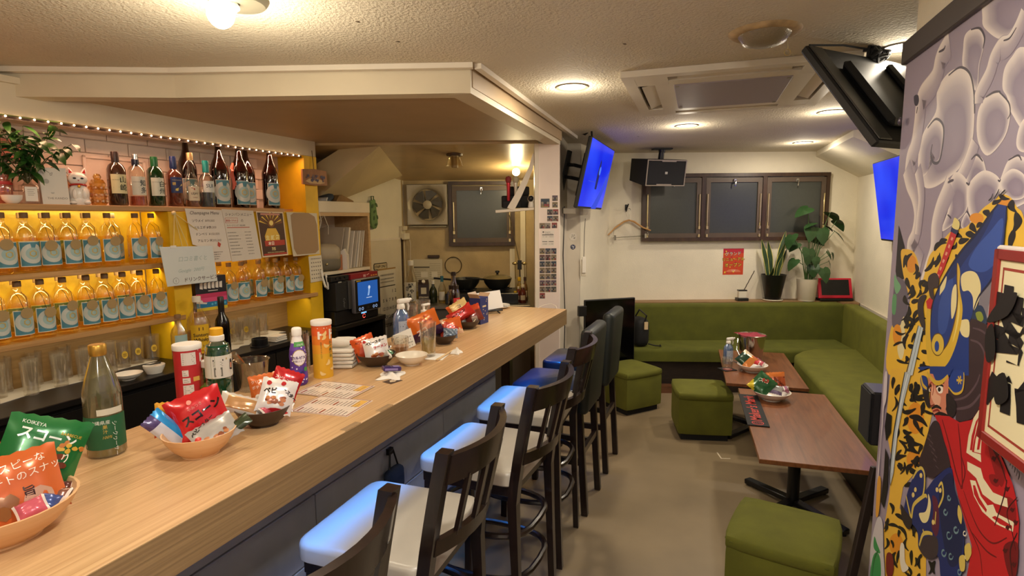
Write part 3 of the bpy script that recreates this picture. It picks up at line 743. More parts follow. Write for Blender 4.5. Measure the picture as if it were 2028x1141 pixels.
for nm, z, lst, tags, where in rowdef:
    N_ = len(lst)
    for i, (s, y) in enumerate(lst):
        k = ORD[N_ - 1 - i] if nm != 'lower' else ORD[i]
        ref = {'upper': 'bottle from the white hanging card', 'middle': 'bottle from the yellow upright', 'lower': 'bottle after the striped pack'}[nm]
        put_small(s, y, z, random.uniform(-14, 10), 'teal-labelled bottle on %s, %s %s' % (where, k, ref), 'teal-labelled bottles on ' + where, i in tags)
    for bi, s in enumerate([-.60, -.49, -.405, -.32, -.235, -.145, -.055] if nm == 'upper' else [-.60, -.455, -.37, -.28, -.19, -.09, -.005, .085, .17] if nm == 'middle' else [.70, .897, 1.09, 1.18]):
        put_small(s, .165 if nm != 'upper' else .155, z, random.uniform(-20, 20), 'back row bottle on %s, %s from the camera end' % (where, ORD[bi]), 'back row bottles on ' + where, False)

# ---------------------------------------------------------------- tall things on the top shelf
TZ = 1.7045
def bottle(label, s, y, prof, gm, caps, lab=None, liquid=None, z=TZ, rz=-16, F=FS, name='spirit_bottle', seg=20, sy=1.):
    t = thing(name, label, 'bottle', F @ LR(s, y, z, rz))
    MB().lathe(prof, 0, seg, None, sy=sy).build('glass_body', [gm], t)
    if liquid:
        m, zt = liquid; P = [(max(.001, r - .0022), q) for r, q in prof if q < zt]; P[0] = (P[0][0], P[0][1] + .003); rl = P[-1][0]
        MB().lathe(P + [(rl, zt)], 0, seg, None, sy=sy).build('liquid', [m], t)
    for nm, m, P in caps: MB().lathe(P, 0, 16).build(nm, [m], t)
    if lab: lab[0].build('paper_label', lab[1], t, LR(0, 0, 0) if len(lab) < 3 else lab[2])
    return t
def textlabel(r, w, z0, z1, base, items, extra=()):
    b = ART(); wlabel(b, r, -w / 2, w / 2, z0, z1, 0, off=.0006); ms = [flat(base)]
    k = 0
    for body, x, y, size, col, kw in items:
        ms.append(flat(col)); k += 1; W = wrapr(r + .0016)
        b.text(body, x, y, size, k, wrap=W, **kw)
    for pts, col in extra:
        ms.append(flat(col)); k += 1; wpoly(b, r, pts, k, .0012)
    return b, ms
l_dark = mat('dark_whisky', '#2a0d08', .15); l_amber = glass('amber_whisky', '#c4552a', .04, .3, .05, .35, '#a8441e')
def sq(r, h, neck=.0135, nh=.05, sh=.035): return [(r * .93, 0), (r, .005), (r, h - nh - sh - .03), (r * .97, h - nh - sh), (r * .75, h - nh - sh * .35), (neck * 1.15, h - nh), (neck, h - nh + .01), (neck, h)]
V = dict(align='CENTER', bold=.012)
bottle('whisky bottle with cream label and dark capsule, beside the gold glass ornament', .057, .055, sq(.042, .265), glass('smoke_glass', '#8a6a55', .06, .7, .04, .12, '#7a5a48'),
    [('capsule', mat('dark_capsule', '#2c1a12', .4), [(.015, .205), (.0165, .215), (.0175, .262), (.016, .268)])],
    textlabel(.042, .076, .06, .155, '#d9cf9f', [('山', .016, .115, .036, '#1a1512', V), ('崎', .016, .076, .036, '#1a1512', V), ('THE WHISKY', -.016, .125, .006, '#6a5a3a', dict(align='CENTER'))], [(rect(-.03, .09, -.004, .0915), '#8a7a4a')]), (l_dark, .058))
bottle('clear whisky bottle with pale label and navy cap, second whisky along the top shelf', .157, .055, sq(.041, .262), g_clear,
    [('capsule', mat('navy_capsule', '#151c30', .3), [(.0155, .205), (.017, .212), (.017, .238), (.015, .24)]), ('cap', m_chrome, [(.0145, .24), (.0145, .265)])],
    textlabel(.041, .072, .055, .150, '#d8d3c2', [('知', .018, .105, .034, '#1c2a30', V), ('多', .018, .068, .034, '#1c2a30', V), ('SINGLE GRAIN', -.012, .12, .006, '#5a564a', dict(align='CENTER'))], [(rect(-.03, .085, .0, .0862), '#8a8672'), (rect(-.03, .095, -.004, .0962), '#8a8672')]), (glass('pink_whisky', '#d8987c', .03, .3, .05, .2, '#c07a5c'), .05))
bottle('dark green whisky bottle with pale label, third whisky along the top shelf', .258, .055, sq(.041, .262), g_green,
    [('capsule', mat('green_capsule', '#0f5a2c', .35), [(.0155, .195), (.018, .205), (.0175, .255), (.0165, .262)])],
    textlabel(.041, .07, .055, .150, '#d7d8c6', [('白', .018, .105, .034, '#1c2a20', V), ('州', .018, .068, .034, '#1c2a20', V), ('THE HAKUSHU', -.012, .125, .006, '#4a5446', dict(align='CENTER'))], [(rect(-.03, .085, .0, .0862), '#7a8672'), (rect(-.03, .095, -.004, .0962), '#7a8672')]), (mat('dark_green_whisky', '#0a1a10', .15), .056))
bottle('amber blended whisky bottle with blue label and blue capsule on the top shelf', .366, .055, [(.036, 0), (.039, .004), (.040, .165), (.038, .180), (.024, .196), (.0145, .206), (.0135, .25)], glass('rose_glass', '#c98a70', .06, .6, .04, .2, '#b06a50'),
    [('capsule', mat('blue_capsule', '#182a5c', .35), [(.0145, .205), (.0175, .215), (.0165, .27), (.015, .275)])],
    textlabel(.040, .066, .075, .160, '#1f2f62', [('碧', -.016, .118, .018, '#d8b54a', V), ('WORLD BLENDED', .0, .142, .006, '#c8b882', dict(align='CENTER'))], [([(-.012, .088), (.0, .085), (.012, .096), (.028, .118), (.026, .126), (.014, .112), (.004, .102), (-.010, .098)], '#e8d070')]), (l_amber, .15))
bottle('slim clear liqueur bottle with cream and red label, gold cap, on the top shelf', .466, .05, [(.035, 0), (.038, .004), (.038, .13), (.034, .155), (.02, .185), (.0145, .21), (.0135, .27)], g_clear,
    [('cap', mat('pale_gold', '#b09a6a', .35, .6), [(.0165, .262), (.0165, .302), (.0155, .304)])],
    textlabel(.038, .066, .035, .115, '#dccdb0', [('LEJAY', 0, .070, .016, '#3a2418', V), ('CASSIS', 0, .05, .008, '#8a3020', V)], [([(-.03, .098), (-.015, .108), (0, .104), (.015, .108), (.03, .098), (.0, .094)], '#a83a2c')]), (glass('pale_cassis', '#d9a07a', .03, .3, .05, .2), .04))
bottle('gin bottle with teal cap and white label, in front of the tall brown bottles', .556, .04, sq(.040, .235, .014, .04), g_clear,
    [('cap', mat('teal_cap', '#178a86', .3), [(.0165, .20), (.0175, .206), (.0175, .262), (.016, .268)])],
    textlabel(.040, .068, .085, .150, '#d5dbd4', [('SUI', 0, .112, .030, '#44545c', dict(align='CENTER', bold=.01))], [(rect(-.034, .085, .034, .094), '#1f8f8a')]), (glass('clear_gin', '#9fb3b8', .03, .3, .05, .3, '#52707c'), .085))
P18 = [(.049, 0), (.0525, .005), (.0525, .215), (.050, .235), (.040, .265), (.025, .30), (.0175, .33), (.0145, .37), (.0145, .388), (.0165, .389), (.0165, .395)]
def sake(label, s, y, num=None, col=None, ztop=0, rz=-18):
    o = bottle(label, s, y, P18, g_brown, [('cap', mat('dark_cap', '#2a1a14', .35), [(.0175, .385), (.0175, .402), (.016, .404)])], (crest_label(.0525, .088, .02, .165), CREST), (mat('dark_sake', '#120503', .1), .225), rz=rz, name='sake_bottle')
    b = ART(); W = lambda u, v: ((.0525 - max(0, (v - .20)) * .38) * math.sin(u / .045) * 1.02, -(.0525 - max(0, (v - .20)) * .38) * math.cos(u / .045) * 1.02 - .002, v)
    vs = []; 
    for i in range(13):
        u = -.036 + .072 * i / 12; vs += [W(u, .232 - .02 * (1 - (u / .036) ** 2)), W(u, .275 + .008 * (1 - (u / .036) ** 2))]
    b.add(vs, [(2 * i, 2 * i + 2, 2 * i + 3, 2 * i + 1) for i in range(12)], 0)
    if num: b.text(num, 0, .232, .03, 1, wrap=lambda u, v: tuple(a + c for a, c in zip(W(u, v), (0, -.002, 0))), align='CENTER', bold=.02)
    b.build('shoulder_label', [flat('#cfc9bb'), flat('#5a5650')], o)
    if num: 
        b2 = ART(); b2.text(num, 0, .19, .03, 0, wrap=wrapr(.0545), align='CENTER'); b2.build('marker_writing', [flat('#b9b2a6')], o)
    return o
sake('tall brown sake bottle hidden behind the gin bottle with teal cap', .515, .143)
sake('tall brown sake bottle right after the gin bottle, orange ribbon beside it', .672, .07)
k2 = sake('tall brown sake bottle numbered 25 in marker, middle of the row', .80, .05, '25')
sake('tall brown sake bottle set back between the two numbered ones', .915, .12)
sake('tall brown sake bottle numbered 20 in marker, last on the top shelf', 1.045, .05, '20')
rb = MB()
for k in range(4):
    rb.tube([(-.052 - .004 * k, -.035, .27 - .01 * k), (-.062, -.045 - .004 * k, .22), (-.056 - .006 * k, -.048, .17 + .01 * k), (-.064 + .006 * k, -.05, .11 + .01 * k)], .007, 0, 6, None, False, .35)
rb.build('ribbon', [mat('orange_ribbon', '#c9583c', .5)], k2)

# ornaments
m_leaf = mat('glossy_leaf', '#2f5c22', .4, var=(12, .3)); m_leaf2 = mat('young_leaf', '#4d7d2c', .42, var=(12, .25))
def leaf(L, w, bend, n=6, fold=.25):
    vs = []; fs = []
    for i in range(n + 1):
        t = i / n; ww = w * math.sin(PI * min(1, t * .96 + .03)) ** .8 * (1 - .35 * t); z = bend * t * t * L
        vs += [(-ww, t * L, z + fold * ww), (0, t * L, z), (ww, t * L, z + fold * ww)]
    for i in range(n):
        a = 3 * i; fs += [(a, a + 1, a + 4, a + 3), (a + 1, a + 2, a + 5, a + 4)]
    return vs, fs
vase = thing('flower_vase', 'square clear bottle used as a vase for leafy green branches', 'vase', FS @ LR(-.325, .06, TZ, -10))
MB().box(-.03, .03, -.03, .03, 0, .085, 0, .006).lathe([(.022, .085), (.014, .095), (.014, .118), (.017, .12)], 0, 14).build('glass_body', [g_clear], vase)
b = ART(); b.poly(rect(-.022, .012, .022, .075), 0, 0); 
for k in range(4): b.poly(rect(-.014, .062 - .008 * k, .012 - .004 * (k % 2), .0635 - .008 * k), 1, .0006)
b.build('paper_label', [flat('#dcd8cc'), flat('#6a655c')], vase, LR(0, -.0308, 0) @ UP)
rl = random.Random(5)
lf0 = None
for k in range(16):
    a = rl.uniform(0, 2 * PI); le = rl.uniform(.02, .15); h = rl.uniform(.05, .20) + .10
    base = Vector((0, 0, .09)); tip = Vector((le * math.cos(a) * 1.25, le * math.sin(a) * .45 - .02, h + .08)); mid = base.lerp(tip, .5) + Vector((0, 0, .03))
    MB().tube([base, mid, tip], [.0025, .002, .0012], 0, 5).build('branch', [mat('branch_bark', '#4a4a22', .6)], vase)
    for q in range(9):
        t = .2 + .8 * q / 8; p = base.lerp(mid, t * 2) if t < .5 else mid.lerp(tip, t * 2 - 1)
        T = Matrix.Translation(p) @ Euler((rl.uniform(-.5, .7), rl.uniform(-.5, .5), rl.uniform(0, 6.28))).to_matrix().to_4x4() @ Matrix.Scale(rl.uniform(.8, 1.25), 4)
        if lf0 is None: v, f = leaf(.062, .017, -.5); lf0 = MB().add(v, f, 0, True).build('leaf', [m_leaf], vase, T)
        else: copy_part(lf0, vase, T)
vase2 = thing('flower_jar', 'pink glass jar with red rim, leafy sprigs above it, by the vase', 'jar', FS @ LR(-.405, .10, TZ))
MB().lathe([(.034, 0), (.038, .005), (.038, .085), (.034, .1), (.036, .125)], 0, 18).build('glass_body', [glass('pink_glass', '#d89a80', .06, .6, .05, .35, '#c98068')], vase2)
MB().lathe([(.039, .082), (.040, .086), (.040, .092), (.039, .096)], 0, 18).build('rim_band', [mat('red_band', '#a8241c', .5)], vase2)
for k in range(5):
    a = rl.uniform(0, 6.28); tip = Vector((.09 * math.cos(a) - .03, .03 * math.sin(a), .20 + .12 * rl.random()))
    MB().tube([(0, 0, .1), (tip.x * .4, tip.y * .4, .17), tip], .0018, 0, 5).build('branch', [MATS['branch_bark']], vase2)
    for q in range(6):
        p = Vector((0, 0, .12)).lerp(tip, .35 + .65 * q / 5); copy_part(lf0, vase2, Matrix.Translation(p) @ Euler((rl.uniform(-.4, .7), rl.uniform(-.5, .5), rl.uniform(0, 6.28))).to_matrix().to_4x4() @ Matrix.Scale(rl.uniform(.7, 1.1), 4))
bp = [(.018, 0), (.022, .003), (.034, .018), (.037, .036), (.035, .036), (.031, .018), (.012, .008)]
solo(MB().nocap().lathe(bp, 0, 20), 'small_bowl', [mat('white_porcelain', '#e9e4d8', .25)], 'small white porcelain bowl before the pink jar on the top shelf', 'bowl', FS @ LR(-.405, .028, TZ))
gb = thing('paper_gift_bag', 'white paper gift bag with grey dots standing beside the lucky cat', 'bag', FS @ LR(-.222, .07, TZ, -14))
MB().add([(-.05, -.03, 0), (.05, -.03, 0), (.05, .03, 0), (-.05, .03, 0), (-.052, -.012, .165), (.05, -.016, .168), (.05, .004, .168), (-.052, .006, .165)], [(0, 1, 2, 3), (0, 4, 5, 1), (1, 5, 6, 2), (2, 6, 7, 3), (3, 7, 4, 0), (4, 7, 6, 5)]).build('paper_body', [flat('#dcd7cb')], gb)
b = ART()
for x, y, r in ((-.028, .105, .011), (.018, .085, .008), (-.01, .055, .007), (.026, .125, .006)): b.poly(circ(x, y, r, 14), 0, 0)
b.text('の風', .008, .130, .022, 1, .0004, align='CENTER'); b.text('THE KANDO', .006, .024, .013, 1, .0004, align='CENTER')
b.build('print', [flat('#b9b5ac'), flat('#77736a')], gb, LR(0, -.0312, 0, 0, -6) @ UP)
# lucky cat
m_por = mat('cat_porcelain', '#ece7de', .22); m_redp = mat('red_paint', '#b8271f', .35)
cat = thing('lucky_cat', 'white porcelain lucky cat with red collar and gold bell', 'figurine', FS @ LR(-.122, .06, TZ, -24))
bm_ = MB(); bm_.ball((0, 0, .052), .05, 0, 18, None, (.86, .8, 1.02)); bm_.ball((0, -.004, .122), .036, 0, 18, None, (1.08, .92, .92)); bm_.lathe([(.036, 0), (.043, .012), (.042, .03)], 0, 18)
for sx in (-1, 1): bm_.ball((sx * .026, -.03, .012), .016, 0, 10, None, (1, 1.2, .75)); bm_.ball((sx * .018, -.035, .05), .014, 0, 10, None, (.8, .8, 1.9)); bm_.lathe([(.014, 0), (.010, .016), (.001, .032)], 0, 8, LR(sx * .024, 0, .145, 0, 0, sx * 14))
bm_.build('body', [m_por], cat)
for sx in (-1, 1):
    MB().add([(-.007, -.0125, .004), (.007, -.0125, .004), (0, -.004, .026)], [(0, 1, 2)]).build('ear_lining', [m_redp], cat, LR(sx * .024, -.002, .145, 0, 0, sx * 14))
    MB().ball((sx * .014, -.035, .124), .0055, 0, 8, None, (1.3, .5, .8)).build('eye', [m_blk], cat)
MB().ball((0, -.0375, .114), .003, 0, 6).build('nose', [m_redp], cat)
MB().tube([(.030 * math.cos(a), -.003 + .029 * math.sin(a), .092 - .004 * math.sin(a)) for a in [2 * PI * k / 20 for k in range(20)]], .0045, 0, 6, None, True).build('collar', [m_redp], cat)
MB().ball((0, -.036, .086), .007, 0, 10).build('bell', [mat('gold_paint', '#d8ae3c', .3, .7)], cat)
plq = thing('wooden_plaque', 'tilted wooden plaque with burnt lettering behind the lucky cat', 'plaque', FS @ LR(-.12, .16, TZ + .045, -8) @ Matrix.Rotation(rad(-32), 4, 'Y'))
MB().prism([(-.055, 0), (.055, 0), (.06, .11), (.04, .14), (-.045, .13), (-.06, .11)], -.006, .006, 0, UP).build('board', [wood('plaque_wood', '#a5744a', '#b98a5c', (8, 8, 8), .6)], plq)
b = ART(); b.text('KARUIZAWA', 0, .085, .023, 0, 0, align='CENTER', bold=.02); b.text('軽井沢', .02, .055, .02, 0, 0, align='CENTER'); b.build('lettering', [flat('#2e1c12')], plq, LR(0, -.0066, 0) @ UP)
orn = thing('amber_ornament', 'knobbly amber crystal decanter between lucky cat and cream-labelled whisky', 'ornament', FS @ LR(-.034, .06, TZ))
b = MB().lathe([(.028, 0), (.034, .01), (.030, .03), (.036, .055), (.030, .085), (.034, .105), (.024, .125)], 0, 9, smooth=False)
b.build('body', [glass('amber_crystal', '#f6d888', .14, .7, .06, .12, '#e0b050')], orn)
b = MB()
for k in range(9):
    for z in (.02, .05, .085): b.ball((.033 * math.cos(k * .7 + z * 20), .033 * math.sin(k * .7 + z * 20), z), .010, 0, 6)
b = ident(b.build('facet_knobs', [MATS['amber_crystal']], orn), None, None, None, 'stuff')
MB().ball((0, 0, .138), .018, 0, 8).build('stopper', [MATS['amber_crystal']], orn)
pf = thing('picture_frame', 'flat white moulded picture frame fixed on the pale bricks', 'frame', FS @ LR(.16, .222, 1.83))
for a in ((-.16, .16, -.13, -.115), (-.16, .16, .115, .13), (-.16, -.145, -.13, .13), (.145, .16, -.13, .13)): MB().box(a[0], a[1], -.012, 0, a[2], a[3], 0, .003).build('rail', [m_brick], pf)
MB().box(-.15, .15, -.004, 0, -.12, .12).build('backing', [mat('frame_paper', '#dcc6b2', .8, var=(14, .08))], pf)
ev = ART().prism(rect(-.05, -.04, .05, .05), -.002, 0, 0); ev.poly([(-.05, .01), (.05, .05), (.05, .04), (-.045, -.01)], 1, .0006); ev.poly(circ(.015, -.005, .02, 12), 2, .0008)
solo(ev, 'gift_packet', [flat('#d98a78'), flat('#c03024'), flat('#e6d2c4')], 'pink and red paper packet on the bricks behind the green sprigs', 'packet', FS @ LR(-.30, .212, 1.95, 0) @ UP)
# string lights under the top beam
sl = thing('string_lights', 'string of tiny warm bulbs along the beam above the bottles', 'lights', FS)
MB().box(-2.6, 1.28, -.004, .004, 2.058, 2.068).build('cable', [mat('cable_brown', '#4a3020', .6)], sl)
bulb0 = MB().ball((0, 0, 0), .0045, 0, 8).build('bulb', [lamp('fairy_bulb', '#ffcf9a', 14)], sl, LR(1.25, -.012, 2.066))
for k in range(1, 52): copy_part(bulb0, sl, LR(1.25 - k * .052, -.012, 2.066))
# ---------------------------------------------------------------- posters, cards, signs on the bar-back
def sheet(name, lab, cat_, T, pts, art, mats, th=.0008, group=None):
    b = ART(); b.prism(pts, -th, 0, 0); art(b); return solo(b, name, mats, lab, cat_, T, group)
ink = flat('#3c2f28'); paper = flat('#ddd3c6'); paper2 = flat('#d9cfc0'); red = flat('#b8442c')
PT = lambda s, z, y=-.0105: FS @ LR(s, y, z) @ UP
rs = random.Random(11)
def scrib(b, x, y, w, m, z=.0012, h=.006):
    """a run of tiny pen strokes standing for writing too small to read"""
    q = x
    while q < x + w:
        a = rs.uniform(-1, 1); b.poly([(q, y + h * rs.random() * .4), (q + .0025, y), (q + .004, y + h * .9 + a * .001), (q + .0015, y + h)], m, z); q += rs.uniform(.005, .008)
def p1(b):
    b.text('Champagne Menu', -.095, -.032, .026, 1, .001, shear=.2)
    for i, (n_, p) in enumerate((('ソウメイ', '¥99,000'), ('ベルエポック', '¥90,000'), ('ドンペリ', '¥100,000'), ('アルマンド', '¥200,000'))):
        b.text(n_, -.085 + .009 * i, -.075 - .038 * i, .019, 1, .001); b.text(p, .0 + .009 * i, -.075 - .038 * i, .019, 2, .001)
    b.text('ロゼ込み', -.05, -.225, .016, 1, .001)
    b.poly([(.075, -.19), (.095, -.205), (.085, -.225), (.07, -.215)], 3, .001)
    for k in range(4): scrib(b, .0, -.255 - .013 * k, .10 - .01 * k, 1)
sheet('menu_sheet', 'handwritten white champagne menu sheet, first of four sheets below the top shelf', 'menu', PT(.487, 1.694), [(-.12, 0), (.115, -.006), (.16, -.31), (.045, -.31), (.0, -.23), (-.09, -.20)], p1, [paper, ink, flat('#8a7c72'), red])
def p2(b):
    b.text('シャンパンメニュー', .0, -.035, .022, 1, .001, align='CENTER', shear=.2)
    b.poly(rect(-.10, -.078, -.01, -.048), 2, .0008); b.poly(rect(-.098, -.076, -.012, -.05), 0, .0011); b.text('店長イチオシ', -.095, -.07, .0145, 2, .0015, bold=.02); b.text('の', .012, -.072, .02, 1, .001)
    b.text('スパークリング  ¥20,000', -.092, -.098, .0125, 1, .001); b.poly(rect(-.09, -.108, .075, -.104), 2, .001)
    for k in range(8): scrib(b, -.088 + .003 * k, -.14 - .0195 * k, .06 + .012 * (k % 3), 1); scrib(b, .035 + .003 * k, -.138 - .0195 * k, .045, 3)
sheet('menu_sheet', 'handwritten white sparkling wine menu with red boxed heading, second sheet below top shelf', 'menu', PT(.722, 1.690, -.009), [(-.118, .004), (.112, -.004), (.155, -.307), (-.07, -.312)], p2, [paper2, ink, red, flat('#6a5c52')])
def p3(b):
    b.poly([(-.105, -.008), (.105, -.012), (.128, -.285), (-.075, -.287)], 1, .0004)
    for k in range(14):
        a = rad(-70 + 10 * k * 1.05 + 90); c = (0.002, -.10); b.poly([(c[0] + .03 * math.cos(a), c[1] + .04 * math.sin(a)), (c[0] + .105 * math.cos(a + .05), c[1] + .095 * math.sin(a + .05)), (c[0] + .10 * math.cos(a - .08), c[1] + .09 * math.sin(a - .08))], 2 if k % 2 else 3, .0008)
    b.poly([(-.08, -.012), (.08, -.014), (.08, -.026), (-.08, -.024)], 4, .0012)
    b.poly([(-.055, -.16), (-.03, -.11), (.04, -.11), (.07, -.16), (.07, -.19), (-.05, -.19)], 2, .0014); b.poly(circ(.004, -.075, .03, 18), 3, .0016); b.poly(circ(.004, -.075, .017, 18), 5, .002)
    b.text('生 誕 祭', .008, -.182, .032, 6, .003, align='CENTER', bold=.03); b.poly([(-.06, -.19), (.11, -.188), (.112, -.222), (-.055, -.226)], 7, .0022); b.text('本日', -.005, -.217, .026, 8, .003, align='CENTER', bold=.03)
    b.text('7/5', .012, -.253, .026, 6, .003, align='CENTER', bold=.03); scrib(b, -.04, -.27, .14, 6, .003); b.poly([(-.07, -.285), (.127, -.283), (.125, -.272), (-.07, -.274)], 7, .0018)
sheet('event_poster', 'dark gold birthday event poster with radiating rays, third sheet below the top shelf', 'poster', PT(.968, 1.684, -.0085), [(-.112, 0), (.112, -.004), (.138, -.294), (-.083, -.296)], p3,
    [flat('#e0c9a8'), flat('#4a2c16'), flat('#e0b440'), flat('#7c4a1a'), flat('#c98a78'), flat('#f0d478'), flat('#f4e6a0'), flat('#b03a24'), flat('#f7ead0')])
sheet('event_poster', 'plain tan poster at the yellow upright, last of the four sheets below the top shelf', 'poster', PT(1.245, 1.680, -.0085), [(-.135, 0), (.155, -.006), (.165, -.30), (-.095, -.302)], lambda b: b.poly([(-.10, -.02), (-.07, -.004), (.07, -.004), (.13, -.03), (.15, -.09), (.155, -.27), (.12, -.292), (-.06, -.292), (-.085, -.25)], 1, .0006), [flat('#cbbfa6'), flat('#9a7c58')])
# hanging whiteboard card
hc = thing('hanging_card', 'white laminated card hung on cords from the top shelf, handwritten drink service offer', 'card', FS @ LR(.335, -.06, 1.383, 0, 0, 0))
b = ART(); b.prism([(-.165, .108), (.148, .100), (.165, -.104), (-.140, -.104)], -.002, 0, 0)
b.text('口コミ書くと', -.07, .025, .030, 1, .001, shear=.2); b.text('Google  200円', -.075, -.035, .026, 1, .001, shear=.3); b.poly([(-.105 + .0, -.115 + .04), (-.1, -.075)], 2, .001) if 0 else None
b.text('ドリンクサービス', -.045, -.088, .027, 2, .001, bold=.006)
b.poly(circ(-.09, -.078, .017, 18), 2, .0008); b.poly(circ(-.09, -.078, .0155, 18), 0, .0011); b.text('1', -.09, -.086, .022, 2, .0016, align='CENTER')
b.build('board', [mat('laminate', '#d3d7d2', .22), flat('#a3b5b0'), flat('#5a4444')], hc, UP)
MB().ball((-.05, .03, .285), .012, 0, 10).build('hook', [mat('cream_plastic', '#d8c898', .5)], hc)
for x in (-.085, .0): MB().tube([(-.05, .025, .285), (x, .003, .10)], .0022, 0, 5).build('cord', [mat('cord', '#d8c07a', .7)], hc)
MB().tube([(-.05, .025, .285), (-.035, .003, .10)], .0022, 0, 5).build('cord', [MATS['cord']], hc); MB().tube([(-.05, .025, .285), (.10, .05, .19)], .0022, 0, 5).build('cord', [MATS['cord']], hc)
MB().box(-.105, -.075, -.004, .004, .098, .112).build('clip', [flat('#e4e0d6')], hc)
# small calendar sheet on the yellow post, wooden sign above it
def pc(b):
    scrib(b, -.05, .072, .10, 1, .0008, .010)
    for r in range(5):
        for c in range(5): b.poly(rect(-.05 + .022 * c, .045 - .028 * r, -.04 + .022 * c, .053 - .028 * r), 1, .0008)
sheet('calendar_sheet', 'small white calendar sheet pinned low on the yellow upright', 'calendar', FS @ LR(1.362, -.012, 1.272) @ UP, [(-.072, .095), (.058, .10), (.075, -.088), (-.062, -.092)], pc, [flat('#d5cbb4'), flat('#6e665a')])
ws = thing('wooden_sign', 'small wooden signboard hanging on the yellow upright, purple flowers painted on it', 'sign', FS @ LR(1.36, -.03, 1.925))
MB().prism([(-.118, .05), (.0, .058), (.118, .052), (.125, -.05), (.0, -.056), (-.118, -.052)], 0, .014, 0, UP).build('board', [wood('sign_wood', '#8a5a36', '#a06c44', (6, 20, 6), .6)], ws)
b = ART(); b.poly([(-.095, -.03), (-.06, -.012), (0, -.005), (.06, -.014), (.10, -.034), (.05, -.044), (-.05, -.044)], 1, .0004)
for k in range(26): b.poly(circ(rs.uniform(-.095, .095), rs.uniform(-.026, .012), rs.uniform(.006, .012), 8), rs.choice([0, 0, 2]), .0008 + .0001 * k)
b.build('painting', [flat('#3c3358'), flat('#c9a470'), flat('#6a4a4c')], ws, LR(0, -.0145, 0) @ UP)
MB().tube([(.02, .01, .05), (.02, .02, .19)], .0025, 0, 5).build('cord', [flat('#5a4424')], ws)

# ---------------------------------------------------------------- things on the back worktop
gt = glass('tumbler_glass', '#fbf9f4', .07, .55, .03, .04, '#e8e4da')
def tumbler(lab, s, y, emblem, h=.15, r=.033, grp='clear tumblers on the back worktop'):
    t = thing('tumbler', lab, 'glass', FS @ LR(s, y, WZ + .0035, -20), grp)
    MB().nocap().lathe([(r * .84, 0), (r * .86, .012), (r, h), (r * .95, h), (r * .80, .016)], 0, 18).build('glass_body', [gt], t)
    if emblem:
        b = ART(); W = wrapr(r * .98); b.add([W(.014 * math.cos(a), h * .5 + .02 * math.sin(a)) for a in [2 * PI * k / 16 for k in range(16)]], [tuple(range(16))], 0)
        for k in range(3): b.add([wrapr(r * 1.0)(x, y_) for x, y_ in rect(-.008, h * .5 - .008 + .006 * k, .008, h * .5 - .0055 + .006 * k)], [(0, 1, 2, 3)], 1)
        b.build('emblem', [flat('#c9a535'), flat('#6a5220')], t)
G1 = [(-.56, .03), (-.49, .12), (-.41, .04), (-.36, .13), (-.28, .06), (-.24, .15), (-.17, .07), (-.11, .15), (-.03, .10), (-.50, .19), (-.43, .20), (-.31, .20), (-.18, .205)]
G1s = sorted(G1, key=lambda p: p[0])
for i, (s, y) in enumerate(G1s): tumbler('clear tumbler on the white liner, %s from the far left of its rows' % ('first second third fourth fifth sixth seventh eighth ninth tenth eleventh twelfth thirteenth'.split()[i]), s, y, False, .15 if i % 3 else .16)
for i, (s, y) in enumerate([(.06, .14), (.14, .155), (.225, .15)]): tumbler('clear glass with yellow oval emblem, %s behind the white bowls' % ('first', 'middle', 'last')[i], s, y, True, .14, .038, 'emblem glasses behind the white bowls')
for i, (s, y, e) in enumerate([(.50, .08, 0), (.60, .07, 1), (.69, .03, 0), (.72, .13, 1), (.80, .10, 1), (.88, .13, 0), (.80, .01, 0), (.97, .12, 0)]):
    tumbler('%s glass on the short liner, %s from the dark wine bottle' % ('emblem' if e else 'clear', ORD[i]), s, y, e, .145, .038, 'glasses on the short liner')
m_porc = MATS['white_porcelain']
def bowl(lab, T, r, h, m, name='bowl', grp=None, base=.45, wob=0):
    P = [(r * base, 0), (r * base, .004), (r * .72, h * .33), (r * .9, h * .68), (r, h), (r * .96, h), (r * .86, h * .68), (r * .66, h * .33), (r * .3, .010)]
    return solo(MB().nocap().lathe(P, 0, 28), name, [m], lab, 'bowl', T, grp)
bowl('shallow white bowl on the black worktop edge before the emblem glasses', FS @ LR(-.085, -.12, WZ + .001), .062, .032, m_porc, 'white_bowl')
wb = thing('white_bowl', 'deeper white bowl with a black spoon on the black worktop edge', 'bowl', FS @ LR(.045, -.12, WZ + .001))
MB().nocap().lathe([(.035, 0), (.036, .004), (.048, .03), (.050, .042), (.048, .042), (.044, .028), (.02, .01)], 0, 26).build('body', [m_porc], wb)
MB().tube([(-.055, 0, .055), (-.02, .0, .047), (.04, .01, .043)], [.002, .003, .006], 0, 6).build('spoon', [m_blk], wb)
ash = thing('black_ashtray', 'black round ashtray tin on the black worktop before the glasses', 'ashtray', FS @ LR(.70, -.14, WZ + .001))
MB().lathe([(.045, 0), (.047, .004), (.047, .05), (.042, .05), (.040, .012)], 0, 24).build('tin', [m_blk], ash)
MB().lathe([(.055, 0), (.056, .006), (.05, .008)], 0, 24).build('saucer', [m_blk], ash)
for k in range(3): solo(MB().box(-.05, .05, -.035, .035, 0, .012, 0, .004, 2), 'folded_cloth', [mat('white_cloth', '#d8d2c4', .9, bump=(60, .3, .002))], ('lowest', 'middle', 'topmost')[k] + ' folded white cloth of the little pile behind the ashtray', 'cloth', FS @ LR(.86, -.12, WZ + .001 + .0125 * k, 6 * k), 'folded cloths behind the ashtray')
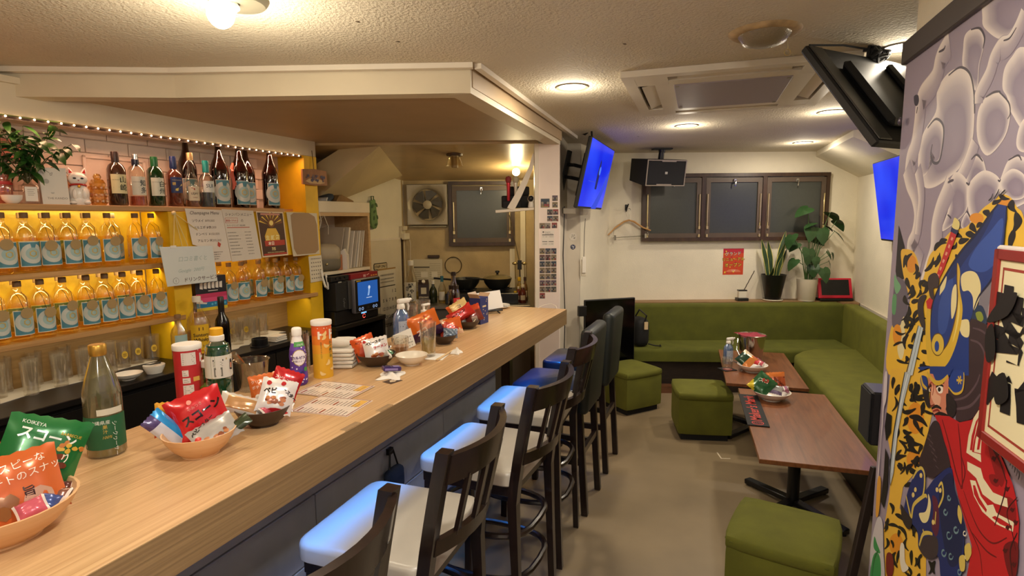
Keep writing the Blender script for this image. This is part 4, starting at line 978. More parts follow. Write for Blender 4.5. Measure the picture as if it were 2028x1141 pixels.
# big bottles standing before the yellow upright
wh = bottle('large clear whisky bottle with yellow square label before the yellow upright', .345, -.075, [(.055, 0), (.06, .006), (.06, .20), (.055, .225), (.035, .265), (.018, .29), (.016, .325)], g_warm,
    [('cap', flat('#e6dfd0'), [(.021, .322), (.022, .328), (.022, .352), (.02, .354)])], textlabel(.060, .10, .04, .20, '#e0b11c', [('Suntory', .004, .135, .026, '#2a1a0a', dict(align='CENTER', bold=.02)), ('Whisky', .004, .108, .026, '#2a1a0a', dict(align='CENTER', bold=.02)), ('ト', .012, .072, .022, '#5a3a10', dict(align='CENTER')), ('WHISKY', .004, .052, .009, '#2a1a0a', dict(align='CENTER'))], [(rect(-.008, .168, .016, .186), '#4a2c10')]),
    (glass('yellow_whisky', '#e2b93a', .03, .3, .05, .15), .16), z=WZ + .001, rz=-30, name='whisky_bottle')
bottle('tall clear plastic bottle with white cap below the hanging card', .40, .0 - .028, [(.04, 0), (.045, .006), (.045, .27), (.04, .30), (.02, .34), (.017, .38)], g_clear, [('cap', flat('#e6e0d4'), [(.021, .375), (.022, .38), (.022, .405), (.02, .407)])], None, (glass('pale_water', '#efe6c8', .02, .2), .2), z=WZ + .001, name='plastic_bottle') if 0 else None
bottle('clear bottle with pale blue label behind the red crisps tin', .215, -.09, [(.036, 0), (.04, .005), (.04, .165), (.034, .19), (.018, .215), (.0145, .235), (.0145, .262)], g_clear, [('cap', m_cork, [(.0158, .252), (.0158, .27), (.014, .272)])], textlabel(.04, .07, .09, .165, '#9fbcb8', []), (g_liq, .1), z=WZ + .001, name='clear_bottle')
bottle('slim wine bottle in black foil behind the green syrup bottle', .47, -.11, [(.036, 0), (.0385, .005), (.0385, .18), (.034, .205), (.018, .235), (.0145, .26), (.0145, .31)], mat('black_bottle', '#0c0a0a', .12), [('foil', mat('black_foil', '#16100e', .35), [(.016, .235), (.017, .30), (.0165, .335), (.015, .337)])], None, None, z=WZ + .001, name='wine_bottle')
# striped pack on the middle shelf
sp = ART(); sp.box(-.095, .095, -.03, .03, 0, .20, 0)
SPT = FS @ LR(.51, .035, 1.1045, -6)
for z0, z1, k in ((0, .018, 4), (.018, .05, 3), (.05, .075, 2), (.075, .10, 1)): sp.poly(rect(-.0951, z0, .0951, z1), k, .0308, UP)
for k in range(6): sp.poly([(-.07 + .024 * k, .13), (-.052 + .024 * k, .126), (-.05 + .024 * k, .165), (-.068 + .024 * k, .162)], 5, .0312, UP)
sp.poly(rect(-.02, .112, .04, .116), 5, .0312, UP); sp.poly([(-.095, .07), (-.06, .062), (-.055, .05), (-.03, .046), (-.035, .038), (-.095, .048)], 5, .0314, UP)
for k in range(5): sp.poly(circ(.0 + .02 * k, .034 + .003 * (k % 2), .007, 8), 6, .0313, UP)
solo(sp, 'striped_pack', [flat('#141018'), flat('#c0305c'), flat('#d84a7a'), flat('#1c78a8'), flat('#d8c02c'), flat('#e4dccf'), flat('#5cb8d8')], 'black pink and blue striped carton on the shelf below the menu sheets', 'carton', SPT)
# ---------------------------------------------------------------- snack bowls on the counter
m_tanb = wood('bamboo_bowl', '#d6a878', '#e0b688', (3, 3, 40), .42); m_brnb = mat('brown_bowl', '#3a2a20', .38, var=(20, .15)); m_cerb = mat('cream_ceramic', '#e0d6c4', .32)
def CTR(u, n, z=CT, rz=0): return FC @ LR(u, -n, z, rz)
def cbowl(lab, u, n, r, h, m, grp): return bowl(lab, CTR(u, n, CT + .0003), r, h, m, 'snack_bowl', grp, .5)
G_B = 'snack bowls along the counter'
cbowl('tan bowl of snack bags nearest the camera, on the counter edge corner', .020, -.268, .122, .070, m_tanb, G_B)
cbowl('tan bowl holding a red corn snack bag, second bowl along the counter', .435, -.252, .086, .062, m_tanb, G_B)
cbowl('dark brown bowl with a white noodle snack bag beside the green syrup bottle', .655, -.262, .079, .055, m_brnb, G_B)
cbowl('dark brown bowl behind the purple packet, white noodle bag standing in it', 1.335, -.345, .080, .050, m_brnb, G_B)
cbowl('dark brown bowl behind the tall water glass', 1.785, -.275, .066, .045, m_brnb, G_B)
cbowl('dark brown bowl beside the blue carton, farthest along the counter', 2.165, -.335, .072, .045, m_brnb, G_B)
def pillow(w, h, th, cfn, n=12, seed=0, tear=None):
    """printed plastic bag: x across, y up, +z the printed front, crimped flat ends"""
    r_ = random.Random(seed); ph = [r_.uniform(0, 6) for _ in range(6)]; vs = []; fs = []; ms = []
    def surf(x, y):
        u, v = x / (w / 2), y / (h / 2); u = max(-1, min(1, u)); v = max(-1, min(1, v))
        t = th * (1 - abs(u) ** 3.2) * (1 - abs(v) ** 4)
        t += .05 * th * (math.sin(9 * u + ph[0] + 3 * v) + math.sin(11 * v + ph[1] - 4 * u) + math.sin(17 * u * v + ph[2])) * (1 - v * v) * (1 - u * u) + .10 * th * math.sin(14 * u + ph[3]) * abs(v) ** 3 * (1 - abs(v) ** 8) * (1 - u ** 4)
        return max(t, .0004)
    N = n + 1
    for side in (1, -1):
        for j in range(N):
            for i in range(N):
                x, y = -w / 2 + w * i / n, -h / 2 + h * j / n; zig = .0015 * (1 if i % 2 else -1) if j in (0, n) else 0
                xx = x * (1 - .05 * (1 - (2 * y / h) ** 2)); vs.append((xx, y + zig, side * surf(x, y)))
    for side in (0, 1):
        o = side * N * N
        for j in range(n):
            for i in range(n):
                q = (o + j * N + i, o + j * N + i + 1, o + (j + 1) * N + i + 1, o + (j + 1) * N + i); fs.append(q if side == 0 else tuple(reversed(q)))
                ms.append(cfn((i + .5) / n * 2 - 1, (j + .5) / n * 2 - 1, side))
    b = ART(); b.add(vs, fs, ms, True); b.surf = lambda x, y, e=.0012: (x * (1 - .05 * (1 - (2 * y / h) ** 2)), y, surf(x, y) + e)
    return b
def foil(c): return mat('foil_' + c.lstrip('#'), c, .24, .2, coat=.5)
def face(u, n): P = pt(FC, u, -n, 0); return math.degrees(math.atan2(P.y, P.x)) - 90
def bag(lab, u, n, z, w, h, th, cols, cfn=lambda u, v, s: 0, art=None, yaw=0, lean=-15, roll=0, seed=1, grp=None, name='snack_bag', F=None, base=None):
    b = pillow(w, h, th, cfn, 12, seed)
    if art: art(b)
    P = pt(FC, u, -n, z) if F is None else Vector((u, n, z)); fy = (face(u, n) if F is None else F)
    T = Matrix.Translation(P) @ Matrix.Rotation(rad(fy + yaw), 4, 'Z') @ Matrix.Rotation(rad(lean), 4, 'X') @ Matrix.Rotation(rad(roll), 4, 'Y') @ UP
    return solo(b, name, [foil(c) for c in cols], lab, 'snack', T, grp)
def bt(b, s, x, y, size, m, **k): b.text(s, x, y, size, m, wrap=b.surf, **k)
def blob(b, x, y, rx, ry, m, e=.0010, n=14, seed=0):
    r_ = random.Random(seed); pts = [(x + rx * math.cos(a) * r_.uniform(.85, 1.1), y + ry * math.sin(a) * r_.uniform(.85, 1.1)) for a in [2 * PI * k / n for k in range(n)]]
    o = len(b.v); b.add([b.surf(x, y, e)] + [b.surf(px, py, e) for px, py in pts], [(0, k + 1, (k + 1) % n + 1) for k in range(n)], m)
def corn(b, x, y, m1, m2, s=1, k_=14, seed=3):
    r_ = random.Random(seed)
    for k in range(k_): blob(b, x + r_.uniform(-.03, .03) * s, y + r_.uniform(-.014, .014) * s, r_.uniform(.006, .011) * s, r_.uniform(.005, .008) * s, m1 if k % 3 else m2, .0011 + .00012 * k, 8, k)
# bowl nearest the camera
def a_green(b):
    bt(b, 'スコーン', -.052, .034, .026, 1, bold=.03, rot=-6); bt(b, 'KOIKEYA', -.05, .060, .010, 1, rot=-6); bt(b, 'カリっと', -.05, -.022, .013, 1, rot=-4, bold=.02)
    corn(b, .01, -.012, 2, 3, 1.1); corn(b, .048, .022, 4, 3, .7, 10, 8); bt(b, 'BARBECUE', .02, .045, .008, 4, rot=-6)
    blob(b, -.03, -.035, .02, .004, 1)
bag('green corn snack bag standing tall in the bowl nearest the camera', .110, -.300, 1.150, .142, .155, .020, ['#1d6a33', '#e6efe4', '#7c3a1a', '#b8702a', '#d8b040'], art=a_green, yaw=2, lean=-16, roll=24, seed=4)
def a_or(b):
    bt(b, 'クリスピーな', -.060, .030, .0185, 1, rot=4); bt(b, 'ポテトのスナック', -.056, .006, .0185, 1, rot=5)
    for k in range(5): blob(b, -.045 + .014 * (k % 3), -.022 - .018 * (k // 3), .012, .014, 2, .001 + .0002 * k, 9, k)
    blob(b, .025, -.028, .026, .018, 3, .001, 14, 4); bt(b, '旨', .002, -.022, .022, 4, bold=.02); blob(b, -.062, -.004, .011, .011, 5, .001)
bag('orange crispy potato snack bag leaning at the front of the bowl nearest the camera',   .050, -.262, 1.118, .138, .13, .018, ['#c9622c', '#f4e4cc', '#8a5a34', '#c49a80', '#3a1a10', '#8c98a8'], art=a_or, yaw=4, lean=-20, roll=-5, seed=5)
def a_rd(b): bt(b, 'ビースター', -.01, .005, .016, 1, bold=.03); [blob(b, -.03 + .012 * k, .05, .004, .010, 2) for k in range(6)]; blob(b, .0, -.03, .04, .02, 3)
bag('red and orange noodle snack bag behind the orange one, cut by the left frame edge', .055, -.335, 1.135, .10, .11, .014, ['#c43a24', '#1c1210', '#e0603c', '#8a2018'], art=a_rd, lean=-14, seed=6)
for i, (u_, n_, z_, c, yw, rl_) in enumerate([(.105, -.245, 1.090, '#5a2a2a', 20, 30), (.045, -.218, 1.085, '#c85a6a', -10, -20), (.072, -.222, 1.083, '#40508a', 15, 40), (.095, -.235, 1.082, '#7a4a3a', -30, 10)]):
    bag(['dark red wrapped sweet at the right of the bowl nearest the camera', 'pink wrapped sweet in front of the orange bag', 'blue wrapped sweet next to the pink one', 'brown wrapped sweet under the green bag'][i], u_, n_, z_, .05, .038, .012, [c, '#e8dcd4'], lambda u, v, s: 1 if abs(u) > .8 else 0, None, yw, -50, rl_, 20 + i, 'wrapped sweets in the first bowl', 'wrapped_sweet')
# second tan bowl
def a_red(b):
    bt(b, 'スコーン', -.040, -.012, .027, 1, bold=.04, rot=14); bt(b, 'やみつき', -.02, .022, .010, 2, rot=12); corn(b, .03, -.035, 3, 4, .8, 12, 9); blob(b, -.01, .045, .006, .006, 2)
bag('glossy red corn snack bag in the tan bowl by the red crisps tin', .470, -.292, 1.112, .135, .13, .022, ['#c21a20', '#1a0c0c', '#e89a8c', '#8a3a1c', '#c98a4a'], art=a_red, lean=-12, roll=-16, seed=7)
bag('blue and white snack bag sticking out sideways from the tan bowl', .402, -.325, 1.095, .055, .115, .014, ['#2a8ed0', '#c9cdd8', '#4a3a6a'], lambda u, v, s: 0 if u > .15 else (2 if v > .55 else 1), None, 18, -8, -38, 8)
def a_sil(b): bt(b, 'ベビースター', -.05, .012, .013, 1, bold=.03, rot=24); corn(b, -.005, -.022, 2, 3, .9, 14, 12); blob(b, -.045, .0, .008, .008, 4)
bag('silver and brown noodle snack bag lying at the front of the tan bowl', .455, -.222, 1.083, .115, .075, .014, ['#a8a29c', '#1a1412', '#8a4a2c', '#b8784a', '#c22a24'], art=a_sil, lean=-48, roll=-26, seed=9)
bag('yellow and orange snack bag tucked behind the red one', .442, -.365, 1.105, .07, .09, .012, ['#d99a2c', '#c24a24'], lambda u, v, s: 1 if v < 0 else 0, None, 0, -10, 4, 10)
bag('dark green leaf-shaped packet at the right of the tan bowl', .490, -.200, 1.082, .035, .095, .008, ['#2f3a22'], yaw=-20, lean=-40, roll=48, seed=11)
# dark bowl beside the syrup
def a_o2(b): bt(b, 'クリスピーな', -.034, .022, .011, 1); bt(b, 'ポテトの', -.034, .006, .011, 1); blob(b, -.02, -.022, .010, .012, 2)
bag('orange potato snack bag at the back of the dark bowl by the syrup', .690, -.290, 1.122, .08, .09, .012, ['#c9662c', '#f4e4cc', '#e6d8c8'], art=a_o2, yaw=0, lean=-12, roll=-6, seed=12)
def a_r2(b): bt(b, 'アビースター', -.038, .010, .012, 1, bold=.02, rot=-8); blob(b, .022, -.005, .017, .02, 2); corn(b, .022, -.005, 3, 4, .4, 8, 5)
bag('red noodle snack bag tilted at the right of the dark bowl by the syrup', .722, -.238, 1.135, .088, .085, .013, ['#bb1c22', '#f0e0d8', '#e6d2c0', '#b0663a', '#d8a060'], art=a_r2, yaw=-4, lean=-14, roll=24, seed=13)
def a_w(b):
    bt(b, 'ベビ', -.040, .004, .019, 1, bold=.04, rot=4); bt(b, 'ースター', .010, .020, .013, 1, bold=.04, rot=-32); corn(b, .0, -.012, 2, 3, .85, 16, 4); blob(b, -.03, .034, .007, .007, 4); blob(b, .01, .038, .007, .007, 4); blob(b, .012, -.042, .03, .008, 4)
bag('white noodle snack bag with red tabs in the dark bowl by the syrup', .672, -.225, 1.112, .10, .10, .014, ['#e2dcd8', '#1c1416', '#8a4422', '#c07a48', '#b8242a'], art=a_w, yaw=0, lean=-24, roll=18, seed=14)
bag('clear bag of brown crackers hanging over the left of the dark bowl', .610, -.300, 1.098, .12, .055, .013, ['#d8d0c4', '#b98a58'], lambda u, v, s: 1 if abs(u - .1) < .72 and abs(v) < .62 else 0, None, 0, -35, 24, 15)
for i, (u_, n_, c) in enumerate([(.690, -.21, '#7a2a3a'), (.700, -.235, '#5a4a8a'), (.640, -.235, '#b8485a')]):
    bag(['dark red wrapped sweet', 'purple wrapped sweet', 'rosy wrapped sweet'][i] + ' below the white bag in the dark bowl', u_, n_, 1.077, .042, .03, .010, [c, '#e0d4cc'], lambda u, v, s: 1 if abs(u) > .75 else 0, None, 30 * i, -55, 15, 30 + i, 'wrapped sweets in the dark bowl', 'wrapped_sweet')
# dark bowl behind the purple packet
def a_o3(b): bt(b, 'ベビースター', -.034, .022, .011, 1, bold=.02); blob(b, .0, -.015, .03, .022, 2)
bag('orange noodle snack bag at the back of the bowl behind the purple packet', 1.325, -.392, 1.103, .095, .095, .013, ['#cf5524', '#40140c', '#b03a1c'], art=a_o3, lean=-12, roll=-20, seed=16)
def a_w3(b):
    bt(b, 'ベビースター', -.040, .022, .0135, 1, bold=.04, rot=6); bt(b, 'ラーメン', -.012, .002, .015, 2, bold=.04, rot=4); corn(b, .004, -.028, 3, 4, .85, 16, 6); blob(b, -.042, .040, .007, .006, 2)
bag('white noodle snack bag in the bowl behind the purple packet', 1.325, -.335, 1.098, .102, .098, .014, ['#e6e0da', '#1a1414', '#b8242a', '#a04a24', '#d08a50'], art=a_w3, yaw=0, lean=-14, roll=-10, seed=17)
for i, (u_, n_, z_, c) in enumerate([(1.375, -.33, 1.092, '#3c1a24'), (1.388, -.345, 1.10, '#5a2430'), (1.355, -.29, 1.078, '#2f6a48'), (1.33, -.285, 1.076, '#c8cfc0')]):
    bag(['dark plum wrapped sweet', 'maroon wrapped sweet', 'green wrapped sweet', 'pale wrapped sweet'][i] + ' in the bowl behind the purple packet', u_, n_, z_, .048, .034, .012, [c, '#d8d0c8'], lambda u, v, s: 1 if abs(u) > .78 else 0, None, 40 * i, -40, 20, 40 + i, 'wrapped sweets behind the purple packet', 'wrapped_sweet')
# two farther bowls
def a_s(b): bt(b, 'スコ', -.05, -.036, .030, 1, bold=.04, rot=10); corn(b, .01, .03, 2, 3, 1., 12, 7)
bag('orange topped purple corn snack bag behind the tall water glass', 1.765, -.365, 1.115, .155, .125, .016, ['#d4681e', '#e8dcd8', '#b04a18', '#e89a4a', '#3c1c3c'], lambda u, v, s: 4 if v < -.35 else 0, a_s, 0, -10, -22, 18)
bag('red and orange snack bag leaning out of the bowl behind the tall water glass', 1.845, -.268, 1.100, .115, .085, .013, ['#bb3a24', '#d8622a', '#e8c0a0'], lambda u, v, s: 1 if u + v > .4 else (2 if u * v < -.3 else 0), None, 0, -18, -12, 19)
bag('grey blue plastic wrapper crumpled in the bowl behind the tall water glass', 1.80, -.245, 1.080, .07, .05, .012, ['#5a6878', '#8a98a8'], lambda u, v, s: 1 if math.sin(9 * u + 7 * v) > .3 else 0, None, 10, -35, 8, 21)
def a_y(b): bt(b, 'コ', .0, -.008, .022, 1, bold=.03); 
bag('yellow snack bag with orange edge leaning in the farthest bowl', 2.155, -.385, 1.145, .12, .06, .012, ['#d8b878', '#4a2c18', '#cf5a1e'], lambda u, v, s: 2 if u < -.6 else 0, a_y, 0, -12, -30, 22)
def a_s2(b): bt(b, 'スコーン', -.05, -.006, .022, 1, bold=.04, rot=6)
bag('red corn snack bag lying across the farthest bowl', 2.150, -.365, 1.108, .15, .07, .014, ['#b8261c', '#1a0c0a'], art=a_s2, lean=-15, roll=-32, seed=23)
bag('brown and orange noodle snack bag at the right of the farthest bowl', 2.20, -.315, 1.105, .10, .095, .013, ['#7a3224', '#c0441f', '#b8a090'], lambda u, v, s: 1 if v > .3 else (2 if abs(u) < .4 and v < -.4 else 0), None, 0, -14, -20, 24)
# sticks in bowls
for i, (u_, n_) in enumerate([(.505, -.19), (1.835, -.235), (2.225, -.29)]):
    a = pt(FC, u_, -n_, CT + .066); d = pt(FC, u_ - .06, -n_ + .01, CT + .030)
    solo(MB().tube([a, d], .0022, 0, 6), 'toothpick', [flat('#d8c8a4')], ['pale wooden stick resting in the tan bowl', 'pale wooden stick resting in the bowl behind the tall glass', 'pale wooden stick in the farthest bowl'][i], 'stick')

# ---------------------------------------------------------------- bottles, tins, glasses on the counter
sake2 = bottle('frosted olive sake bottle with green label standing on the counter beside the near bowl', 0, 0, [(.038, 0), (.0425, .006), (.0425, .155), (.041, .170), (.034, .20), (.024, .232), (.0165, .255), (.015, .262)], glass('olive_glass', '#c9c49a', .06, .6, .12, .28, '#8a8562'),
    [('cap', mat('gold_cap', '#b98f3c', .35, .7), [(.0175, .258), (.0195, .264), (.0195, .284), (.018, .286)])], None, (mat('cloudy_juice', '#b5a43c', .3), .028), z=0, name='sake_bottle')
sake2.matrix_local = CTR(.352, -.482, CT + .0003, -40)
b, ms = textlabel(.0425, .13, .024, .108, '#1e5a38', [('沖縄県産', -.004, .090, .011, '#dfe6d8', dict(align='CENTER')), ('果', .006, .078, .011, '#d0b050', dict(align='CENTER')), ('汁', .006, .066, .011, '#d0b050', dict(align='CENTER')), ('100%', .008, .052, .010, '#d0b050', dict(align='CENTER', shear=.3)), ('シークヮーサー', .022, .094, .013, '#e2e6da', dict(rot=-90))], [(rect(-.064, .028, -.044, .036), '#dcd6c8'), (rect(-.062, .05, -.034, .100), '#31694a')])
b.build('paper_label', ms, sake2)
b, ms = textlabel(.0428, .06, .112, .128, '#c9c4b0', []); b.build('neck_sticker', ms, sake2, Matrix.Rotation(rad(28), 4, 'Z'))
def tin(lab, u, n, r, h, cfn, art, rz, cols, lid='#e4dfd6'):
    t = thing('crisps_tin', lab, 'tin', CTR(u, n, CT + .0003, rz))
    b = ART(); N = 36; Z = 24; vs = []; fs = []; ms = []
    for j in range(Z + 1):
        for k in range(N): a = 2 * PI * k / N - PI / 2 - PI; vs.append((r * math.cos(a), r * math.sin(a), h * j / Z))
    for j in range(Z):
        for k in range(N): k2 = (k + 1) % N; fs.append((j * N + k, j * N + k2, (j + 1) * N + k2, (j + 1) * N + k)); ms.append(cfn(r * (2 * PI * (k + .5) / N - PI), (j + .5) / Z))
    b.add(vs, fs, ms, True); b.surf = lambda x, y, e=.0012: wrapr(r + e)(x, y)
    if art: art(b)
    b.build('printed_tube', [flat(c) for c in cols], t)
    MB().lathe([(r * .96, -.0), (r * .96, .002)], 0, 30).build('base_rim', [m_chrome], t)
    MB().lathe([(r + .002, h - .004), (r + .0025, h), (r + .0025, h + .011), (r + .001, h + .013), (r - .006, h + .012)], 0, 36).build('lid', [flat(lid)], t)
    return t
def pw_(b, pts, m, e=.001): b.add([b.surf(x, y, e) for x, y in pts], [tuple(range(len(pts)))], m)
def a_rt(b):
    for x0, y0, x1, y1 in ((-.030, .145, .012, .185), (-.030, .11, -.012, .13), (-.030, .088, -.008, .105), (-.030, .03, .0, .082), (.006, .028, .018, .045)):
        for k in range(3): a, c = x0 + (x1 - x0) * k / 3, x0 + (x1 - x0) * (k + 1) / 3; pw_(b, rect(a, y0, c, y1), 1)
        for k in range(int((y1 - y0) / .006)): pw_(b, rect(x0 + .003, y0 + .004 + .006 * k, x1 - .004 - .004 * (k % 3), y0 + .0055 + .006 * k), 2, .0016)
    pw_(b, rect(.0, .092, .020, .106), 3, .0012)
    for x0, y0, x1, y1 in ((.026, .15, .034, .178), (.034, .160, .050, .168), (.02, .187, .045, .190)): pw_(b, rect(x0, y0, x1, y1), 1)
    b.text('サワークリーム', .034, .125, .012, 3, wrap=lambda x, y: b.surf(x, y, .0015), rot=-90, bold=.02)
tin('tall red crisps tin with white ingredient panels, beside the green syrup bottle', .690, -.600, .0395, .195, lambda u, v: 0, a_rt, -22, ['#b8262a', '#d9cfc6', '#8a8078', '#d8a850'])
def a_ot(b):
    for x0, y0, x1, y1 in ((.010, .148, .019, .186), (.019, .164, .03, .172), (-.034, .150, -.026, .180), (-.026, .164, -.020, .172), (.0, .190, .03, .193), (-.035, .190, -.008, .193)): pw_(b, rect(x0, y0, x1, y1), 1)
    for x0, y0, x1, y1 in ((.023, .176, .026, .183), (.029, .176, .032, .183)): pw_(b, rect(x0, y0, x1, y1), 1)
    for x, y, a in ((-.010, .172, 40), (-.004, .126, -20), (.0, .06, 60), (.020, .036, 20), (-.022, .02, -30), (-.012, .158, 70)):
        c, s = math.cos(rad(a)), math.sin(rad(a)); pw_(b, [(x + px * c - py * s, y + px * s + py * c) for px, py in [(.012 * math.cos(q), .006 * math.sin(q) + .003 * math.cos(2 * q)) for q in [2 * PI * k / 12 for k in range(12)]]], 4, .0016)
    b.text('のり塩しお', .009, .142, .013, 5, wrap=lambda x, y: b.surf(x, y, .0015), rot=-90, bold=.02); b.text('パリッと軽いおいしさ', .022, .138, .009, 5, wrap=lambda x, y: b.surf(x, y, .0015), rot=-90); b.text('成型ポテトチップス', -.026, .14, .007, 5, wrap=lambda x, y: b.surf(x, y, .0015), rot=-90)
tin('tall orange and yellow crisps tin beside the purple grape drink bottle', 1.125, -.438, .036, .205, lambda u, v: 0 if v > .80 else (2 if v > .62 else (3 if v > .45 else 6)), a_ot, -20, ['#dc5a22', '#efe4d4', '#e07a22', '#e29a26', '#e8c884', '#3a5a2a', '#d9a524'])
sy_ = bottle('green syrup bottle with yellow and white cap on the counter', 0, 0, [(.034, 0), (.038, .005), (.038, .10), (.0365, .105), (.038, .112), (.038, .185), (.034, .205), (.021, .222), (.017, .228)], glass('clear_pet', '#dfeadf', .06, .6), [('cap_ring', flat('#e9e4d8'), [(.0205, .224), (.0215, .228), (.0215, .240), (.018, .242)]), ('cap', flat('#e3a818'), [(.0185, .242), (.019, .246), (.019, .262), (.017, .264)])], None, (mat('green_syrup', '#0b4a30', .2), .212), z=0, name='syrup_bottle')
sy_.matrix_local = CTR(.700, -.480, CT + .0003, -20)
b, ms = textlabel(.038, .15, .112, .182, '#d3cfc2', [], [(rect(-.030, .166, .0, .171), '#2a2a26'), (rect(-.028, .118, -.004, .146), '#6a6a60'), (rect(-.024, .122, -.008, .140), '#cfcabc'), ([(.020, .135), (.030, .132), (.034, .15), (.03, .168), (.022, .166)], '#2c2420'), ([(.022, .14), (.029, .139), (.030, .155), (.023, .156)], '#c98a6a'), (rect(.008, .168, .034, .174), '#b89a50'), (rect(-.034, .112, .038, .1155), '#c9a050'), (rect(-.034, .179, .038, .182), '#c9a050')] + [(rect(-.030, .150 + .004 * k, -.002 - .003 * (k % 2), .1515 + .004 * k), '#8a867a') for k in range(4)])
b.build('paper_label', ms, sy_)
lm = bottle('small clear plastic bottle of lime drink with white cap behind the red bag', 0, 0, [(.024, 0), (.027, .004), (.027, .09), (.022, .11), (.013, .125), (.012, .13)], glass('lime_pet', '#e2eec0', .05, .6), [('cap', flat('#e6e4dc'), [(.0145, .128), (.015, .131), (.015, .148), (.013, .15)])], None, (glass('lime_drink', '#b8d84a', .02, .2, .1, .5, '#8fb83a'), .07), z=0, name='lime_bottle'); lm.matrix_local = CTR(.72, -.560, CT + .0003)
ca = thing('grape_drink_bottle', 'purple and white grape drink bottle with white flip cap', 'bottle', CTR(1.010, -.452, CT + .0003, -26))
cp = [(.026, 0), (.031, .006), (.032, .03), (.0295, .055), (.028, .08), (.030, .105), (.0275, .13), (.021, .155), (.0155, .175), (.0145, .182)]
MB().lathe(cp, 0, 26, mats=[0, 0, 0, 0, 0, 0, 2, 1, 1]).build('printed_body', [flat('#5a3494'), flat('#ece6e2'), flat('#6a44a4')], ca)
MB().lathe([(.0165, .18), (.0175, .184), (.0175, .203), (.0155, .208), (.012, .21)], 0, 20).build('cap', [flat('#efebe4')], ca)
def csurf(e):
    def f(u, v):
        r = next((cp[i][0] + (cp[i + 1][0] - cp[i][0]) * (v - cp[i][1]) / (cp[i + 1][1] - cp[i][1]) for i in range(len(cp) - 1) if cp[i][1] <= v <= cp[i + 1][1]), .0145) + e; return (r * math.sin(u / .03), -r * math.cos(u / .03), v)
    return f
b = ART(); cf = csurf(.0014)
def cblob(x, y, rx, ry, m, e=.0014, n=14): f = csurf(e); b.add([f(x, y)] + [f(x + rx * math.cos(2 * PI * k / n), y + ry * math.sin(2 * PI * k / n)) for k in range(n)], [(0, k + 1, (k + 1) % n + 1) for k in range(n)], m)
for k in range(26): cblob(rs.uniform(-.045, .045), rs.uniform(.012, .14), .0028, .0028, 0, .0012, 8)
for j in range(6):
    for i in range(2): pass
cblob(-.006, .104, .025, .030, 1, .0018); cblob(-.006, .104, .0225, .0275, 0, .0022)
b.text('カルピス', -.008, .100, .0115, 2, wrap=csurf(.0032), align='CENTER', bold=.04); b.text('芳醇ぶどう', -.008, .088, .008, 2, wrap=csurf(.0032), align='CENTER')
for k in range(12): cblob(-.008 + .022 * (rs.random() - .35), .052 + .02 * (rs.random() - .5), .006, .006, 3 if k % 2 else 4, .002 + .00015 * k, 10)
cblob(.014, .06, .007, .008, 5, .0036)
for k in range(9): f = csurf(.0016); b.add([f(x, y) for x, y in rect(-.026 + .0058 * k, .143, -.0202 + .0058 * k, .160)], [(0, 1, 2, 3)], 6, True)
b.text('CALPIS', 0, .147, .009, 0, wrap=csurf(.003), align='CENTER', shear=.3)
b.build('label_print', [flat('#efe8ee'), flat('#b8a040'), flat('#4a2a6a'), flat('#2c1c66'), flat('#40308c'), flat('#3f8a3a'), flat('#4f9a4a')], ca)
# ice pitcher with a scoop
pi_ = thing('ice_pail', 'clear ice pail with a clear scoop leaning in it', 'pail', CTR(.905, -.565, CT + .0003))
MB().nocap().lathe([(.045, 0), (.047, .006), (.060, .105), (.062, .107), (.056, .105), (.043, .012)], 0, 26).build('pail', [glass('pail_glass', '#e8e6e0', .08, .75)], pi_)
b = MB().tube([(.0, -.0, .05), (-.05, -.0, .115), (-.075, .0, .145)], [.010, .011, .012], 0, 8); b.tube([(-.01, 0, .06), (.03, 0, .02)], [.02, .024], 0, 10, None, False, .5); b.build('scoop', [glass('scoop_glass', '#efece6', .12, .8)], pi_)
cd = thing('stirrer_holder', 'clear tall holder with dark stirrers behind the grape drink bottle', 'holder', CTR(1.115, -.535, CT + .0003))
MB().nocap().lathe([(.034, 0), (.034, .004), (.036, .165), (.034, .165), (.031, .01)], 0, 22).build('holder_glass', [gt], cd)
for k in range(5): MB().tube([(.01 * math.cos(k * 1.4), .01 * math.sin(k * 1.4), .01), (.028 * math.cos(k * 1.4), .028 * math.sin(k * 1.4), .16 + .012 * (k % 3))], .0022, 0, 5).build('stirrer', [m_blk], cd)
# laminated menus
mn = lambda lab, pts, T, seed: sheet('menu_card', lab, 'menu', T, pts, lambda b: mcard(b, pts, seed), [flat('#e0d0c0', .25), flat('#8a3a2c', .25), flat('#6a5a50'), flat('#d8a850')], .0012)
def mcard(b, pts, seed):
    r_ = random.Random(seed); A, B, C_, D = [Vector((*p, 0)) for p in pts]
    P = lambda u, v: (lambda q: (q.x, q.y))(A.lerp(B, u).lerp(D.lerp(C_, u), v))
    for u0, v0, u1, v1 in ((.015, .02, .985, .035), (.015, .965, .985, .98), (.015, .02, .028, .98), (.972, .02, .985, .98)): b.poly([P(u0, v0), P(u1, v0), P(u1, v1), P(u0, v1)], 1, .0004)
    for col in range(2):
        for k in range(13):
            u0 = .05 + .48 * col; v = .92 - .066 * k; w = r_.uniform(.2, .4)
            if k in (0, 6): b.poly([P(u0, v - .03), P(u0 + .22, v - .03), P(u0 + .22, v), P(u0, v)], 1, .0005)
            else:
                n_ = int(w / .03)
                for q in range(n_): b.poly([P(u0 + .03 * q, v - .022), P(u0 + .03 * q + .02, v - .022), P(u0 + .03 * q + .02, v - .006), P(u0 + .03 * q, v - .006)], 2, .0005)
    b.poly([P(.55, .06), P(.95, .06), P(.95, .2), P(.55, .2)], 3, .0004)
mn('laminated drinks menu lying on the counter by the dark bowl', [(-.10, -.155), (.055, -.155), (.055, .045), (-.10, .045)], CTR(.868, -.232, CT + .0016, 6), 4)
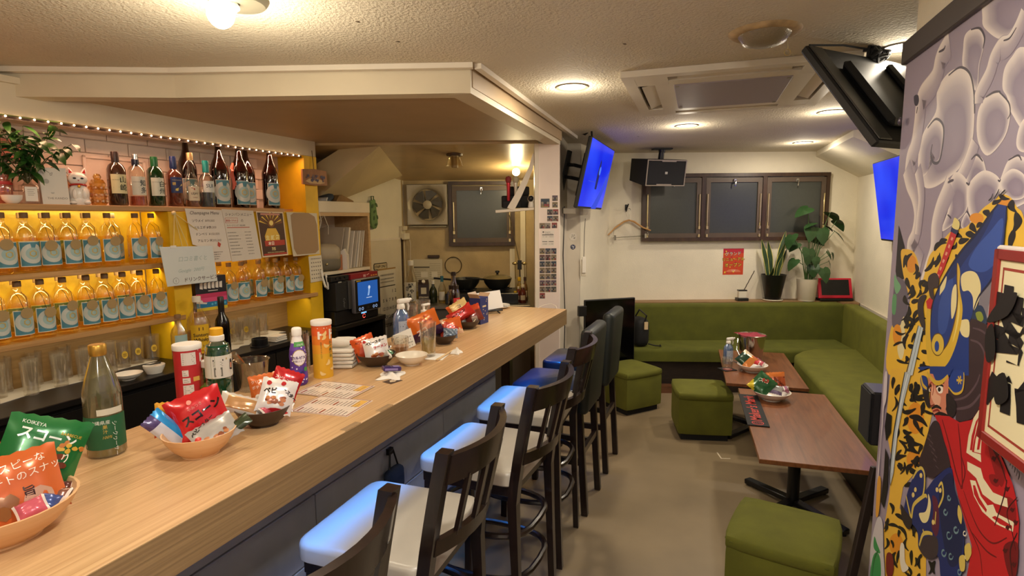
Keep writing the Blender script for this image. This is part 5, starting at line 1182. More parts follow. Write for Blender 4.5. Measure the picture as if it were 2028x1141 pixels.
mn('second laminated menu overlapping the first, nearer the orange tin', [(-.085, -.12), (.07, -.12), (.07, .10), (-.085, .10)], CTR(1.000, -.288, CT + .0032, 2), 6)
# bar runner scrap under the dark bowl (dark mat with red lettering)
rn = ART().prism(rect(-.09, -.025, .09, .025), 0, .004, 0); rn.text("Maker's", -.07, -.012, .034, 1, .0046, bold=.02)
solo(rn, 'bar_mat', [m_blkm, flat('#b03028')], 'small black rubber mat with red lettering behind the dark bowl', 'mat', CTR(.735, -.370, CT + .0003, 8 - 90))
# towels, tissue, packet
m_cl = MATS['white_cloth']
for k in range(5):
    v, f = puffbox(.15 - .006 * k, .10, 0, .014, .006, .001); solo(MB().add(v, f, 0, True), 'folded_towel', [m_cl], ('lowest', 'second', 'third', 'fourth', 'topmost')[k] + ' folded white towel of the pile beside the orange crisps tin', 'towel', CTR(1.27 + .004 * k, -.487, CT + .0005 + .0145 * k, 4 * (k % 3) - 70), 'folded towels beside the orange tin')
for k, (u_, n_, z_) in enumerate([(1.275, -.49, .078), (1.33, -.50, .074)]):
    b = MB().tube([(-.05, 0, .0), (-.02, .004, .004), (.02, -.003, .002), (.05, 0, 0)], [.014, .018, .017, .013], 0, 10); solo(b, 'rolled_towel', [m_cl], ('rolled white hand towel on top of the towel pile', 'second rolled white hand towel on the towel pile, nearer the dark bowl')[k], 'towel', CTR(u_, n_, CT + z_ + .014, -60 + 30 * k), 'rolled towels on the pile')
def crumple(w, d, h, seed, n=12):
    r_ = random.Random(seed); ph = [r_.uniform(0, 6) for _ in range(4)]; vs = []; fs = []
    for j in range(n + 1):
        for i in range(n + 1):
            u, v = -1 + 2 * i / n, -1 + 2 * j / n; q = 1 + .14 * math.sin(5 * math.atan2(v, u) + ph[0]); rr = max(abs(u), abs(v)); vs.append((u * w / 2 * q, v * d / 2 * q, .001 + h * (1 - rr ** 2) * (.55 + .3 * math.sin(5 * u + ph[1]) * math.sin(4 * v + ph[2]) + .25 * math.sin(9 * u - 6 * v + ph[3])) ** 1))
    vs += [(x, y, 0.0) for x, y, z in vs]; N = n + 1
    for j in range(n):
        for i in range(n): a = j * N + i; fs += [(a, a + 1, a + N + 1, a + N), (N * N + a + N, N * N + a + N + 1, N * N + a + 1, N * N + a)]
    return vs, fs
v, f = crumple(.12, .085, .018, 3); solo(MB().add(v, f, 0, True), 'paper_napkin', [mat('napkin', '#e6e0d6', .9)], 'crumpled white paper napkin under the purple packet', 'napkin', CTR(1.222, -.198, CT + .0003, 20))
pk = ART().box(-.035, .035, -.017, .017, 0, .016, 0, .003); pk.poly(rect(.005, -.010, .03, .010), 1, .0165); pk.poly(rect(-.03, -.012, -.005, .012), 2, .0165); pk.add([(-.03, -.0173, .004), (.02, -.0173, .004), (.02, -.0173, .012), (-.03, -.0173, .012)], [(0, 1, 2, 3)], 1)
solo(pk, 'sweet_packet', [foil('#3c2a6a'), flat('#8a7ab0'), flat('#2a1a50')], 'purple sweets packet lying on the crumpled napkin', 'packet', CTR(1.225, -.200, CT + .0185, -40) @ Matrix.Rotation(rad(6), 4, 'Y'))
st_ = ART().prism(rect(-.028, -.024, .028, .024), 0, .0008, 0); st_.poly([(-.016, -.006), (.0, -.014), (.018, -.004), (.006, .004), (.012, .014), (-.004, .012)], 1, .0012)
solo(st_, 'counter_sticker', [flat('#4a3626'), flat('#c9b494')], 'small brown square sticker on the counter in front of the napkin', 'sticker', CTR(1.155, -.150, CT + .0003, -15))
bowl('cream ceramic bowl on the counter before the tall water glass', CTR(1.392, -.212, CT + .0003), .066, .042, m_cerb, 'ceramic_bowl', None, .45)
rk = thing('rocks_glass', 'short glass of amber drink behind the cream bowl', 'glass', CTR(1.50, -.335, CT + .0003))
MB().nocap().lathe([(.034, 0), (.036, .004), (.038, .085), (.036, .085), (.033, .01)], 0, 22).build('glass_body', [gt], rk); MB().lathe([(.032, .01), (.0345, .045)], 0, 20).build('drink', [mat('amber_tea', '#a0621c', .15)], rk)
hg = thing('highball_glass', 'tall clear glass of pale iced drink standing on a white napkin', 'glass', CTR(1.535, -.215, CT + .0018))
MB().nocap().lathe([(.029, 0), (.031, .006), (.036, .150), (.0345, .150), (.0285, .016)], 0, 24).build('glass_body', [gt], hg); MB().lathe([(.0275, .016), (.0315, .075)], 0, 20).build('drink', [glass('pale_drink', '#e2d894', .04, .3, .05, .3, '#c9bc6a')], hg)
for k in range(4): MB().box(-.011, .011, -.011, .011, -.011, .011, 0, .003).build('ice_cube', [glass('ice', '#eef0e4', .15, .8, .05, .2, '#e4e2cc')], hg, LR(.012 * math.cos(k * 1.7), .012 * math.sin(k * 1.7), .065 + .010 * (k % 2), 30 * k, 20 * k))
solo(ART().prism(rect(-.055, -.055, .055, .055), 0, .0014, 0), 'square_napkin', [MATS['napkin']], 'flat white square napkin under the tall glass', 'napkin', CTR(1.535, -.19, CT + .0003, 12))
for k in (0, 1):
    solo(MB().bar((0, 0, 0), (.20, .0, .003), .004 + .001 * k, .004, 0), 'chopstick', [wood('chopstick_wood', '#d8b888', '#e4c89c', (2, 30, 30), .6)], ('nearer chopstick resting toward the crumpled wrapper', 'farther chopstick resting toward the crumpled wrapper')[k], 'chopstick', CTR(1.475, -.137 - .007 * k, CT + .005, 5 - 2 * k))
v, f = crumple(.05, .045, .03, 8, 8); solo(MB().add(v, f, 0, True), 'paper_wad', [MATS['napkin']], 'small crumpled paper wad at the chopstick tips', 'napkin', CTR(1.63, -.128, CT + .0003))
# tent card, sprays, pump, glasses behind
tc_ = ART().prism(rect(-.058, 0, .058, .085), -.0008, 0, 0); tc_.text('Menu', -.045, .066, .008, 1, .0006)
for r_i in range(4):
    for c_i in range(6): scrib(tc_, -.045 + .016 * c_i, .046 - .013 * r_i, .007, 1, .0006, .007)
solo(tc_, 'tent_card', [flat('#ddd8cc'), flat('#4a4440')], 'white tent card with rows of small print behind the amber drink', 'card', CTR(1.62, -.375, CT + .0005, -14) @ Matrix.Rotation(rad(-14), 4, 'X') @ UP @ Matrix.Rotation(rad(8), 4, 'Z'))
def spray(lab, T, s=1.):
    t = thing('spray_bottle', lab, 'bottle', T @ Matrix.Scale(s, 4))
    MB().lathe([(.040, 0), (.043, .005), (.043, .12), (.036, .145), (.018, .165), (.016, .172)], 0, 22, None, sy=.72).build('body', [glass('blue_pet', '#9ab4dc', .08, .6, .1, .4, '#7f9ccc')], t)
    b = ART(); W = lambda u, v: (.0437 * math.sin(u / .043), -.0437 * .725 * math.cos(u / .043), v)
    for k in range(8): a, c = -.036 + .009 * k, -.027 + .009 * k; b.add([W(a, .02), W(c, .02), W(c, .112), W(a, .112)], [(0, 1, 2, 3)], 0, True)
    for k in range(9): W2 = lambda u, v: (.0442 * math.sin(u / .043), -.0442 * .73 * math.cos(u / .043), v); b.add([W2(-.03, .03 + .009 * k), W2(-.03 + .02 + .008 * (k % 3), .03 + .009 * k), W2(-.03 + .02 + .008 * (k % 3), .0345 + .009 * k), W2(-.03, .0345 + .009 * k)], [(0, 1, 2, 3)], 1)
    b.build('paper_label', [flat('#aab4c4'), flat('#6a7488')], t)
    h = MB(); h.lathe([(.019, .168), (.020, .172), (.018, .188), (.014, .192)], 0, 16); h.box(-.018, .05, -.012, .012, .192, .216, 0, .008, 2); h.tube([(.05, 0, .207), (.062, 0, .207)], .007, 0, 8)
    h.build('trigger_head', [flat('#e2ddd2')], t); MB().tube([(.038, 0, .195), (.046, 0, .175), (.042, 0, .155)], [.006, .005, .004], 0, 6).build('trigger', [flat('#e2ddd2')], t)
    return t
spray('blue spray bottle with white trigger head beside the tent card', CTR(1.725, -.470, CT + .0003, -20), 1.0)
pb = thing('pump_bottle', 'pump bottle with white dispenser head behind the tall water glass', 'bottle', CTR(1.93, -.465, CT + .0003, -10))
MB().lathe([(.028, 0), (.031, .004), (.031, .095), (.022, .11), (.014, .115)], 0, 18).build('body', [glass('pump_clear', '#e4e0d4', .1, .6, .05, .3)], pb); b = MB(); b.lathe([(.016, .113), (.016, .13), (.006, .132), (.006, .15)], 0, 12); b.box(-.012, .045, -.008, .008, .15, .162, 0, .004, 2); b.build('pump_head', [flat('#e8e3d8')], pb)
for i, (u_, n_, h_) in enumerate([(1.93, -.545, .16), (2.03, -.530, .165)]):
    t = thing('tall_tumbler', ('tall clear tumbler with black print behind the pump bottle', 'plain tall clear tumbler behind the pump bottle')[i], 'glass', CTR(u_, n_, CT + .0003)); MB().nocap().lathe([(.034, 0), (.035, .004), (.042, h_), (.040, h_), (.032, .012)], 0, 22).build('glass_body', [gt], t)
    if i == 0: b = ART(); b.text('黒霧', 0, .05, .034, 0, wrap=wrapr(.0385), align='CENTER', bold=.02); b.build('print', [m_blkm], t)
solo(ART().box(-.03, .03, -.002, .002, 0, .075, 0).poly([(-.028, .004), (.028, .004), (.028, .04), (-.028, .04)], 1, .0026, UP), 'pink_card', [flat('#d8b8b4'), flat('#c88a92')], 'small pink card standing beside the blue spray bottle', 'card', CTR(1.83, -.49, CT + .0005, -15))
beer = bottle('brown beer bottle with red label behind the farthest snack bowl', 0, 0, [(.034, 0), (.037, .005), (.037, .135), (.033, .16), (.021, .195), (.0145, .22), (.0135, .255)], glass('beer_brown', '#4a2210', .06, .7, .05, .5, '#2a1208'), [('cap', m_dark, [(.016, .250), (.0165, .256), (.0165, .268), (.012, .272)])], None, (mat('beer_dark', '#1a0a05', .15), .19), z=0, name='beer_bottle'); beer.matrix_local = CTR(2.50, -.585, CT + .0003, -20)
b, ms = textlabel(.037, .062, .05, .115, '#a8201c', [('BEER', 0, .098, .010, '#e8d8c0', V)], [(rect(-.02, .06, .02, .09), '#d8ccb4')]); b.build('paper_label', ms, beer)
bx = thing('snack_carton', 'blue printed carton with torn open top, standing by the farthest bowl', 'carton', CTR(2.325, -.335, CT + .0003, -6))
b = ART(); b.box(-.045, .045, -.035, .035, 0, .15, 0)
for k in range(10): b.poly(circ(-.036 + .075 * rs.random(), .02 + .12 * rs.random(), .004, 6), 2, .0352, UP)
for r_i in range(4):
    for c_i in range(2): pass
E2 = Matrix.Rotation(rad(90), 4, 'Z') @ UP; b.poly(rect(-.032, .0, .032, .145), 1, .0452, E2)
W2 = Matrix.Rotation(rad(-90), 4, 'Z') @ UP
for r_i in range(5):
    for c_i in range(2): b.poly(rect(-.026 + .03 * c_i, .015 + .025 * r_i, -.006 + .03 * c_i, .034 + .025 * r_i), 3, .0456, E2)
b.poly(rect(-.02, .095, .02, .105), 2, .0354, UP)
b.build('printed_box', [flat('#1f2a66'), flat('#d6d2cc'), flat('#c9b48a'), flat('#3a3f70')], bx)
for sx, a in ((-1, 40), (1, -55)): MB().box(-.0008, .0008, -.034, .034, 0, .032).build('flap', [flat('#b09070')], bx, LR(sx * .045, 0, .15, 0, 0, -a))
MB().box(-.044, .044, -.0008, .0008, 0, .03).build('flap', [flat('#b8a088')], bx, LR(0, .034, .15, 0, -30))
wc = thing('tablet_stand', 'blank white board on a black stand before the stove', 'board', CTR(2.66, -.40, CT + .0003, -40))
MB().prism([(-.085, .0), (.085, .012), (.072, .125), (-.098, .115)], -.002, .002, 0, Matrix.Rotation(rad(-12), 4, 'X') @ UP @ Matrix.Translation((0, .018, 0))).build('board', [flat('#e4e2de')], wc)
b = MB().box(-.09, .07, -.02, .012, .012, .022, 0, .003); b.tube([(.03, -.01, .015), (.04, -.035, .0)], .004, 0, 6); b.tube([(-.05, -.01, .015), (-.06, -.03, 0)], .004, 0, 6); b.build('stand', [m_blk], wc)
pt_ = CTR(2.86, -.43, CT + .0003); solo(MB().lathe([(.05, 0), (.055, .002), (.075, .016), (.074, .018), (.054, .006)], 0, 28).lathe([(.05, .012), (.055, .014), (.075, .028), (.074, .030), (.05, .022)], 0, 28), 'white_plate', [m_porc], 'white plates stacked beside the blank white board', 'plate', pt_) if 0 else None
for k in range(2): solo(MB().nocap().lathe([(.045, 0), (.055, .002), (.078, .013), (.077, .015), (.054, .005)], 0, 30), 'white_plate', [m_porc], ('lower', 'upper')[k] + ' white plate of the pair at the counter end', 'plate', CTR(2.875, -.445, CT + .0003 + .0075 * k), 'white plates at the counter end')
solo(MB().tube([(-.06, .02, .003), (-.02, .035, .02), (.03, .03, .03), (.06, .0, .018), (.06, -.02, .003)], .002, 0, 6), 'white_cable', [flat('#d8d0c0')], 'thin white cable looping at the counter end by the pillar', 'cable', CTR(2.93, -.12, CT + .0003, -60))
# ---------------------------------------------------------------- cabinet, karaoke rack and kitchen things
cb_ = thing('open_cabinet', 'white topped open cabinet beyond the yellow upright, stuffed with papers', 'cabinet', FS)
m_cab = mat('cabinet_white', '#d8ccb2', .55, var=(5, .06)); m_cabw = wood('cabinet_pine', '#b08c5c', '#c4a070', (3, 20, 20), .5)
MB().box(1.43, 2.03, 0, .35, 1.682, 1.765, 0, .003).build('top_board', [m_cab], cb_)
MB().box(1.43, 2.03, .005, .35, 1.655, 1.682).build('head_rail', [m_cabw], cb_)
MB().box(2.005, 2.028, .005, .35, .837, 1.655).build('side_board', [m_cabw], cb_)
MB().box(1.43, 2.005, .0, .35, 1.215, 1.24, 0, .002).build('shelf', [m_cab], cb_)
bb = thing('blue_bag', 'small dark blue packet lying on top of the open cabinet', 'packet', FS @ LR(1.70, .17, 1.766, 20)); v, f = puffbox(.16, .10, 0, .05, .02, .004); MB().add(v, f, 0, True).build('body', [flat('#24364e')], bb, Matrix.Rotation(rad(-18), 4, 'Y')); MB().box(-.085, -.05, -.045, .045, .03, .052).build('label', [flat('#c8ccd0')], bb, Matrix.Rotation(rad(-18), 4, 'Y'))
solo(MB().prism([(-.11, 0), (.11, 0), (.10, .015), (-.04, .058), (-.07, .05)], -.05, .05, 0, UP), 'cardboard_wedge', [wood('brown_card', '#7a5a30', '#8c6a3c', (4, 20, 4), .7)], 'folded brown cardboard beside the blue packet on the open cabinet', 'cardboard', FS @ LR(1.86, .16, 1.766, 0))
m_fold = mat('file_plastic', '#c3b7a4', .4)
for k, (x, a, w) in enumerate([(1.66, 14, .006), (1.74, 12, .02), (1.80, 12, .008), (1.84, 13, .008), (1.875, 12, .010), (1.905, 11, .008), (1.935, 10, .010)]):
    solo(MB().box(-w / 2, w / 2, .03, .29, 0, .30 if k > 1 else .33, 0, .002), 'paper_folder', [mat('folder_%d' % k, ['#b5a894', '#c9bda8', '#d8cfc0', '#c6bba8', '#ddd6c8', '#cdbfa6', '#d6ccb8'][k], .5)], ('wide grey folder leaning first', 'thick beige folder leaning second', 'white folder leaning third', 'beige folder leaning fourth', 'white folder leaning fifth', 'tan folder leaning sixth', 'pale folder leaning last')[k] + ' in the open cabinet', 'folder', FS @ LR(x, .0, 1.243, 0, 0, a), 'folders in the open cabinet')
solo(MB().prism([(-.06, 0), (.05, 0), (.05, .11), (.03, .16), (-.06, .10)], -.05, .05, 0, UP), 'magazine_file', [mat('file_white', '#ddd5c8', .5)], 'white cut-corner magazine file in the open cabinet', 'file', FS @ LR(1.725, .06, 1.241, -60))
hb = thing('handbag', 'grey beige flap handbag slouched in the open cabinet', 'bag', FS @ LR(1.55, .06, 1.241, -20)); v, f = puffbox(.20, .10, 0, .13, .03, .01); MB().add(v, f, 0, True).build('body', [mat('olive_bag', '#6a6352', .6)], hb); v, f = puffbox(.215, .12, .06, .20, .05, .008); MB().add(v, f, 0, True).build('flap', [mat('beige_bag', '#a5977e', .6, var=(6, .05))], hb); MB().ball((-.03, -.062, .055), .010, 0, 10).build('snap', [m_brass], hb)
solo(MB().box(-.02, .02, -.03, .03, 0, .12, 0, .004), 'tan_wallet', [mat('tan_leather', '#a8683e', .5)], 'tan leather wallet standing between handbag and magazine file', 'wallet', FS @ LR(1.655, .03, 1.241, -30))
solo(MB().tube([(0, 0, .09), (0, -.012, .03), (.012, -.02, -.03), (.045, -.015, -.05), (.062, 0, -.02), (.055, .01, .06)], .008, 0, 8), 'white_hook', [flat('#e2ded2')], 'white plastic hook hanging at the yellow upright', 'hook', FS @ LR(1.405, -.018, 1.17))
solo(MB().tube([(1.43, .0, 1.62), (1.46, -.02, 1.66), (1.50, -.02, 1.58), (1.52, .0, 1.52)], .002, 0, 5).tube([(1.43, 0, 1.70), (1.44, -.01, 1.62), (1.43, -.0, 1.56)], .002, 0, 5), 'thin_wire', [flat('#d8d2c0')], 'thin white wire curling from the yellow upright over the cabinet', 'wire', FS)
# black rack, amplifier, karaoke player
rk2 = thing('black_rack', 'black wooden equipment rack below the karaoke player', 'rack', FS)
MB().box(1.44, 2.06, -.10, .30, .80, .835, 0, .003).build('top_board', [m_black], rk2); MB().box(1.44, 1.47, -.09, .30, 0, .80).build('side_board', [m_black], rk2); MB().box(2.03, 2.06, -.09, .30, 0, .80).build('side_board', [m_black], rk2); MB().box(1.47, 2.03, .20, .22, 0, .80).build('back_board', [m_blkm], rk2); MB().box(1.47, 2.03, -.08, .2, .40, .425).build('shelf', [m_black], rk2)
kp = thing('karaoke_player', 'black karaoke player with small lit blue touch screen', 'karaoke machine', FS)
MB().box(1.47, 2.0, -.07, .24, .836, .945, 0, .006).build('base_unit', [m_blk], kp)
MB().box(1.47, 1.60, -.09, .22, .945, 1.16, 0, .006).build('left_speaker', [m_blkm], kp)
MB().box(1.60, 1.64, -.10, .2, .945, 1.165, 0, .004).build('trim_bar', [mat('gunmetal', '#5a5854', .35, .6)], kp)
MB().box(1.64, 2.0, -.03, .22, .945, 1.16, 0, .006).build('housing', [m_blk], kp)
tb = MB().box(1.635, 1.965, -.125, -.085, .905, 1.172, 0, .012, 2); tb.build('screen_frame', [mat('silver_plastic', '#77757a', .35, .4)], kp)
b = ART(); b.poly(rect(1.645, .915, 1.955, 1.162), 0, .1257); b.poly(rect(1.672, .965, 1.925, 1.145), 1, .1262)
b.poly([(1.79, 1.03), (1.80, 1.06), (1.805, 1.095), (1.825, 1.095), (1.82, 1.06), (1.81, 1.03)], 2, .1266); b.poly(circ(1.815, 1.095, .014, 12), 3, .127); b.poly(rect(1.775, 1.012, 1.845, 1.017), 3, .1266)
for x in (1.69, 1.725, 1.865, 1.90): b.poly(circ(x, .935, .013, 14), 4, .1262); b.poly(circ(x, .935, .007, 10), 0, .1266)
b.poly(rect(1.66, 1.150, 1.715, 1.158), 5, .1262); b.poly(circ(1.795, .936, .012, 12), 6, .1262)
b.build('touch_screen', [m_blk, lamp('small_screen', '#2f62b0', .8), lamp('screen_figure', '#9cc0f0', .8), lamp('screen_white', '#dbe8ff', .8), lamp('pad_light', '#a8c4f0', .6), flat('#c9a83c'), flat('#2a2a2c')], kp, UP)
b = ART(); b.poly(rect(1.775, .905 - .022, 1.84, .905 - .012), 0, .0712); wv = circ(1.808, .862, .018, 22, 20, 340)
for i in range(len(wv) - 1): a, c = wv[i], wv[i + 1]; b.poly([a, c, (c[0] * .75 + 1.808 * .25, c[1] * .75 + .862 * .25), (a[0] * .75 + 1.808 * .25, a[1] * .75 + .862 * .25)], 1, .0712)
b.text('LIVE', 1.48, 1.11, .02, 2, .0912, rot=-90) if 0 else None
b.build('indicator', [lamp('blue_indicator', '#7ab8ff', 1.6), lamp('red_ring', '#ff5a4a', 1.6), flat('#8a8a8a')], kp, UP)
b = ART(); b.text('Cyber', 0, 0, .030, 0, 0, rot=-90); b.poly(rect(-.05, .12, -.012, .128), 1, 0); b.build('side_print', [flat('#6a6a68'), flat('#9a9890')], kp, LR(1.545, -.0912, 1.04) @ UP)
am = thing('amplifier', 'flat black amplifier box on top of the karaoke player', 'amplifier', FS @ LR(1.66, .06, 1.166)); MB().box(-.20, .0, -.12, .15, 0, .040, 0, .004).build('casing', [m_blk], am)
for k in range(3): MB().lathe([(.008, 0), (.008, .01)], 0, 10, Matrix.Rotation(rad(90), 4, 'X')).build('knob', [m_blkm], am, LR(-.15 + .05 * k, -.12, .024))
rbx = ART().box(-.17, .17, -.10, .10, 0, .042, 0); rbx.text('W', .0, .006, .034, 1, .1006, UP, bold=.03, align='CENTER'); rbx.poly([(.03, .018), (.06, .03), (.056, .034), (.028, .024)], 1, .1006, UP)
for k in range(3): rbx.poly(rect(.08 + .03 * k, .010, .098 + .03 * k, .018), 2, .1006, UP)
solo(rbx, 'red_box', [flat('#8c1420'), flat('#e0b8b0'), flat('#d8b048')], 'dark red flat box with white emblem atop the karaoke player', 'box', FS @ LR(1.835, .03, 1.163))
# big wall calendar and mitt
wc2 = ART().prism([(-.135, .33), (.155, .33), (.150, -.36), (-.09, -.36)], -.002, 0, 0); wc2.poly(rect(-.135, .33, .155, .345), 1, .0004)
scrib(wc2, -.10, .27, .22, 2, .001, .02); scrib(wc2, -.10, .235, .22, 2, .001, .015); scrib(wc2, -.10, .205, .22, 2, .001, .015); wc2.poly(rect(-.11, .165, .14, .175), 2, .001)
days = [['', '', '', '', '', '1', '2'], ['3', '4', '5', '6', '7', '8', '9'], ['10', '11', '12', '13', '14', '15', '16'], ['17', '18', '19', '20', '21', '22', '23'], ['24', '25', '26', '27', '28', '29', '30'], ['31', '', '', '', '', '', '4']]
for r_i, row in enumerate(days):
    for c_i, d_ in enumerate(row):
        if d_ and c_i > 1: wc2.text(d_, -.10 + (c_i - 1.2) * .05, .10 - .082 * r_i, .045, 2, .001, align='CENTER', bold=.02)
solo(wc2, 'wall_calendar', [flat('#d9d0bc'), flat('#a88450'), flat('#4a4238')], 'large white wall calendar with big numerals hanging beyond the karaoke player', 'calendar', FS @ LR(2.685, .330, .815) @ UP)
mt = thing('oven_mitt', 'green leaf-patterned oven mitt hanging beside the open cabinet', 'mitt', FS @ LR(2.50, .325, 1.70))
b = MB(); prof = [(-.035, .10), (.035, .115), (.045, .04), (.060, -.06), (.062, -.12), (.04, -.155), (.0, -.16), (-.03, -.14), (-.045, -.08), (-.045, 0)]
def pad(prof, th): 
    n = len(prof); c = Vector((sum(p[0] for p in prof) / n, sum(p[1] for p in prof) / n)); vs = []; fs = []
    rings = [(1., 0), (.92, .6), (.6, 1.), (.0, 1.05)]
    for s in (1, -1):
        for k, h in rings: vs += [(c.x + (x - c.x) * k, c.y + (y - c.y) * k, s * h * th) for x, y in prof]
    for s in (0, 1):
        for r_i in range(3):
            for k in range(n): o = s * 4 * n + r_i * n; q = (o + k, o + (k + 1) % n, o + n + (k + 1) % n, o + n + k); fs.append(q if s == 0 else tuple(reversed(q)))
    return vs, fs
v, f = pad(prof, .02); MB().add(v, f, 0, True, UP).build('body', [mat('mitt_green', '#6f8f5a', .8)], mt)
b = ART()
for x, y, a in ((.0, .0, 30), (.035, .06, -60), (.04, -.05, -70), (-.01, -.06, 80), (.015, -.12, 10), (-.025, .05, 60)):
    c, s = math.cos(rad(a)), math.sin(rad(a)); b.poly([(x + px * c - py * s, y + px * s + py * c) for px, py in [(.022 * math.cos(q), .013 * math.sin(q)) for q in [2 * PI * k / 12 for k in range(12)]]], 0, .0213)
b.build('leaf_print', [flat('#3f5a34')], mt, UP); MB().tube([(-.01, 0, .10), (-.02, -.005, .14), (.015, -.005, .14), (.02, 0, .105)], .005, 0, 6).build('loop', [flat('#3a5a30')], mt)
ol = thing('power_outlet', 'cream wall outlet with plugged adapters beside the fan', 'outlet', FS @ LR(2.985, .318, 1.50)); MB().box(-.035, .035, 0, .034, -.06, .06, 0, .004).build('plate', [flat('#d8cdb0')], ol); MB().box(-.03, .03, -.03, 0, .015, .06, 0, .006).build('plug', [flat('#cfc3a6')], ol); MB().box(-.045, .045, -.045, 0, -.075, -.01, 0, .006).build('adapter', [flat('#e0d6bc')], ol); MB().tube([(.045, -.03, -.04), (.07, -.03, -.12), (.075, -.02, -.3), (.06, 0, -.45)], .004, 0, 6).build('cord', [flat('#d8cdb4')], ol)
# extractor fan
fn = thing('extractor_fan', 'square grey extractor fan panel on the kitchen wall beside the window', 'fan', LR(-.848, 5.75, 1.772))
b = MB(); s_ = .205; N = 40; vs = []; fs = []
sqv = [(max(-s_, min(s_, s_ * 1.42 * math.cos(2 * PI * k / N))), max(-s_, min(s_, s_ * 1.42 * math.sin(2 * PI * k / N)))) for k in range(N)]
rings = [[(x, -.002, y) for x, y in sqv], [(x, -.05, y) for x, y in sqv], [(x * .97, -.06, y * .97) for x, y in sqv]] + [[(r * math.cos(2 * PI * k / N), yy, r * math.sin(2 * PI * k / N)) for k in range(N)] for r, yy in ((.192, -.062), (.175, -.05), (.158, -.03), (.155, -.012))]
for r_ in rings: vs += r_
for i in range(len(rings) - 1):
    for k in range(N): fs.append((i * N + k, i * N + (k + 1) % N, (i + 1) * N + (k + 1) % N, (i + 1) * N + k))
b.add(vs, fs, 0, True); b.build('panel', [mat('fan_grey', '#a39a88', .4, .2)], fn)
MB().lathe([(.0001, -.012), (.156, -.012)], 0, 36, Matrix.Rotation(rad(90), 4, 'X')).build('duct', [mat('fan_dark', '#2c2a24', .6)], fn)
for k in range(6):
    a = 60 * k; MB().add([(.03 * math.cos(rad(a)), -.018, .03 * math.sin(rad(a))), (.148 * math.cos(rad(a - 12)), -.016, .148 * math.sin(rad(a - 12))), (.150 * math.cos(rad(a + 12)), -.022, .150 * math.sin(rad(a + 12))), (.140 * math.cos(rad(a + 36)), -.034, .140 * math.sin(rad(a + 36))), (.03 * math.cos(rad(a + 50)), -.032, .03 * math.sin(rad(a + 50)))], [(0, 1, 2, 3, 4)]).build('blade', [mat('fan_blade', '#4b463c', .45)], fn)
MB().lathe([(.045, .02), (.044, .035), (.030, .046), (.0001, .05)], 0, 20, Matrix.Rotation(rad(90), 4, 'X')).build('hub', [mat('fan_hub', '#b5ab94', .4)], fn)
MB().box(-.19, .19, -.05, -.004, -.226, -.212).build('drip_tray', [mat('fan_tray', '#8f866f', .5)], fn)
b = ART(); b.poly(circ(0, 0, .013, 14), 0, 0); b.poly(circ(0, 0, .009, 12), 1, .0004); b.build('badge', [flat('#d0c6ae'), flat('#8f866f')], fn, LR(.165, -.0612, -.155) @ UP)
rl_ = MB().box(-.72, .10, -.04, 0, 2.02, 2.045, 0, .003); solo(rl_, 'curtain_rail', [m_cab], 'slim white rail above the kitchen window', 'rail', LR(0, 5.75, 0))
# kitchen worktop, stove and pans
kw = thing('kitchen_worktop', 'steel kitchen worktop below the kitchen window', 'worktop', LR(0, 0, 0)); MB().box(-1.05, .165, 5.05, 5.745, .81, .84, 0, .003).build('steel_top', [mat('brushed_steel', '#8f8a80', .35, .8)], kw); MB().box(-1.05, .165, 5.1, 5.745, 0, .81).build('carcass', [mat('steel_dark', '#5a564e', .5, .3)], kw)
sv = thing('gas_stove', 'black two-burner gas stove under the pans', 'stove', LR(-.28, 5.36, .8405)); MB().box(-.34, .34, -.22, .22, 0, .10, 0, .006).build('body', [m_blk], sv)
for x in (-.17, .17):
    MB().lathe([(.05, .10), (.05, .115)], 0, 16, LR(x)).build('burner', [m_blkm], sv)
    for a in (0, 45, 90, 135): MB().bar((x - .11 * math.cos(rad(a)), -.11 * math.sin(rad(a)), .118), (x + .11 * math.cos(rad(a)), .11 * math.sin(rad(a)), .118), .012, .012).build('grate', [m_blkm], sv)
    MB().lathe([(.022, 0), (.02, .025)], 0, 14, LR(x, -.22, .05) @ Matrix.Rotation(rad(90), 4, 'X')).build('knob', [mat('steel_knob', '#9a958a', .3, .8)], sv)
m_pan = mat('black_pan', '#1c1e1c', .4)
def pan(lab, x, y, lid):
    t = thing('frying_pan', lab, 'pan', LR(x, y, .9645)); MB().nocap().lathe([(.085, 0), (.095, .01), (.125, .05), (.140, .095), (.137, .095), (.118, .045), (.085, .008)], 0, 30).build('pan_body', [m_pan], t)
    MB().bar((-.13, -.02, .085), (-.30, -.06, .105), .026, .018, 0, (0, 0, 1), .005).build('handle', [m_blkm], t)
    if lid: MB().lathe([(.139, .096), (.12, .112), (.06, .128), (.0001, .132)], 0, 30).build('glass_lid', [mat('lid_glass', '#8a7e5c', .15, .4)], t); MB().lathe([(.010, .13), (.012, .145), (.022, .150), (.020, .165), (.0001, .168)], 0, 14).build('knob', [m_blk], t)
    return t
pan('open black frying pan on the near burner of the stove', -.445, 5.36, False); pan('black deep pan with a glass lid on the stove', -.14, 5.36, True)
nb = ART().prism(rect(-.15, -.19, .15, .19), -.004, 0, 0); nb.poly(rect(-.14, .10, .02, .115), 1, .0006)
for k in range(9): scrib(nb, -.135, .075 - .022 * k, .12, 1, .0006, .008); scrib(nb, .02, .14 - .022 * k, .11, 1, .0006, .006)
nb.poly(rect(-.07, .005, .0, .06), 2, .001); nb.poly(rect(.04, .005, .10, .06), 2, .001)
solo(nb, 'notice_board', [flat('#cdc3a6'), flat('#5c5442'), flat('#e4dcc8')], 'white notice sheet with two small labels on the kitchen wall below the fan', 'notice', LR(-.865, 5.738, 1.03) @ UP)
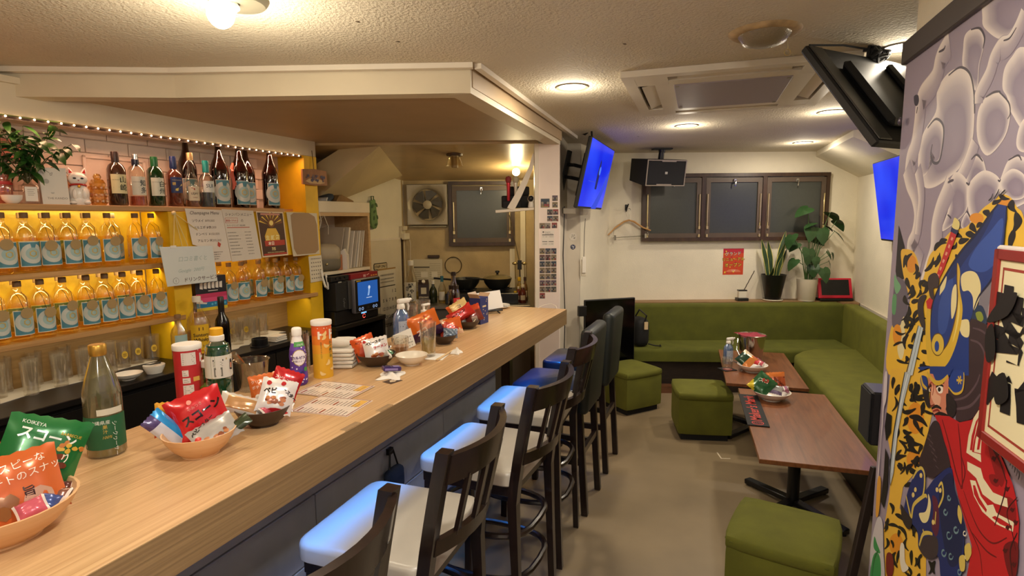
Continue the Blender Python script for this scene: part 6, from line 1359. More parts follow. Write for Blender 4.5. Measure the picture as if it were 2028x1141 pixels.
MBk = MB().box(-.06, .06, -.03, 0, 0, .03, 0, .004); solo(MBk, 'wooden_block', [m_brown], 'small dark wooden block on the wall above the notice sheet', 'block', LR(-.80, 5.75, 1.232))
solo(MB().tube([(.085 * math.cos(a), 0, .085 * math.sin(a)) for a in [2 * PI * k / 24 for k in range(24)]], .004, 0, 6, None, True), 'wire_ring', [mat('dark_wire', '#4a3c24', .5, .5)], 'dark wire ring hanging on the kitchen wall above the beer bottle', 'ring', LR(-.60, 5.742, 1.155))
# bottles on the kitchen worktop
big = bottle('large clear plastic sake bottle with bold brush lettering on white label', 0, 0, [(.062, 0), (.068, .008), (.068, .19), (.062, .215), (.03, .30), (.022, .325), (.02, .36)], g_clear, [('cap', flat('#e2dccc'), [(.026, .355), (.027, .36), (.027, .40), (.025, .402)])], None, (g_liq, .1), z=0, name='sake_bottle'); big.matrix_local = LR(-.955, 5.28, .8405)
b, ms = textlabel(.068, .12, .02, .20, '#d8d0b8', [('好', .008, .148, .052, '#1a1612', dict(align='CENTER', bold=.03)), ('き', -.028, .125, .045, '#1a1612', dict(align='CENTER', bold=.03)), ('や', .016, .098, .045, '#1a1612', dict(align='CENTER', bold=.03)), ('ね', -.01, .062, .045, '#1a1612', dict(align='CENTER', bold=.03)), ('ん', .01, .026, .045, '#1a1612', dict(align='CENTER', bold=.03))], []); b.build('paper_label', ms, big)
tc = thing('drink_carton', 'dark printed gable-top drink carton beside the large sake bottle', 'carton', LR(-.835, 5.26, .8405, 8)); b = ART(); b.box(-.05, .05, -.05, .05, 0, .18, 0); b.add([(-.05, -.05, .18), (.05, -.05, .18), (.05, .05, .18), (-.05, .05, .18), (-.045, 0, .22), (.045, 0, .22)], [(0, 1, 5, 4), (2, 3, 4, 5), (1, 2, 5), (3, 0, 4)], 0); b.poly(rect(-.025, .09, .025, .15), 1, .0504, UP); b.text('STRONG', 0, .05, .022, 2, .0506, UP, align='CENTER', bold=.04); b.build('printed_box', [flat('#33201c'), flat('#cfc3a4'), flat('#d8c8a8')], tc); MB().lathe([(.016, 0), (.016, .018)], 0, 12).build('cap', [flat('#e2dccc')], tc, LR(0, -.028, .198, 0, 50))
bottle('dark green oil bottle between carton and clear bottle on the kitchen worktop', 0, 0, [(.034, 0), (.037, .004), (.037, .11), (.028, .135), (.013, .16), (.012, .185)], mat('oil_dark', '#232a16', .2), [('cap', flat('#dcd6c6'), [(.016, .18), (.016, .21), (.014, .212)])], None, None, z=0, name='oil_bottle').matrix_local = LR(-.745, 5.25, .8405)
w_ = bottle('clear white wine bottle with blue foil on the kitchen worktop', 0, 0, [(.034, 0), (.037, .004), (.037, .135), (.03, .16), (.0145, .19), (.0135, .25)], g_clear, [('foil', mat('teal_foil', '#1c5a6a', .4), [(.015, .20), (.0155, .25), (.014, .255)])], textlabel(.037, .06, .03, .11, '#cfc9b8', []), (g_liq, .11), z=0, name='wine_bottle'); w_.matrix_local = LR(-.66, 5.25, .8405)
for i, (x, y, r, h, c, cap, lab) in enumerate([(.03, 5.18, .026, .10, '#a87830', '#d8b020', 'small seasoning bottle with yellow cap at the kitchen corner'), (.10, 5.20, .032, .15, '#5a2214', '#d8ccb0', 'dark red sauce bottle with white cap at the kitchen corner'), (.07, 5.32, .030, .20, '#8c7030', '#d8b020', 'tall oil bottle with yellow cap behind the sauce bottles'), (.125, 5.33, .026, .20, '#6a4a24', '#3a2014', 'tall brown bottle with dark cap behind the sauce bottles'), (.06, 5.25, .020, .13, '#7a2a20', '#c9c0a8', 'narrow red sauce bottle with pale cap among the kitchen bottles')]):
    bottle(lab, 0, 0, [(r * .92, 0), (r, .004), (r, h * .62), (r * .75, h * .78), (r * .45, h * .86), (r * .42, h)], mat('sauce_%d' % i, c, .2), [('cap', flat(cap), [(r * .52, h * .97), (r * .54, h), (r * .54, h * 1.14), (r * .5, h * 1.15)])], textlabel(r, r * 1.5, h * .2, h * .5, '#c8b898', []), None, z=0, name='sauce_bottle', seg=14).matrix_local = LR(x, y, .8405)
lr_ = thing('utensil_rack', 'steel ladles and a dark turner hanging on a thin rod in the kitchen corner', 'rack', LR(0, 5.35, 0)); MB().tube([(-.02, .30, 1.66), (.03, .15, 1.42), (.08, 0, 1.18)], .004, 0, 6).build('rod', [MATS['dark_wire']], lr_)
for x, nm in ((.03, 'ladle'), (.12, 'ladle')): MB().ball((x, 0, 1.20), .028, 0, 12, None, (1, .8, .55)).tube([(x, 0, 1.19), (x + .004, .03, 1.05)], .004, 0, 6).build(nm, [mat('ladle_steel', '#c9b888', .25, .9)], lr_)
MB().box(.055, .095, -.006, .0, 1.14, 1.23, 0, .006).tube([(.075, -.003, 1.14), (.08, -.0, 1.0)], .005, 0, 6).build('turner', [m_blk], lr_)
# white corner shelf with microphones and a little camera
ms_ = thing('corner_shelf', 'white wall shelf with curved bracket beside the pillar', 'shelf', LR(0, 4.22, 0))
MB().add([(-.118, 0, 1.668), (.168, -.03, 1.688), (.168, .17, 1.688), (-.118, .19, 1.668), (-.118, 0, 1.688), (.168, -.03, 1.705), (.168, .17, 1.705), (-.118, .19, 1.688)], [(0, 3, 2, 1), (4, 5, 6, 7), (0, 1, 5, 4), (1, 2, 6, 5), (2, 3, 7, 6), (3, 0, 4, 7)]).build('board', [m_white], ms_)
P = [(-.005, 1.695), (.055, 1.80), (.105, 1.90), (.145, 1.99), (.172, 2.09)]
b = MB(); vs = []
for i, (x, z) in enumerate(P): w = .026 - .004 * i; vs += [(x - w, -.02, z + .01), (x + w, -.02, z - .01), (x + w, .02, z - .01), (x - w, .02, z + .01)]
fs = [(4 * i + k, 4 * i + (k + 1) % 4, 4 * i + 4 + (k + 1) % 4, 4 * i + 4 + k) for i in range(4) for k in range(4)] + [(0, 3, 2, 1), (16, 17, 18, 19)]
b.add(vs, fs); b.build('bracket', [m_white], ms_)
def mic(lab, x, y, c1, m1, gr):
    t = thing('microphone', lab, 'microphone', LR(x, y, 1.757)); MB().lathe([(.011, 0), (.012, .004), (.0125, .09), (.016, .125), (.016, .135)], 0, 16).build('handle', [m1], t); MB().lathe([(.016, .135), (.0225, .148), (.0235, .165), (.018, .18), (.0001, .187)], 0, 16).build('grille', [gr], t); return t
mic('red microphone standing in the holder on the corner shelf', -.020, 4.302, 0, mat('red_metal', '#c4303c', .3, .5), mat('red_mesh', '#8a2a30', .6)); mic('silver white microphone standing beside the red one', .035, 4.302, 0, mat('pearl', '#d0cabb', .3, .3), mat('mesh_grey', '#b0a890', .6))
mh = thing('microphone_holder', 'black padded microphone holder on the white corner shelf', 'holder', LR(0, 4.375, 0)); MB().box(-.075, .145, -.03, .03, 1.706, 1.80, 0, .012, 2).build('base', [m_blkm], mh); MB().box(-.02, .14, .0, .035, 1.80, 1.87, 0, .012, 2).build('back_pad', [m_blkm], mh)
b = MB().box(-.065, .075, -.105, -.028, 1.706, 1.757, 0, .004); b.build('front_block', [m_blkm], mh)
cm = thing('white_camera', 'small round white camera on the corner shelf against the pillar', 'camera', LR(.148, 4.215, 1.706, 20)); MB().lathe([(.022, 0), (.024, .004), (.02, .03), (.018, .04)], 0, 18).build('foot', [flat('#e4e0d6')], cm); MB().ball((0, 0, .062), .027, 0, 18).build('head', [flat('#e4e0d6')], cm); MB().ball((-.008, -.012, .064), .022, 0, 14).build('lens', [m_blk], cm)
# bulb fittings in the kitchen
kb = thing('kitchen_bulb', 'bare bright bulb at the end of the kitchen by the pillar', 'lamp', LR(.045, 5.05, 2.035)); MB().ball((0, 0, 0), .034, 0, 14).build('bulb', [lamp('kitchen_bulb', '#ffe6b0', 28)], kb); MB().lathe([(.016, .028), (.018, .06), (.03, .065)], 0, 14).build('socket', [m_cab], kb)
ks = thing('lamp_socket', 'empty lamp socket on the slanted kitchen ceiling', 'lamp', LR(-.445, 4.52, 2.128)); MB().lathe([(.001, -.10), (.026, -.10), (.028, -.03), (.03, 0)], 0, 16).build('socket', [mat('old_plastic', '#9a8458', .5)], ks); MB().lathe([(.062, -.008), (.066, 0), (.066, .012)], 0, 20).build('rose', [mat('rose_brown', '#4a3420', .5)], ks); MB().nocap(False, False).lathe([(.07, -.085), (.045, -.02)], 0, 18).build('glass_shade', [glass('shade_glass', '#efe6cf', .08, .6)], ks)
# ---------------------------------------------------------------- ceiling fittings
labs = ['recessed downlight nearest the soffit corner', 'recessed downlight in front of the air conditioner, over the stools', 'recessed downlight nearest the window wall', 'recessed downlight half hidden by the tilted television', 'recessed downlight beside the dark rail of the mural']
for (x, y), lab in zip(DOWN, labs):
    t = thing('downlight', lab, 'lamp', LR(x, y, CEIL), 'recessed downlights')
    MB().nocap(False, False).lathe([(.064, -.001), (.080, -.006), (.084, -.001)], 0, 32).build('ring', [mat('downlight_ring', '#8c8070', .4, .3)], t)
    MB().lathe([(.0001, -.004), (.05, -.0035), (.066, -.0015)], 0, 28).build('lens', [lamp('downlight_lens', '#fff0d8', 9)], t)
bl = thing('ceiling_bulb', 'bare round bulb on a dark ceiling rose over the bar', 'lamp', LR(-.80, 1.74, CEIL))
MB().lathe([(.075, -.018), (.085, -.006), (.088, 0)], 0, 28).build('rose', [mat('rose_metal', '#8c8674', .35, .4)], bl); MB().tube([(-.005, -.005, -.02), (-.022, -.022, -.042)], .017, 0, 12).build('socket', [m_white], bl)
MB().ball((0, 0, 0), .038, 0, 18, None, (1, 1, 1.12)).build('bulb', [lamp('bulb_glow', '#fff2cc', 30)], bl, LR(-.035, -.035, -.052))
vt = thing('ceiling_vent', 'round glass ceiling lamp with stained ring and a pull ring', 'lamp', LR(.900, 2.075, CEIL))
MB().nocap(False, False).lathe([(.088, -.012), (.105, -.012), (.118, -.004), (.122, 0)], 0, 36).build('ring', [mat('stained_ring', '#b79c72', .6, var=(22, .3))], vt)
MB().lathe([(.0001, -.050), (.04, -.048), (.07, -.038), (.088, -.012)], 0, 32).build('glass_bowl', [mat('ribbed_glass', '#8d8068', .2, .3, bump=(160, .6, .004))], vt)
MB().tube([(.075, -.02, -.02), (.075, -.02, -.065)], .0015, 0, 5).tube([(.075 + .011 * math.cos(a), -.02, -.076 + .011 * math.sin(a)) for a in [2 * PI * k / 14 for k in range(14)]], .002, 0, 5, None, True).build('pull_ring', [m_brass], vt)
ac = thing('air_conditioner', 'square white ceiling cassette air conditioner with grey grille', 'air conditioner', frame(.492, 2.60, 71.5) @ LR(0, 0, CEIL))
m_ac = mat('aircon_white', '#dcd3c2', .45, var=(4, .04)); L_, W_ = 1.02, .95
b = MB(); z0 = -.028
for (x0, x1, y0, y1) in ((0, .055, -W_, 0), (L_ - .055, L_, -W_, 0), (.055, L_ - .055, -.055, 0), (.055, L_ - .055, -W_, -W_ + .055), (.125, .215, -W_ + .2, -.2), (L_ - .215, L_ - .125, -W_ + .2, -.2), (.2, L_ - .2, -.225, -.135), (.2, L_ - .2, -W_ + .135, -W_ + .225), (.055, .2, -.2, -.055), (.055, .2, -W_ + .055, -W_ + .2), (L_ - .2, L_ - .055, -.2, -.055), (L_ - .2, L_ - .055, -W_ + .055, -W_ + .2)): b.box(x0, x1, y0, y1, z0, -.001)
b.build('panel', [m_ac], ac)
MB().box(.02, L_ - .02, -W_ + .02, -.02, -.004, -.001).build('slot_backing', [mat('slot_dark', '#2c2430', .7)], ac)
MB().box(.215, L_ - .215, -W_ + .22, -.22, -.033, -.004, 0, .003).build('grille', [mat('filter_grille', '#9a9096', .6, bump=(300, .4, .002))], ac)
for x0, x1, y0, y1, a, ax in ((.06, .12, -W_ + .24, -.24, 16, 'Y'), (L_ - .12, L_ - .06, -W_ + .24, -.24, -16, 'Y')): MB().box(-(x1 - x0) / 2, (x1 - x0) / 2, y0, y1, -.003, .003).build('louver', [m_ac], ac, LR((x0 + x1) / 2, 0, -.012) @ Matrix.Rotation(rad(a), 4, ax))
for y0, y1, a in ((-.13, -.07, -20), (-W_ + .07, -W_ + .13, 20)): MB().box(.24, L_ - .24, -(y1 - y0) / 2, (y1 - y0) / 2, -.003, .003).build('louver', [m_ac], ac, LR(0, (y0 + y1) / 2, -.016) @ Matrix.Rotation(rad(a), 4, 'X'))
for x in (.235, L_ - .235):
    for y in (-.235, -W_ + .235): MB().box(x - .012, x + .012, y - .008, y + .008, -.036, -.028).build('clip', [mat('clip_grey', '#8a8274', .5)], ac)
jb = thing('hanging_bracket', 'black ceiling bracket above the tilted television', 'bracket', LR(1.50, 1.99, CEIL)); MB().box(-.06, .05, -.04, .04, -.012, -.001).build('plate', [m_blkm], jb); MB().bar((-.05, 0, -.01), (.04, .03, -.13), .02, .012).bar((.04, 0, -.01), (.05, .03, -.15), .02, .012).build('strut', [m_blk], jb)
# ---------------------------------------------------------------- pillar stickers and notices
PF = lambda x, z, y=4.1495: LR(x, y, z) @ UP
rp = random.Random(21)
cols_ = ['#3a4252', '#5a3a3a', '#4a4a44', '#6a5a48', '#2f3a4a', '#5c4c58', '#7a6a50', '#8a3a3a']
pal = [flat(c) for c in cols_] + [flat('#8f857a'), flat('#2c2a30'), flat('#94804a')]
def sticker(lab, x, z, w=.042, c=None, h=None):
    h = h or w; b = ART(); c = rp.randrange(7) if c is None else c; b.prism(rect(-w / 2, -h / 2, w / 2, h / 2), -.0006, 0, 8); b.poly(rect(-w * .46, -h * .46, w * .46, h * .46), c, .0003)
    for k in range(3):   # little group of people, as blurred patches
        px = -w * .27 + w * .27 * k + rp.uniform(-.003, .003); b.poly(circ(px, h * .02, w * .14, 8), 9 if k % 2 else 8, .0006); b.poly(rect(px - w * .13, -h * .42, px + w * .13, -h * .1), rp.randrange(8), .0006)
    b.poly(rect(-w * .42, -h * .44, w * rp.uniform(0, .4), -h * .34), rp.choice([9, 8, 10]), .0009)
    return solo(b, 'photo_sticker', pal, lab, 'sticker', PF(x, z), 'photo stickers on the pillar')
sticker('large dark square photo sticker at the top of the pillar', .248, 1.735, .066, 4)
zz = [1.765, 1.718, 1.66, 1.612]
for lab, x, z, c in (('topmost small photo sticker at the pillar edge', .320, 1.770, 5), ('second small photo sticker at the pillar edge, below the topmost', .320, 1.722, 6), ('grey green photo sticker below the large dark one', .283, 1.669, 2), ('rosy photo sticker next to the grey green one', .325, 1.670, 7), ('photo sticker under the grey green one', .283, 1.622, 0), ('photo sticker under the rosy one', .325, 1.622, 3), ('pale photo sticker at the left end of the row above the white notice', .226, 1.570, 6), ('cream photo sticker in the middle of the row above the white notice', .267, 1.570, 8), ('dark red photo sticker ending the row above the white notice', .316, 1.572, 7)): sticker(lab, x, z, .041, c)
nt = ART().prism(rect(-.046, -.058, .046, .058), -.0008, 0, 0); nt.text('Instagram', -.024, .042, .011, 1, .0006); nt.poly(circ(-.034, .046, .006, 8), 1, .0006); scrib(nt, -.02, .03, .05, 1, .0006, .006)
nt.poly(rect(-.042, .022, .042, .028), 1, .0006); nt.poly(rect(-.042, -.027, -.004, -.022), 1, .0006); nt.poly(rect(.004, -.027, .042, -.022), 1, .0006)
for x in (-.03, -.012, .014, .032): scrib(nt, x - .008, -.046, .014, 1, .0006, .008); scrib(nt, x - .008, .008, .014, 1, .0006, .006)
solo(nt, 'notice_sheet', [flat('#ded6cc'), flat('#5a5450')], 'white notice sheet between the sticker rows on the pillar', 'notice', PF(.268, 1.478))
rows_ = ['first', 'second', 'third', 'fourth', 'fifth', 'sixth', 'seventh', 'eighth']
for r_i in range(8):
    for c_i in range(3):
        if r_i == 7 and c_i: continue
        sticker('photo sticker in the %s row under the white notice, %s of the row' % (rows_[r_i], ['start', 'middle', 'end'][c_i]), .226 + .0425 * c_i, 1.383 - .0475 * r_i, .0405, [0, 1, 4, 3, 6, 5, 2, 7][r_i] if (c_i + r_i) % 3 else None, .043)
for lab, z, cs in (('round white sticker on the grey post under the television', 1.46, 0), ('round navy sticker on the grey post under the television', 1.37, 1)):
    b = ART().prism(circ(0, 0, .035 if cs == 0 else .022, 24), 0, .0008, 0)
    for k in range(10): b.poly(circ(rp.uniform(-.018, .018) * (1 - .4 * cs), rp.uniform(-.018, .018) * (1 - .4 * cs), rp.uniform(.003, .007), 7), 1, .0012)
    solo(b, 'round_sticker', [flat('#cfc6b8') if cs == 0 else flat('#23284a'), flat('#9a948a') if cs == 0 else flat('#d0d0d8')], lab, 'sticker', LR(.545, 4.989, z) @ UP)
sw = thing('wall_remote', 'white remote control in a wall holder with a cable above it', 'remote', LR(.640, 4.985, 1.20, 0)); MB().box(-.022, .022, -.02, 0, -.09, .06, 0, .004).build('holder', [flat('#d6ccb8')], sw); MB().box(-.017, .017, -.032, -.02, -.06, .085, 0, .003).build('remote', [flat('#e6e0d4')], sw); MB().tube([(0, -.008, .06), (.004, -.008, .3), (0.01, -.02, .42)], .003, 0, 6).build('cable', [flat('#4a463e')], sw)
solo(MB().tube([(.0, 0, 0), (-.012, -.004, -.4), (.006, -.002, -.9), (.0, 0, -1.2)], .004, 0, 6), 'black_cable', [m_blk], 'black cable running down the shade-grey partition side behind the pillar', 'cable', LR(.435, 4.62, 1.72))
solo(MB().box(-.05, .05, -.11, 0, 0, .045, 0, .004), 'small_ledge', [m_grey], 'grey ledge board below the hung television by the pillar', 'board', LR(.47, 4.68, 1.66, 0))
# ---------------------------------------------------------------- window wall things
sp_ = thing('wall_speaker', 'black ceiling-hung loudspeaker left of the long window', 'speaker', LR(1.405, 5.40, 2.055, 14, 10) @ Matrix.Scale(.9, 4))
b = MB().add([(-.225, -.13, -.135), (.225, -.13, -.135), (.225, -.13, .135), (-.225, -.13, .135), (-.225 - .03, .16, -.11), (.12, .18, -.10), (.12, .18, .12), (-.225 - .03, .16, .12)], [(0, 1, 2, 3), (4, 7, 6, 5), (0, 4, 5, 1), (1, 5, 6, 2), (2, 6, 7, 3), (3, 7, 4, 0)]); b.build('cabinet', [m_blkm], sp_)
MB().box(-.21, .21, -.145, -.13, -.12, .12, 0, .006).build('grille', [mat('grille_cloth', '#1a1a1c', .8, bump=(500, .5, .001))], sp_)
b = MB()
for x0, x1, z0, z1 in ((-.222, .222, .122, .132), (-.222, .222, -.132, -.122), (-.222, -.212, -.132, .132), (.212, .222, -.132, .132), (-.06, .10, .112, .132), (-.10, .07, -.132, -.112)): b.box(x0, x1, -.150, -.142, z0, z1)
b.build('trim_frame', [mat('speaker_trim', '#a89c86', .4, .3)], sp_)
MB().box(-.014, .014, -.148, -.144, -.012, .012).build('badge', [flat('#b8b4ac')], sp_); MB().lathe([(.03, .12), (.028, .20)], 0, 12).build('mount_neck', [m_blk], sp_)
sm_ = MB().box(-.09, .09, -.045, .045, -.014, -.001, 0, .003).lathe([(.03, -.04), (.035, -.014)], 0, 12); solo(sm_, 'speaker_mount', [m_blk], 'black ceiling plate that carries the hung loudspeaker', 'bracket', LR(1.425, 5.40, CEIL))
ck = thing('wall_hook', 'black double coat hook on the window wall', 'hook', LR(1.166, 5.75, 1.728)); MB().box(-.012, .012, -.008, 0, -.03, .03, 0, .003).build('plate', [m_blk], ck); MB().tube([(0, -.006, .0), (0, -.04, -.01), (.012, -.055, .035)], .006, 0, 7).tube([(0, -.006, -.015), (-.005, -.03, -.04), (-.01, -.045, -.02)], .005, 0, 7).build('prong', [m_blk], ck)
hg_ = thing('coat_hanger', 'wooden coat hanger with metal trouser clips on the wall hook', 'hanger', LR(1.185, 5.69, 1.60))
MB().tube([(0, .0, 0), (0, 0, .05), (-.018, 0, .085), (-.012, 0, .115), (.008, 0, .115), (.018, 0, .098)], .0028, 0, 6).build('wire_hook', [m_chrome], hg_)
for s, d in ((-1, .148), (1, .105)): MB().tube([(0, 0, 0), (s * .05, 0, -.014), (s * .14, -.01, -.075), (s * .215, -.03, -d)], [.017, .018, .015, .011], 0, 10, None, False, .55).build('wooden_arm', [wood('hanger_wood', '#c09058', '#d6aa74', (4, 20, 20), .4)], hg_)
MB().tube([(-.16, 0, -.175), (.20, 0, -.155)], .003, 0, 6).build('trouser_bar', [m_chrome], hg_)
for x, z in ((-.14, -.175), (.17, -.158)): MB().box(x - .010, x + .010, -.010, .010, z - .025, z + .025, 0, .003).build('clip', [m_chrome], hg_)
MB().tube([(-.15, 0, -.10), (-.16, 0, -.175)], .002, 0, 5).build('side_wire', [m_chrome], hg_); MB().tube([(.19, 0, -.12), (.20, 0, -.155)], .002, 0, 5).build('side_wire', [m_chrome], hg_)
ps = ART().prism(rect(-.12, -.147, .12, .147), -.0008, 0, 0); ps.poly(rect(-.105, -.133, .105, .137), 1, .0006); ps.poly(rect(-.105, .09, .105, .137), 2, .0009)
for k in range(14): ps.poly(circ(rp.uniform(-.095, .095), rp.uniform(-.12, .125), rp.uniform(.004, .010), 8), 3 if k % 2 else 2, .0011 + .00004 * k)
ps.text('グランド', -.003, .068, .042, 4, .002, align='CENTER', bold=.05, rot=3); ps.text('グランド', -.003, .068, .042, 5, .0026, align='CENTER', rot=3)
for s_, y_, z_ in (('リニューアル', .012, .044), ('オープン', -.048, .050)): ps.text(s_, 0, y_, z_ * .88, 4, .002, align='CENTER', bold=.07, rot=2); ps.text(s_, 0, y_, z_ * .88, 3, .0026, align='CENTER', bold=.01, rot=2)
ps.poly(circ(.005, -.105, .075, 24, 0, 180, .03), 6, .0012); ps.text('5.30', .005, -.098, .022, 5, .002, align='CENTER')
solo(ps, 'opening_poster', [flat('#e2d8c4'), flat('#c64422'), flat('#b32436'), flat('#e8c840'), flat('#3a140c'), flat('#efe4cc'), flat('#d87a58')], 'small red and orange grand opening poster under the window', 'poster', LR(2.276, 5.7492, 1.166) @ UP)
# plants and tablet on the sofa ledge
LZ = .7785
m_sn = mat('snake_leaf', '#2c4426', .45, var=(14, .35)); m_sne = mat('snake_edge', '#c9bf62', .5); m_bp = mat('black_pot', '#151516', .35)
sn = thing('snake_plant', 'snake plant with yellow edged leaves in a tall black pot', 'plant', LR(2.65, 5.645, LZ))
MB().nocap(False, False).lathe([(.085, 0), (.098, .008), (.096, .016)], 0, 28).build('saucer', [flat('#d8cdb8')], sn); MB().nocap().lathe([(.068, .006), (.072, .010), (.118, .26), (.121, .265), (.114, .265), (.105, .23)], 0, 28).build('pot', [m_bp], sn); MB().lathe([(.0001, .228), (.104, .228)], 0, 20).build('soil', [mat('soil', '#2a1e14', .95)], sn)
def blade(pts, w, twist=0):
    vs = []; fs = []; n = len(pts); ms = []
    for i, (x, y, z) in enumerate(pts):
        t = i / (n - 1); ww = w * (.55 + .9 * t if t < .5 else 1.) * (1 - max(0, (t - .55) / .45) ** 1.8) + .002; a = rad(twist * t); c, s = math.cos(a), math.sin(a); e = ww * .80
        for q in (-ww, -e, 0, e, ww): vs.append((x + q * c, y + q * s + (.006 if q == 0 else 0), z))
    for i in range(n - 1):
        for k in range(4): fs.append((5 * i + k, 5 * i + k + 1, 5 * i + 6 + k, 5 * i + 5 + k)); ms.append(1 if k in (0, 3) else 0)
    return vs, fs, ms
for base, top, w, tw in (((-.05, 0, .22), (-.13, .02, .62), .027, 20), ((-.01, .02, .22), (-.06, .03, .60), .024, -30), ((.0, -.02, .22), (.085, -.04, .60), .030, 30), ((.03, 0, .22), (.10, .0, .70), .028, -40), ((.05, .02, .22), (.13, .02, .52), .022, 20), ((-.06, -.03, .22), (-.055, -.12, .36), .026, 60), ((.02, -.03, .22), (.06, -.05, .46), .022, 10)):
    p, q = Vector(base), Vector(top); mid = p.lerp(q, .5) + Vector((.008 * (1 if q.x < 0 else -1), 0, 0)); pts = [p.lerp(mid, k / 4) if k < 4 else mid.lerp(q, (k - 4) / 5) for k in range(10)]
    v, f, m_ = blade([tuple(a) for a in pts], w, tw); MB().add(v, f, m_, True).build('leaf', [m_sn, m_sne], sn)
mo = thing('monstera', 'leafy split-leaf plant in a cream ceramic pot', 'plant', LR(2.975, 5.612, LZ))
MB().nocap().lathe([(.078, 0), (.080, .02), (.083, .024), (.098, .215), (.1, .222), (.092, .222), (.085, .19)], 0, 28).build('pot', [mat('cream_pot', '#d8cdb6', .5)], mo); MB().lathe([(.0001, .19), (.085, .19)], 0, 18).build('soil', [MATS['soil']], mo)
def heart(L, W, droop, n=12):
    vs = [(0, 0, 0)]; out = []
    prof = [(.0, -.02), (.25, -.16), (.48, -.10), (.56, .10), (.50, .34), (.36, .60), (.18, .84), (0, 1.0)]
    ring = [(x, y) for x, y in prof] + [(-x, y) for x, y in reversed(prof[1:-1])]
    mid = [(0, y) for y in (0, .12, .3, .5, .75)]
    vs = [(x * W, y * L, -droop * L * y * abs(y) - .10 * abs(x) * W + .0) for x, y in ring]; c = len(vs); vs.append((0, .35 * L, -.02 * L)); n_ = len(ring)
    return vs, [(c, k, (k + 1) % n_) for k in range(n_)]
v, f = heart(.125, .115, .34); lf1 = None
m_mon = mat('monstera_leaf', '#2b4a25', .38, var=(9, .2)); m_stem = mat('leaf_stem', '#4a6a34', .5)
rm = random.Random(9)
for tip, sc, rz, rx in (((-.04, -.02, .93), 1.25, 100, -20), ((.0, -.05, .78), .9, 110, -10), ((.18, -.02, .88), 1.2, -70, -25), ((.24, -.03, .80), 1.05, -80, -35), ((.22, -.05, .70), 1.1, -95, -30), ((-.02, -.06, .73), 1.15, 160, -55), ((.08, -.06, .72), 1.25, 185, -60), ((.14, -.02, .76), .9, -80, -20), ((-.20, -.04, .66), 1.2, 120, -50), ((-.05, -.10, .52), 1.25, 170, -65), ((-.17, -.07, .42), 1.0, 100, -45), ((.15, -.07, .50), .75, -110, -50), ((.19, -.04, .40), .65, -130, -65), ((.22, -.04, .48), .6, -110, -70), ((.10, -.10, .33), 1.15, -165, -55), ((.0, -.09, .36), .95, 165, -70), ((-.12, .0, .58), .9, 95, -35), ((.05, -.02, .62), .9, -75, -20), ((.02, -.10, .44), .8, -175, -65)):
    b = Vector((rm.uniform(-.03, .03), rm.uniform(-.03, .03), .19)); t = Vector(tip); md = b.lerp(t, .55) + Vector((-tip[0] * .15, 0, .05))
    MB().tube([b, b.lerp(md, .5) + Vector((0, 0, .01)), md, t], [.005, .004, .0035, .0025], 0, 6).build('stem', [m_stem], mo)
    T = Matrix.Translation(t) @ Euler((rad(rx), 0, rad(rz)), 'ZYX').to_matrix().to_4x4() if 0 else Matrix.Translation(t) @ Matrix.Rotation(rad(rz), 4, 'Z') @ Matrix.Rotation(rad(rx), 4, 'X') @ Matrix.Rotation(rad(rm.uniform(-30, 30)), 4, 'Y') @ Matrix.Scale(sc, 4)
    if lf1 is None: lf1 = MB().add(v, f, 0, False).build('leaf', [m_mon], mo, T)
    else: copy_part(lf1, mo, T)
MB().tube([(.02, .02, .19), (.10, .0, .6), (.09, 0, .85)], .005, 0, 6).build('support_stake', [m_blk], mo)
lt = thing('plant_marker_tray', 'small black tray with white block and a thin twisted stick', 'tray', LR(2.335, 5.64, LZ)); MB().box(-.055, .055, -.04, .04, 0, .03, 0, .004).build('tray', [m_bp], lt); MB().box(-.04, .04, -.025, .025, .03, .10, 0, .003).build('block', [flat('#dcd5c2')], lt); MB().box(-.042, .042, -.027, .027, .10, .112, 0, .002).build('lid', [m_bp], lt)
MB().tube([(.02 + .012 * k + .002 * (k % 2), 0, .112 + .024 * k) for k in range(9)], .004, 0, 6).build('twisted_stick', [mat('twig', '#3a2c1c', .7)], lt)
tbm = thing('tablet_computer', 'tablet in a red protective case leaning on the sofa ledge', 'tablet', LR(3.245, 5.585, LZ + .004, -4)); MB().box(-.16, .16, -.055, .06, 0, .022, 0, .004).build('dock', [m_blk], tbm)
tt = LR(0, -.02, .022, 0, -16); MB().box(-.165, .165, -.012, .012, 0, .205, 0, .008, 2).build('red_case', [mat('red_rubber', '#c81f38', .4)], tbm, tt)
b = ART(); b.poly(rect(-.135, .030, .135, .188), 0, .0126); b.build('screen', [mat('tablet_glass', '#101114', .12)], tbm, tt @ UP)
# ---------------------------------------------------------------- table things
def TP(px, py): return None
TT = LR(0, 0, .5003)
ib = thing('ice_bucket', 'steel ice bucket with a red lining standing on the far table', 'bucket', LR(1.87, 4.30, .5003)); MB().nocap().lathe([(.075, 0), (.078, .006), (.102, .205), (.108, .21), (.104, .212), (.098, .20), (.072, .01)], 0, 32).build('steel_body', [mat('polished_steel', '#b8b0a4', .16, 1.)], ib)
v, f = crumple(.185, .185, .018, 12, 14); b = MB().add([(x * (.97 if x * x + y * y > .012 else 1), y, z) for x, y, z in v], f, 0, True); b.build('red_lining', [mat('red_cloth', '#8c1c30', .7)], ib, LR(0, 0, .205))
MB().tube([(-.105, 0, .18), (-.125, -.03, .10), (-.10, -.09, .02)], .004, 0, 6).build('handle', [m_chrome], ib)
spray('blue spray bottle with white head in a clear holder on the far table', LR(1.66, 4.22, .503, 20), .93)
hd = thing('clear_holder', 'clear acrylic cup around the spray bottle on the far table', 'holder', LR(1.735, 4.00, .5003)) if 0 else None
